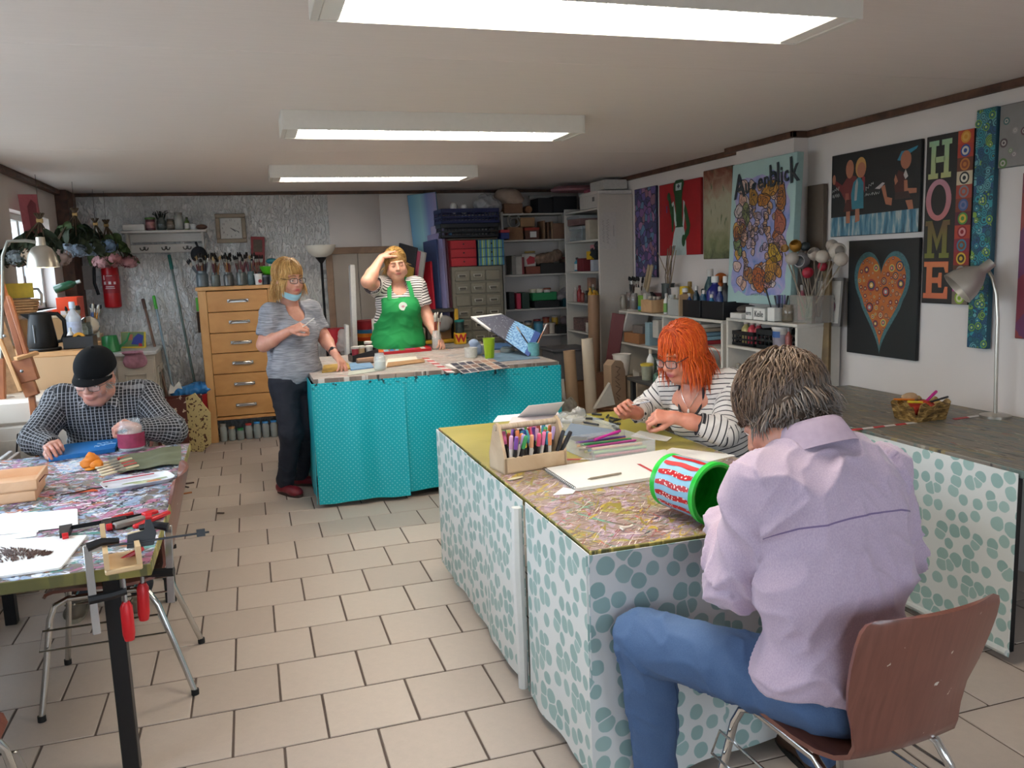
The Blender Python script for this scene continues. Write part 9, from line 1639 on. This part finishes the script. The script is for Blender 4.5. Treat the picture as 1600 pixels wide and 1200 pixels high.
def mk_olive():
 t=NT('olive_rust_abstract');g=t.n('SeparateXYZ');t.L.new(t.co('Object'),g.inputs[0]);n=t.noise(t.co('Object'),9,5,1.);f=t.math('ADD',t.math('MULTIPLY_ADD',g.outputs[1],1.2,.5),t.math('MULTIPLY_ADD',n.outputs[0],.5,-.25));c=t.ramp(f,[(.0,'#2f3320'),(.2,'#7a7e5a'),(.4,'#a09a80'),(.6,'#a8a48c'),(.75,'#9a7a66'),(.9,'#77402e'),(1,'#5a4030')])
 m2=t.noise(t.co('Object',(26,8,1)),1,4);c=t.mix(t.step(m2 .outputs[0],.64,.06),c,'#5a6a4a');t.color(c);t.set(Roughness=.5);return t.m
wall_canvas('olive and rust abstract painting left of the leaning canvas',5.56,5.98,1.57,2.26,mk_olive(),M('#3a3a2c',.6))
A0,A1,A2=vec(onx(1148,258,3.37)),vec(onx(1250,243,3.37)),vec(onx(1139,472,3.33));w_=abs(A0[1]-A1[1]);h_=A0[2]-A2[2]
nr=unit((-1,0,.045));t=canvas_thing('painting','tall aqua canvas lettered Augenblick, leaning on the chimney breast',((A0+A1)/2+A2+vec((0,0,0)))/2 if False else(3.345,(A0[1]+A1[1])/2+.02,(A0[2]+A2[2])/2),w_,h_,nr,M('#a3c0bc',.55,0,.05,6),M('#9dbab6',.6),.05)
W2,H2=w_/2,h_/2;r=np.random.RandomState(3)
def mk_wash():
 t=NT('blue_wash');n=t.noise(t.co('Object'),7,5,.6);c=t.ramp(n.outputs[0],[(.3,'#4f78b0'),(.45,'#8a90c0'),(.58,'#a89cc0'),(.72,'#5f9ab8')]);t.color(c);t.set(Roughness=.55);return t.m
poly=[(W2*.74*cos(a)*(1+.10*r.randn())*(1 if abs(cos(a))<.8 else .95),-.02+H2*.80*sin(a)*(1+.04*r.randn()))for a in RING(40)]
sq=lambda a:(W2*.86*max(-1,min(1,1.35*cos(a)))*(1+.05*r.randn()),-.02+H2*.82*max(-1,min(1,1.3*sin(a)))*(1+.03*r.randn()))
pr(t,[sq(a)for a in RING(44)],mk_wash(),'colour_wash',0)
oc=['#b9803c','#c99a4a','#a8683a','#c9a08c','#d0b0a4','#b88a8a','#8f6a50','#c4b4b0','#7a8a5a','#c7742c'];oln=M('#2b2a34',.6,0,0)
def leafy(x,y,a,b,rot,c,zz):
 n=14;pts=[(a*cos(q)*(1+.18*sin(3*q+x*40)),b*sin(q)*(1+.15*cos(2*q+y*30)))for q in RING(n)];cr,s=cos(rot),sin(rot);pts=[(x+p*cr-q*s,y+p*s+q*cr)for p,q in pts]
 mb=MB();mb.flat(pts,zz,0);mb.tube([(p,q,zz+.0006)for p,q in pts],.0022,4,1,False,True);m=[(x+(p-x)*.5,y+(q-y)*.5,zz+.0008)for p,q in pts[:8]];mb.tube(m,.0016,4,1);mb.build('painted_shape',[M(c,.6,0,.12,40),oln],t)
spots=[]
for k in range(130):
 y=r.uniform(-.74,.68)*H2;x=r.uniform(-.76,.74)*W2;edge=abs(x)>.48*W2 or y<-.5*H2;s=r.uniform(.032,.058)if edge else r.uniform(.020,.038)
 leafy(x,y,s,s*r.uniform(.6,1.2),r.rand()*3,oc[(k*3)%10]if edge else['#c9a79c','#d2b4a6','#b9a4b4','#c49a7c','#9a8fae'][k%5],.0022+.000014*k)
for x,y,a,b,rot,c in((.05,-.66,.075,.085,.5,'#b9642c'),(.40,-.52,.06,.10,-.3,'#b9832c'),(.48,-.30,.085,.05,-.5,'#bf9a2c'),(.62,.44,.045,.10,0,'#a86a30'),(.6,.12,.06,.085,.2,'#a8604a'),(-.25,.50,.05,.07,.3,'#a87a34'),(.30,.58,.09,.05,.2,'#b88434'),(-.45,.28,.045,.075,.4,'#7d8250'),(.08,.44,.07,.05,0,'#b9782c')):leafy(x*W2,y*H2,a,b,rot,c,.0042)
ink=M('#2c3338',.55);xs=-.70*W2
for ch_,sz,dx,dy in(('A',.25,.0,-.02),('u',.15,.105,-.02),('g',.15,.085,-.03),('e',.15,.08,-.005),('n',.15,.075,.0),('b',.22,.08,.015),('l',.22,.06,.02),('i',.17,.04,.01),('c',.15,.055,.015),('k',.25,.085,.03)):xs+=dx*.92;letters(ch_,sz*.95,ink,t,(xs,.70*H2+dy,.009),.12,fs=(.85,1),depth=.001,bold=.003)
scrib(t,M('#8aa09c',.6),[(-.2*W2,-.87*H2,.25*W2,-.86*H2,.018)],.002,6,None,.002)
mb=MB();mb.box2((3.50,4.50,1.16),(3.532,4.66,2.02),0,.003);one(mb,'board',M('#5f5246',.7,0,.06),'grey brown board on the wall right of the leaning canvas','board')
t=wall_canvas('black painting of two children and a running child in a blue hat',3.72,4.445,1.685,2.18,M(BLK,.5,0,.05),M('#151515',.6));
def mk_streak():
 t=NT('teal_streaks');n=t.noise(t.co('Object',(30,5,1)),1,4);t.color(t.ramp(n.outputs[0],[(.3,'#2a4450'),(.45,'#3f7288'),(.55,'#6f8f98'),(.62,'#a8aca8'),(.75,'#35647c')]));t.set(Roughness=.5);return t.m
pr(t,[(-.36,-.245),(.36,-.245),(.36,-.12),(-.36,-.13)],mk_streak());sk1,sk2='#a5694f','#b98a4c'
for pl,c in(([(-.235,-.03),(-.14,-.03),(-.135,.10),(-.20,.12),(-.26,.06),(-.33,.10),(-.34,.08),(-.27,.02)],'#6a2626'),(ell(-.195,.15,.035,.055),sk1),(ell(-.335,.10,.015,.03),sk1),([(-.23,.01),(-.20,.01),(-.195,-.05),(-.23,-.05)],'#8a4a3c'),([(-.245,-.10),(-.15,-.10),(-.145,-.03),(-.22,-.03)],'#4a1f1a'),([(-.22,-.17),(-.185,-.17),(-.185,-.10),(-.22,-.10)],sk1),([(-.14,-.17),(-.10,-.16),(-.105,-.09),(-.14,-.09)],sk1),([(-.17,-.09),(-.07,-.09),(-.075,.06),(-.11,.10),(-.16,.07),(-.18,.0)],'#2a7080'),(ell(-.10,.15,.045,.06),sk2),(ell(-.095,.135,.036,.045),sk1),([(-.145,.05),(-.13,.09),(-.12,.06),(-.13,-.04),(-.15,-.04)],'#9a9a98'),([(-.09,.11),(-.065,.09),(-.065,.0),(-.085,.04)],'#8a2a34'),(ell(-.13,-.01,.02,.04),'#7a1f2c'),([(.19,.155),(.22,.20),(.26,.20),(.34,.215),(.33,.20),(.28,.18),(.21,.15)],'#2f7f98'),(ell(.255,.15,.04,.05),sk1),([(.20,.10),(.25,.08),(.27,.02),(.26,-.05),(.19,-.05),(.17,.02)],'#4a2420'),([(.24,.07),(.255,.10),(.275,.06),(.255,.045)],'#b8b2ae'),([(.17,.05),(.18,.08),(.20,.04),(.18,.02)],sk1),([(.245,.04),(.27,.04),(.275,-.005),(.34,-.01),(.34,-.035),(.25,-.035)],sk1),([(.18,-.06),(.30,-.06),(.28,-.02),(.18,-.02)],'#3c2a28'),([(.26,-.07),(.31,-.07),(.33,-.16),(.30,-.16)],sk1),([(.07,.02),(.10,.03),(.12,-.04),(.16,-.05),(.155,-.09),(.11,-.08)],sk1),([(.02,.015),(.08,.045),(.10,.04),(.06,.01)],'#b0a8a8'),([(.30,-.19),(.35,-.18),(.345,-.16),(.31,-.155)],'#b8b4b4')):pr(t,pl,c)
scrib(t,M('#b5b5b0',.6),[(-.35,.03,-.29,.045,.02),(-.35,.0,-.28,.005,.02),(-.05,.02,.01,.05,.02),(-.06,-.015,.06,-.01,.018)],.0035,9,None,.0026)
t=wall_canvas('black canvas with a big orange heart full of circles',3.71,4.275,.975,1.655,M('#1c1c1c',.5,0,.05),M('#141414',.6));
def heart(s,y0=.0):return[(s*.0125*16*sin(q)**3,y0+s*.0162*(13*cos(q)-5*cos(2*q)-2*cos(3*q)-cos(4*q))*(1.25 if cos(q)<0 and abs(sin(q))<.9 else 1.0))for q in RING(64)]
hp=heart(1.12,.055);mb=MB();mb.flat(hp,.0012);mb.build('heart_border',M('#4a7478',.55,0,.25,90),t);hi_=heart(.97,.055);mb=MB();mb.flat(hi_,.0018);mb.build('heart',M('#b5652c',.5,0,.12,26),t)
def inside(p,pl):
 c=False
 for i in range(len(pl)):(x1,y1),(x2,y2)=pl[i-1],pl[i];c^=((y1>p[1])!=(y2>p[1]))and p[0]<(x2-x1)*(p[1]-y1)/(y2-y1)+x1
 return c
r=np.random.RandomState(12);done=[];PAL=[('#3c2330','#a8402c','#7a8fa0'),('#2c3a55','#c98a3a','#8a2a3c'),('#8a3038','#2f3c50','#c9a050'),('#c9b05a','#4a7a70','#b5404a'),('#4a2a4a','#b9853c','#35445a'),('#8f3c30','#d0b080','#3c3044')]
for k in range(4000):
 if len(done)>70:break
 rad=r.choice([.036,.03,.022,.014,.009]);p=(r.uniform(-.2,.2),r.uniform(-.28,.25))
 if all(inside((p[0]+rad*.9*cos(a),p[1]+rad*.9*sin(a)),hi_)for a in(0,1.57,3.14,4.71))and all(math.hypot(p[0]-q[0],p[1]-q[1])>rad+q[2]+.002 for q in done):done.append((p[0],p[1],rad));rings(t,p[0],p[1],[rad,rad*.72,rad*.45,rad*.2],list(PAL[k%6])+['#e0c9a0'],.0024)
t=wall_canvas('black canvas with the letters HOME and a column of circles',3.375,3.685,1.30,2.18,M('#231f1d',.5,0,.05),M('#171514',.6));lx=-.058
def gr(name,a,b):m=NT(name);s_=m.n('SeparateXYZ');m.L.new(m.co('Object'),s_.inputs[0]);n=m.noise(m.co('Object'),14,3);m.color(m.mix(m.math('MULTIPLY_ADD',m.math('FRACT',m.math('MULTIPLY_ADD',s_.outputs[1],4.6,.02)),.7,m.math('MULTIPLY',n.outputs[0],.4)),a,b));m.set(Roughness=.5);return m.m
mH,mO,mM_,mE=gr('mint_letter','#b5ad6a','#86b394'),gr('rose_letter','#b5665c','#b08290'),gr('olive_letter','#6f7c2c','#6a4a34'),gr('coral_letter','#bf5f42','#c9764a')
def P2(pl,cy,m,nm):mb=MB();mb.prism([(lx+x*.082,cy+y*.098)for x,y in pl],.0005,.002);mb.build(nm,m,t)
c1,c2,c3,c4=.315,.105,-.10,-.315
for s in(-1,1):
 P2([(s*.92,-1),(s*.92,-.72),(s*.72,-.72),(s*.72,.72),(s*.92,.72),(s*.92,1),(s*.12,1),(s*.12,.72),(s*.34,.72),(s*.34,-.72),(s*.12,-.72),(s*.12,-1)],c1,mH,'letter_h')
P2([(-.4,-.16),(.4,-.16),(.4,.14),(-.4,.14)],c1,mH,'letter_h')
mb=MB();G=np.array([[(lx+.085*a*cos(q),c2+.108*b_*sin(q),.002)for a,b_ in((1,1),(.60,.74))]for q in LS(0,2*PI,33)]);mb.sheet(G,.001);mb.build('letter_o',mO,t)
P2([(-1,-1),(-.2,-1),(-.2,-.74),(-.42,-.74),(-.42,.35),(0,-.6),(.42,.35),(.42,-.74),(.2,-.74),(.2,-1),(1,-1),(1,-.74),(.8,-.74),(.8,.74),(1,.74),(1,1),(.45,1),(0,.0),(-.45,1),(-1,1),(-1,.74),(-.8,.74),(-.8,-.74),(-1,-.74)],c3,mM_,'letter_m')
P2([(-1,-1),(1,-1),(1,-.35),(.78,-.35),(.66,-.7),(-.3,-.7),(-.3,-.16),(.2,-.16),(.25,-.4),(.5,-.4),(.5,.4),(.25,.4),(.2,.14),(-.3,.14),(-.3,.7),(.66,.7),(.78,.4),(1,.4),(1,1),(-1,1),(-1,.72),(-.78,.72),(-.78,-.72),(-1,-.72)],c4,mE,'letter_e')
SQ=[('#b5452c','#c98a2c','#d2a04a'),('#a83c2c','#2c4a8a','#c9c4b8'),('#6a3a2a','#b57030','#8a4a2c'),('#c9b89a','#2b2a2c','#d8d0bc'),('#a0402f','#7a7a80','#a8503a'),('#7a3a2a','#3c5a8a','#6a6f94'),('#5a2430','#4f8a3a','#c9a83a'),('#b0402c','#8a1f28','#c98a8a'),('#8a2a3a','#3c7a8f','#7a4a2c'),('#8f2a24','#d0a838','#35301f'),('#5a3a28','#8a8a84','#b5623c'),('#a8287a','#7a2f6a','#c9803a'),('#7a6a5a','#8fae2c','#dcd8b4')]
for k,(b_,a,c)in enumerate(SQ):y=.44-.0338-.0677*k;pr(t,[(.055,y-.0338),(.154,y-.0338),(.154,y+.0338),(.055,y+.0338)],b_,'square',0);rings(t,.104,y,[.031,.022,.011],[a,c,a],.0016)
def mk_turq():
 t=NT('turquoise_rings');co=t.co('Object',(26,26,26));v=t.N.new('ShaderNodeTexVoronoi');t.L.new(co,v.inputs['Vector']);v.inputs['Scale'].default_value=1;v.inputs['Randomness'].default_value=.85;sp=t.n('SeparateColor');t.L.new(v.outputs['Color'],sp.inputs[0]);base=t.ramp(sp.outputs[0],[(0,'#1f5a6a'),(.2,'#2f8a94'),(.4,'#1f4a70'),(.6,'#5f9aa0'),(.8,'#2c6a50'),(.9,'#7a9c3c')],'CONSTANT');q=t.math('FRACT',t.math('MULTIPLY_ADD',v.outputs['Distance'],4.2,sp.outputs[1]));c=t.mix(t.math('LESS_THAN',q,.38),base,'#163f50');c=t.mix(t.math('LESS_THAN',v.outputs['Distance'],t.math('MULTIPLY',sp.outputs[2],.17)),c,'#8fae5a');t.color(c);t.set(Roughness=.45);return t.m
mt=mk_turq();t=wall_canvas('long narrow turquoise strip painting of green and blue rings',3.235,3.355,1.085,2.26,mt,M('#1f4a5a',.6),3.50,.03)
r=np.random.RandomState(4)
for k in range(34):rings(t,r.uniform(-.048,.048),r.uniform(-.57,.57),[.013*f for f in(1,.7,.4)]if k%3 else[.02,.014,.007],[['#6f9a3a','#1f5a70','#b5c46a'],['#2f8fa0','#17405c','#8fc4c4'],['#8aa83c','#2c6a50','#c9d08a']][k%3],.0012+.00004*k,'ring')
t=wall_canvas('grey canvas with ring flowers at the right edge of the picture',2.75,3.232,1.965,2.26,M('#8b8784',.55,0,.12,9),M('#6a6664',.6))
for x,y,r_,c in((-.20,.07,.018,'#4a6a68'),(-.21,-.03,.022,'#5a4a4c'),(-.15,.02,.016,'#9a9290'),(-.10,.01,.02,'#6a4a50'),(-.15,-.09,.016,'#8a7f80'),(-.17,-.07,.013,'#7a8a6a'),(-.21,-.125,.024,'#5f7a4a'),(-.07,.07,.025,'#b58a94'),(.05,.03,.03,'#6a5a60')):rings(t,x,y,[r_,r_*.6,r_*.3],[c,'#b5aaa4',c])
wall_canvas('dark red and violet canvas cut by the right edge of the picture',2.5,3.09,1.15,1.93,collage('red_violet_abstract',['#7a2a3a','#5a2f5a','#8a3a34','#6a2440'],5,.8,0),M('#6a2030',.6))
t=canvas_thing('board','brown wooden plank leaning at the wall left of the heart',(3.40,4.33,1.17),.05,.74,(-.9,-.4,.05),wood('#5f4a2c','#77603a',(3,3,3),.6,'olive_plank'),None,.03,.03,'board')
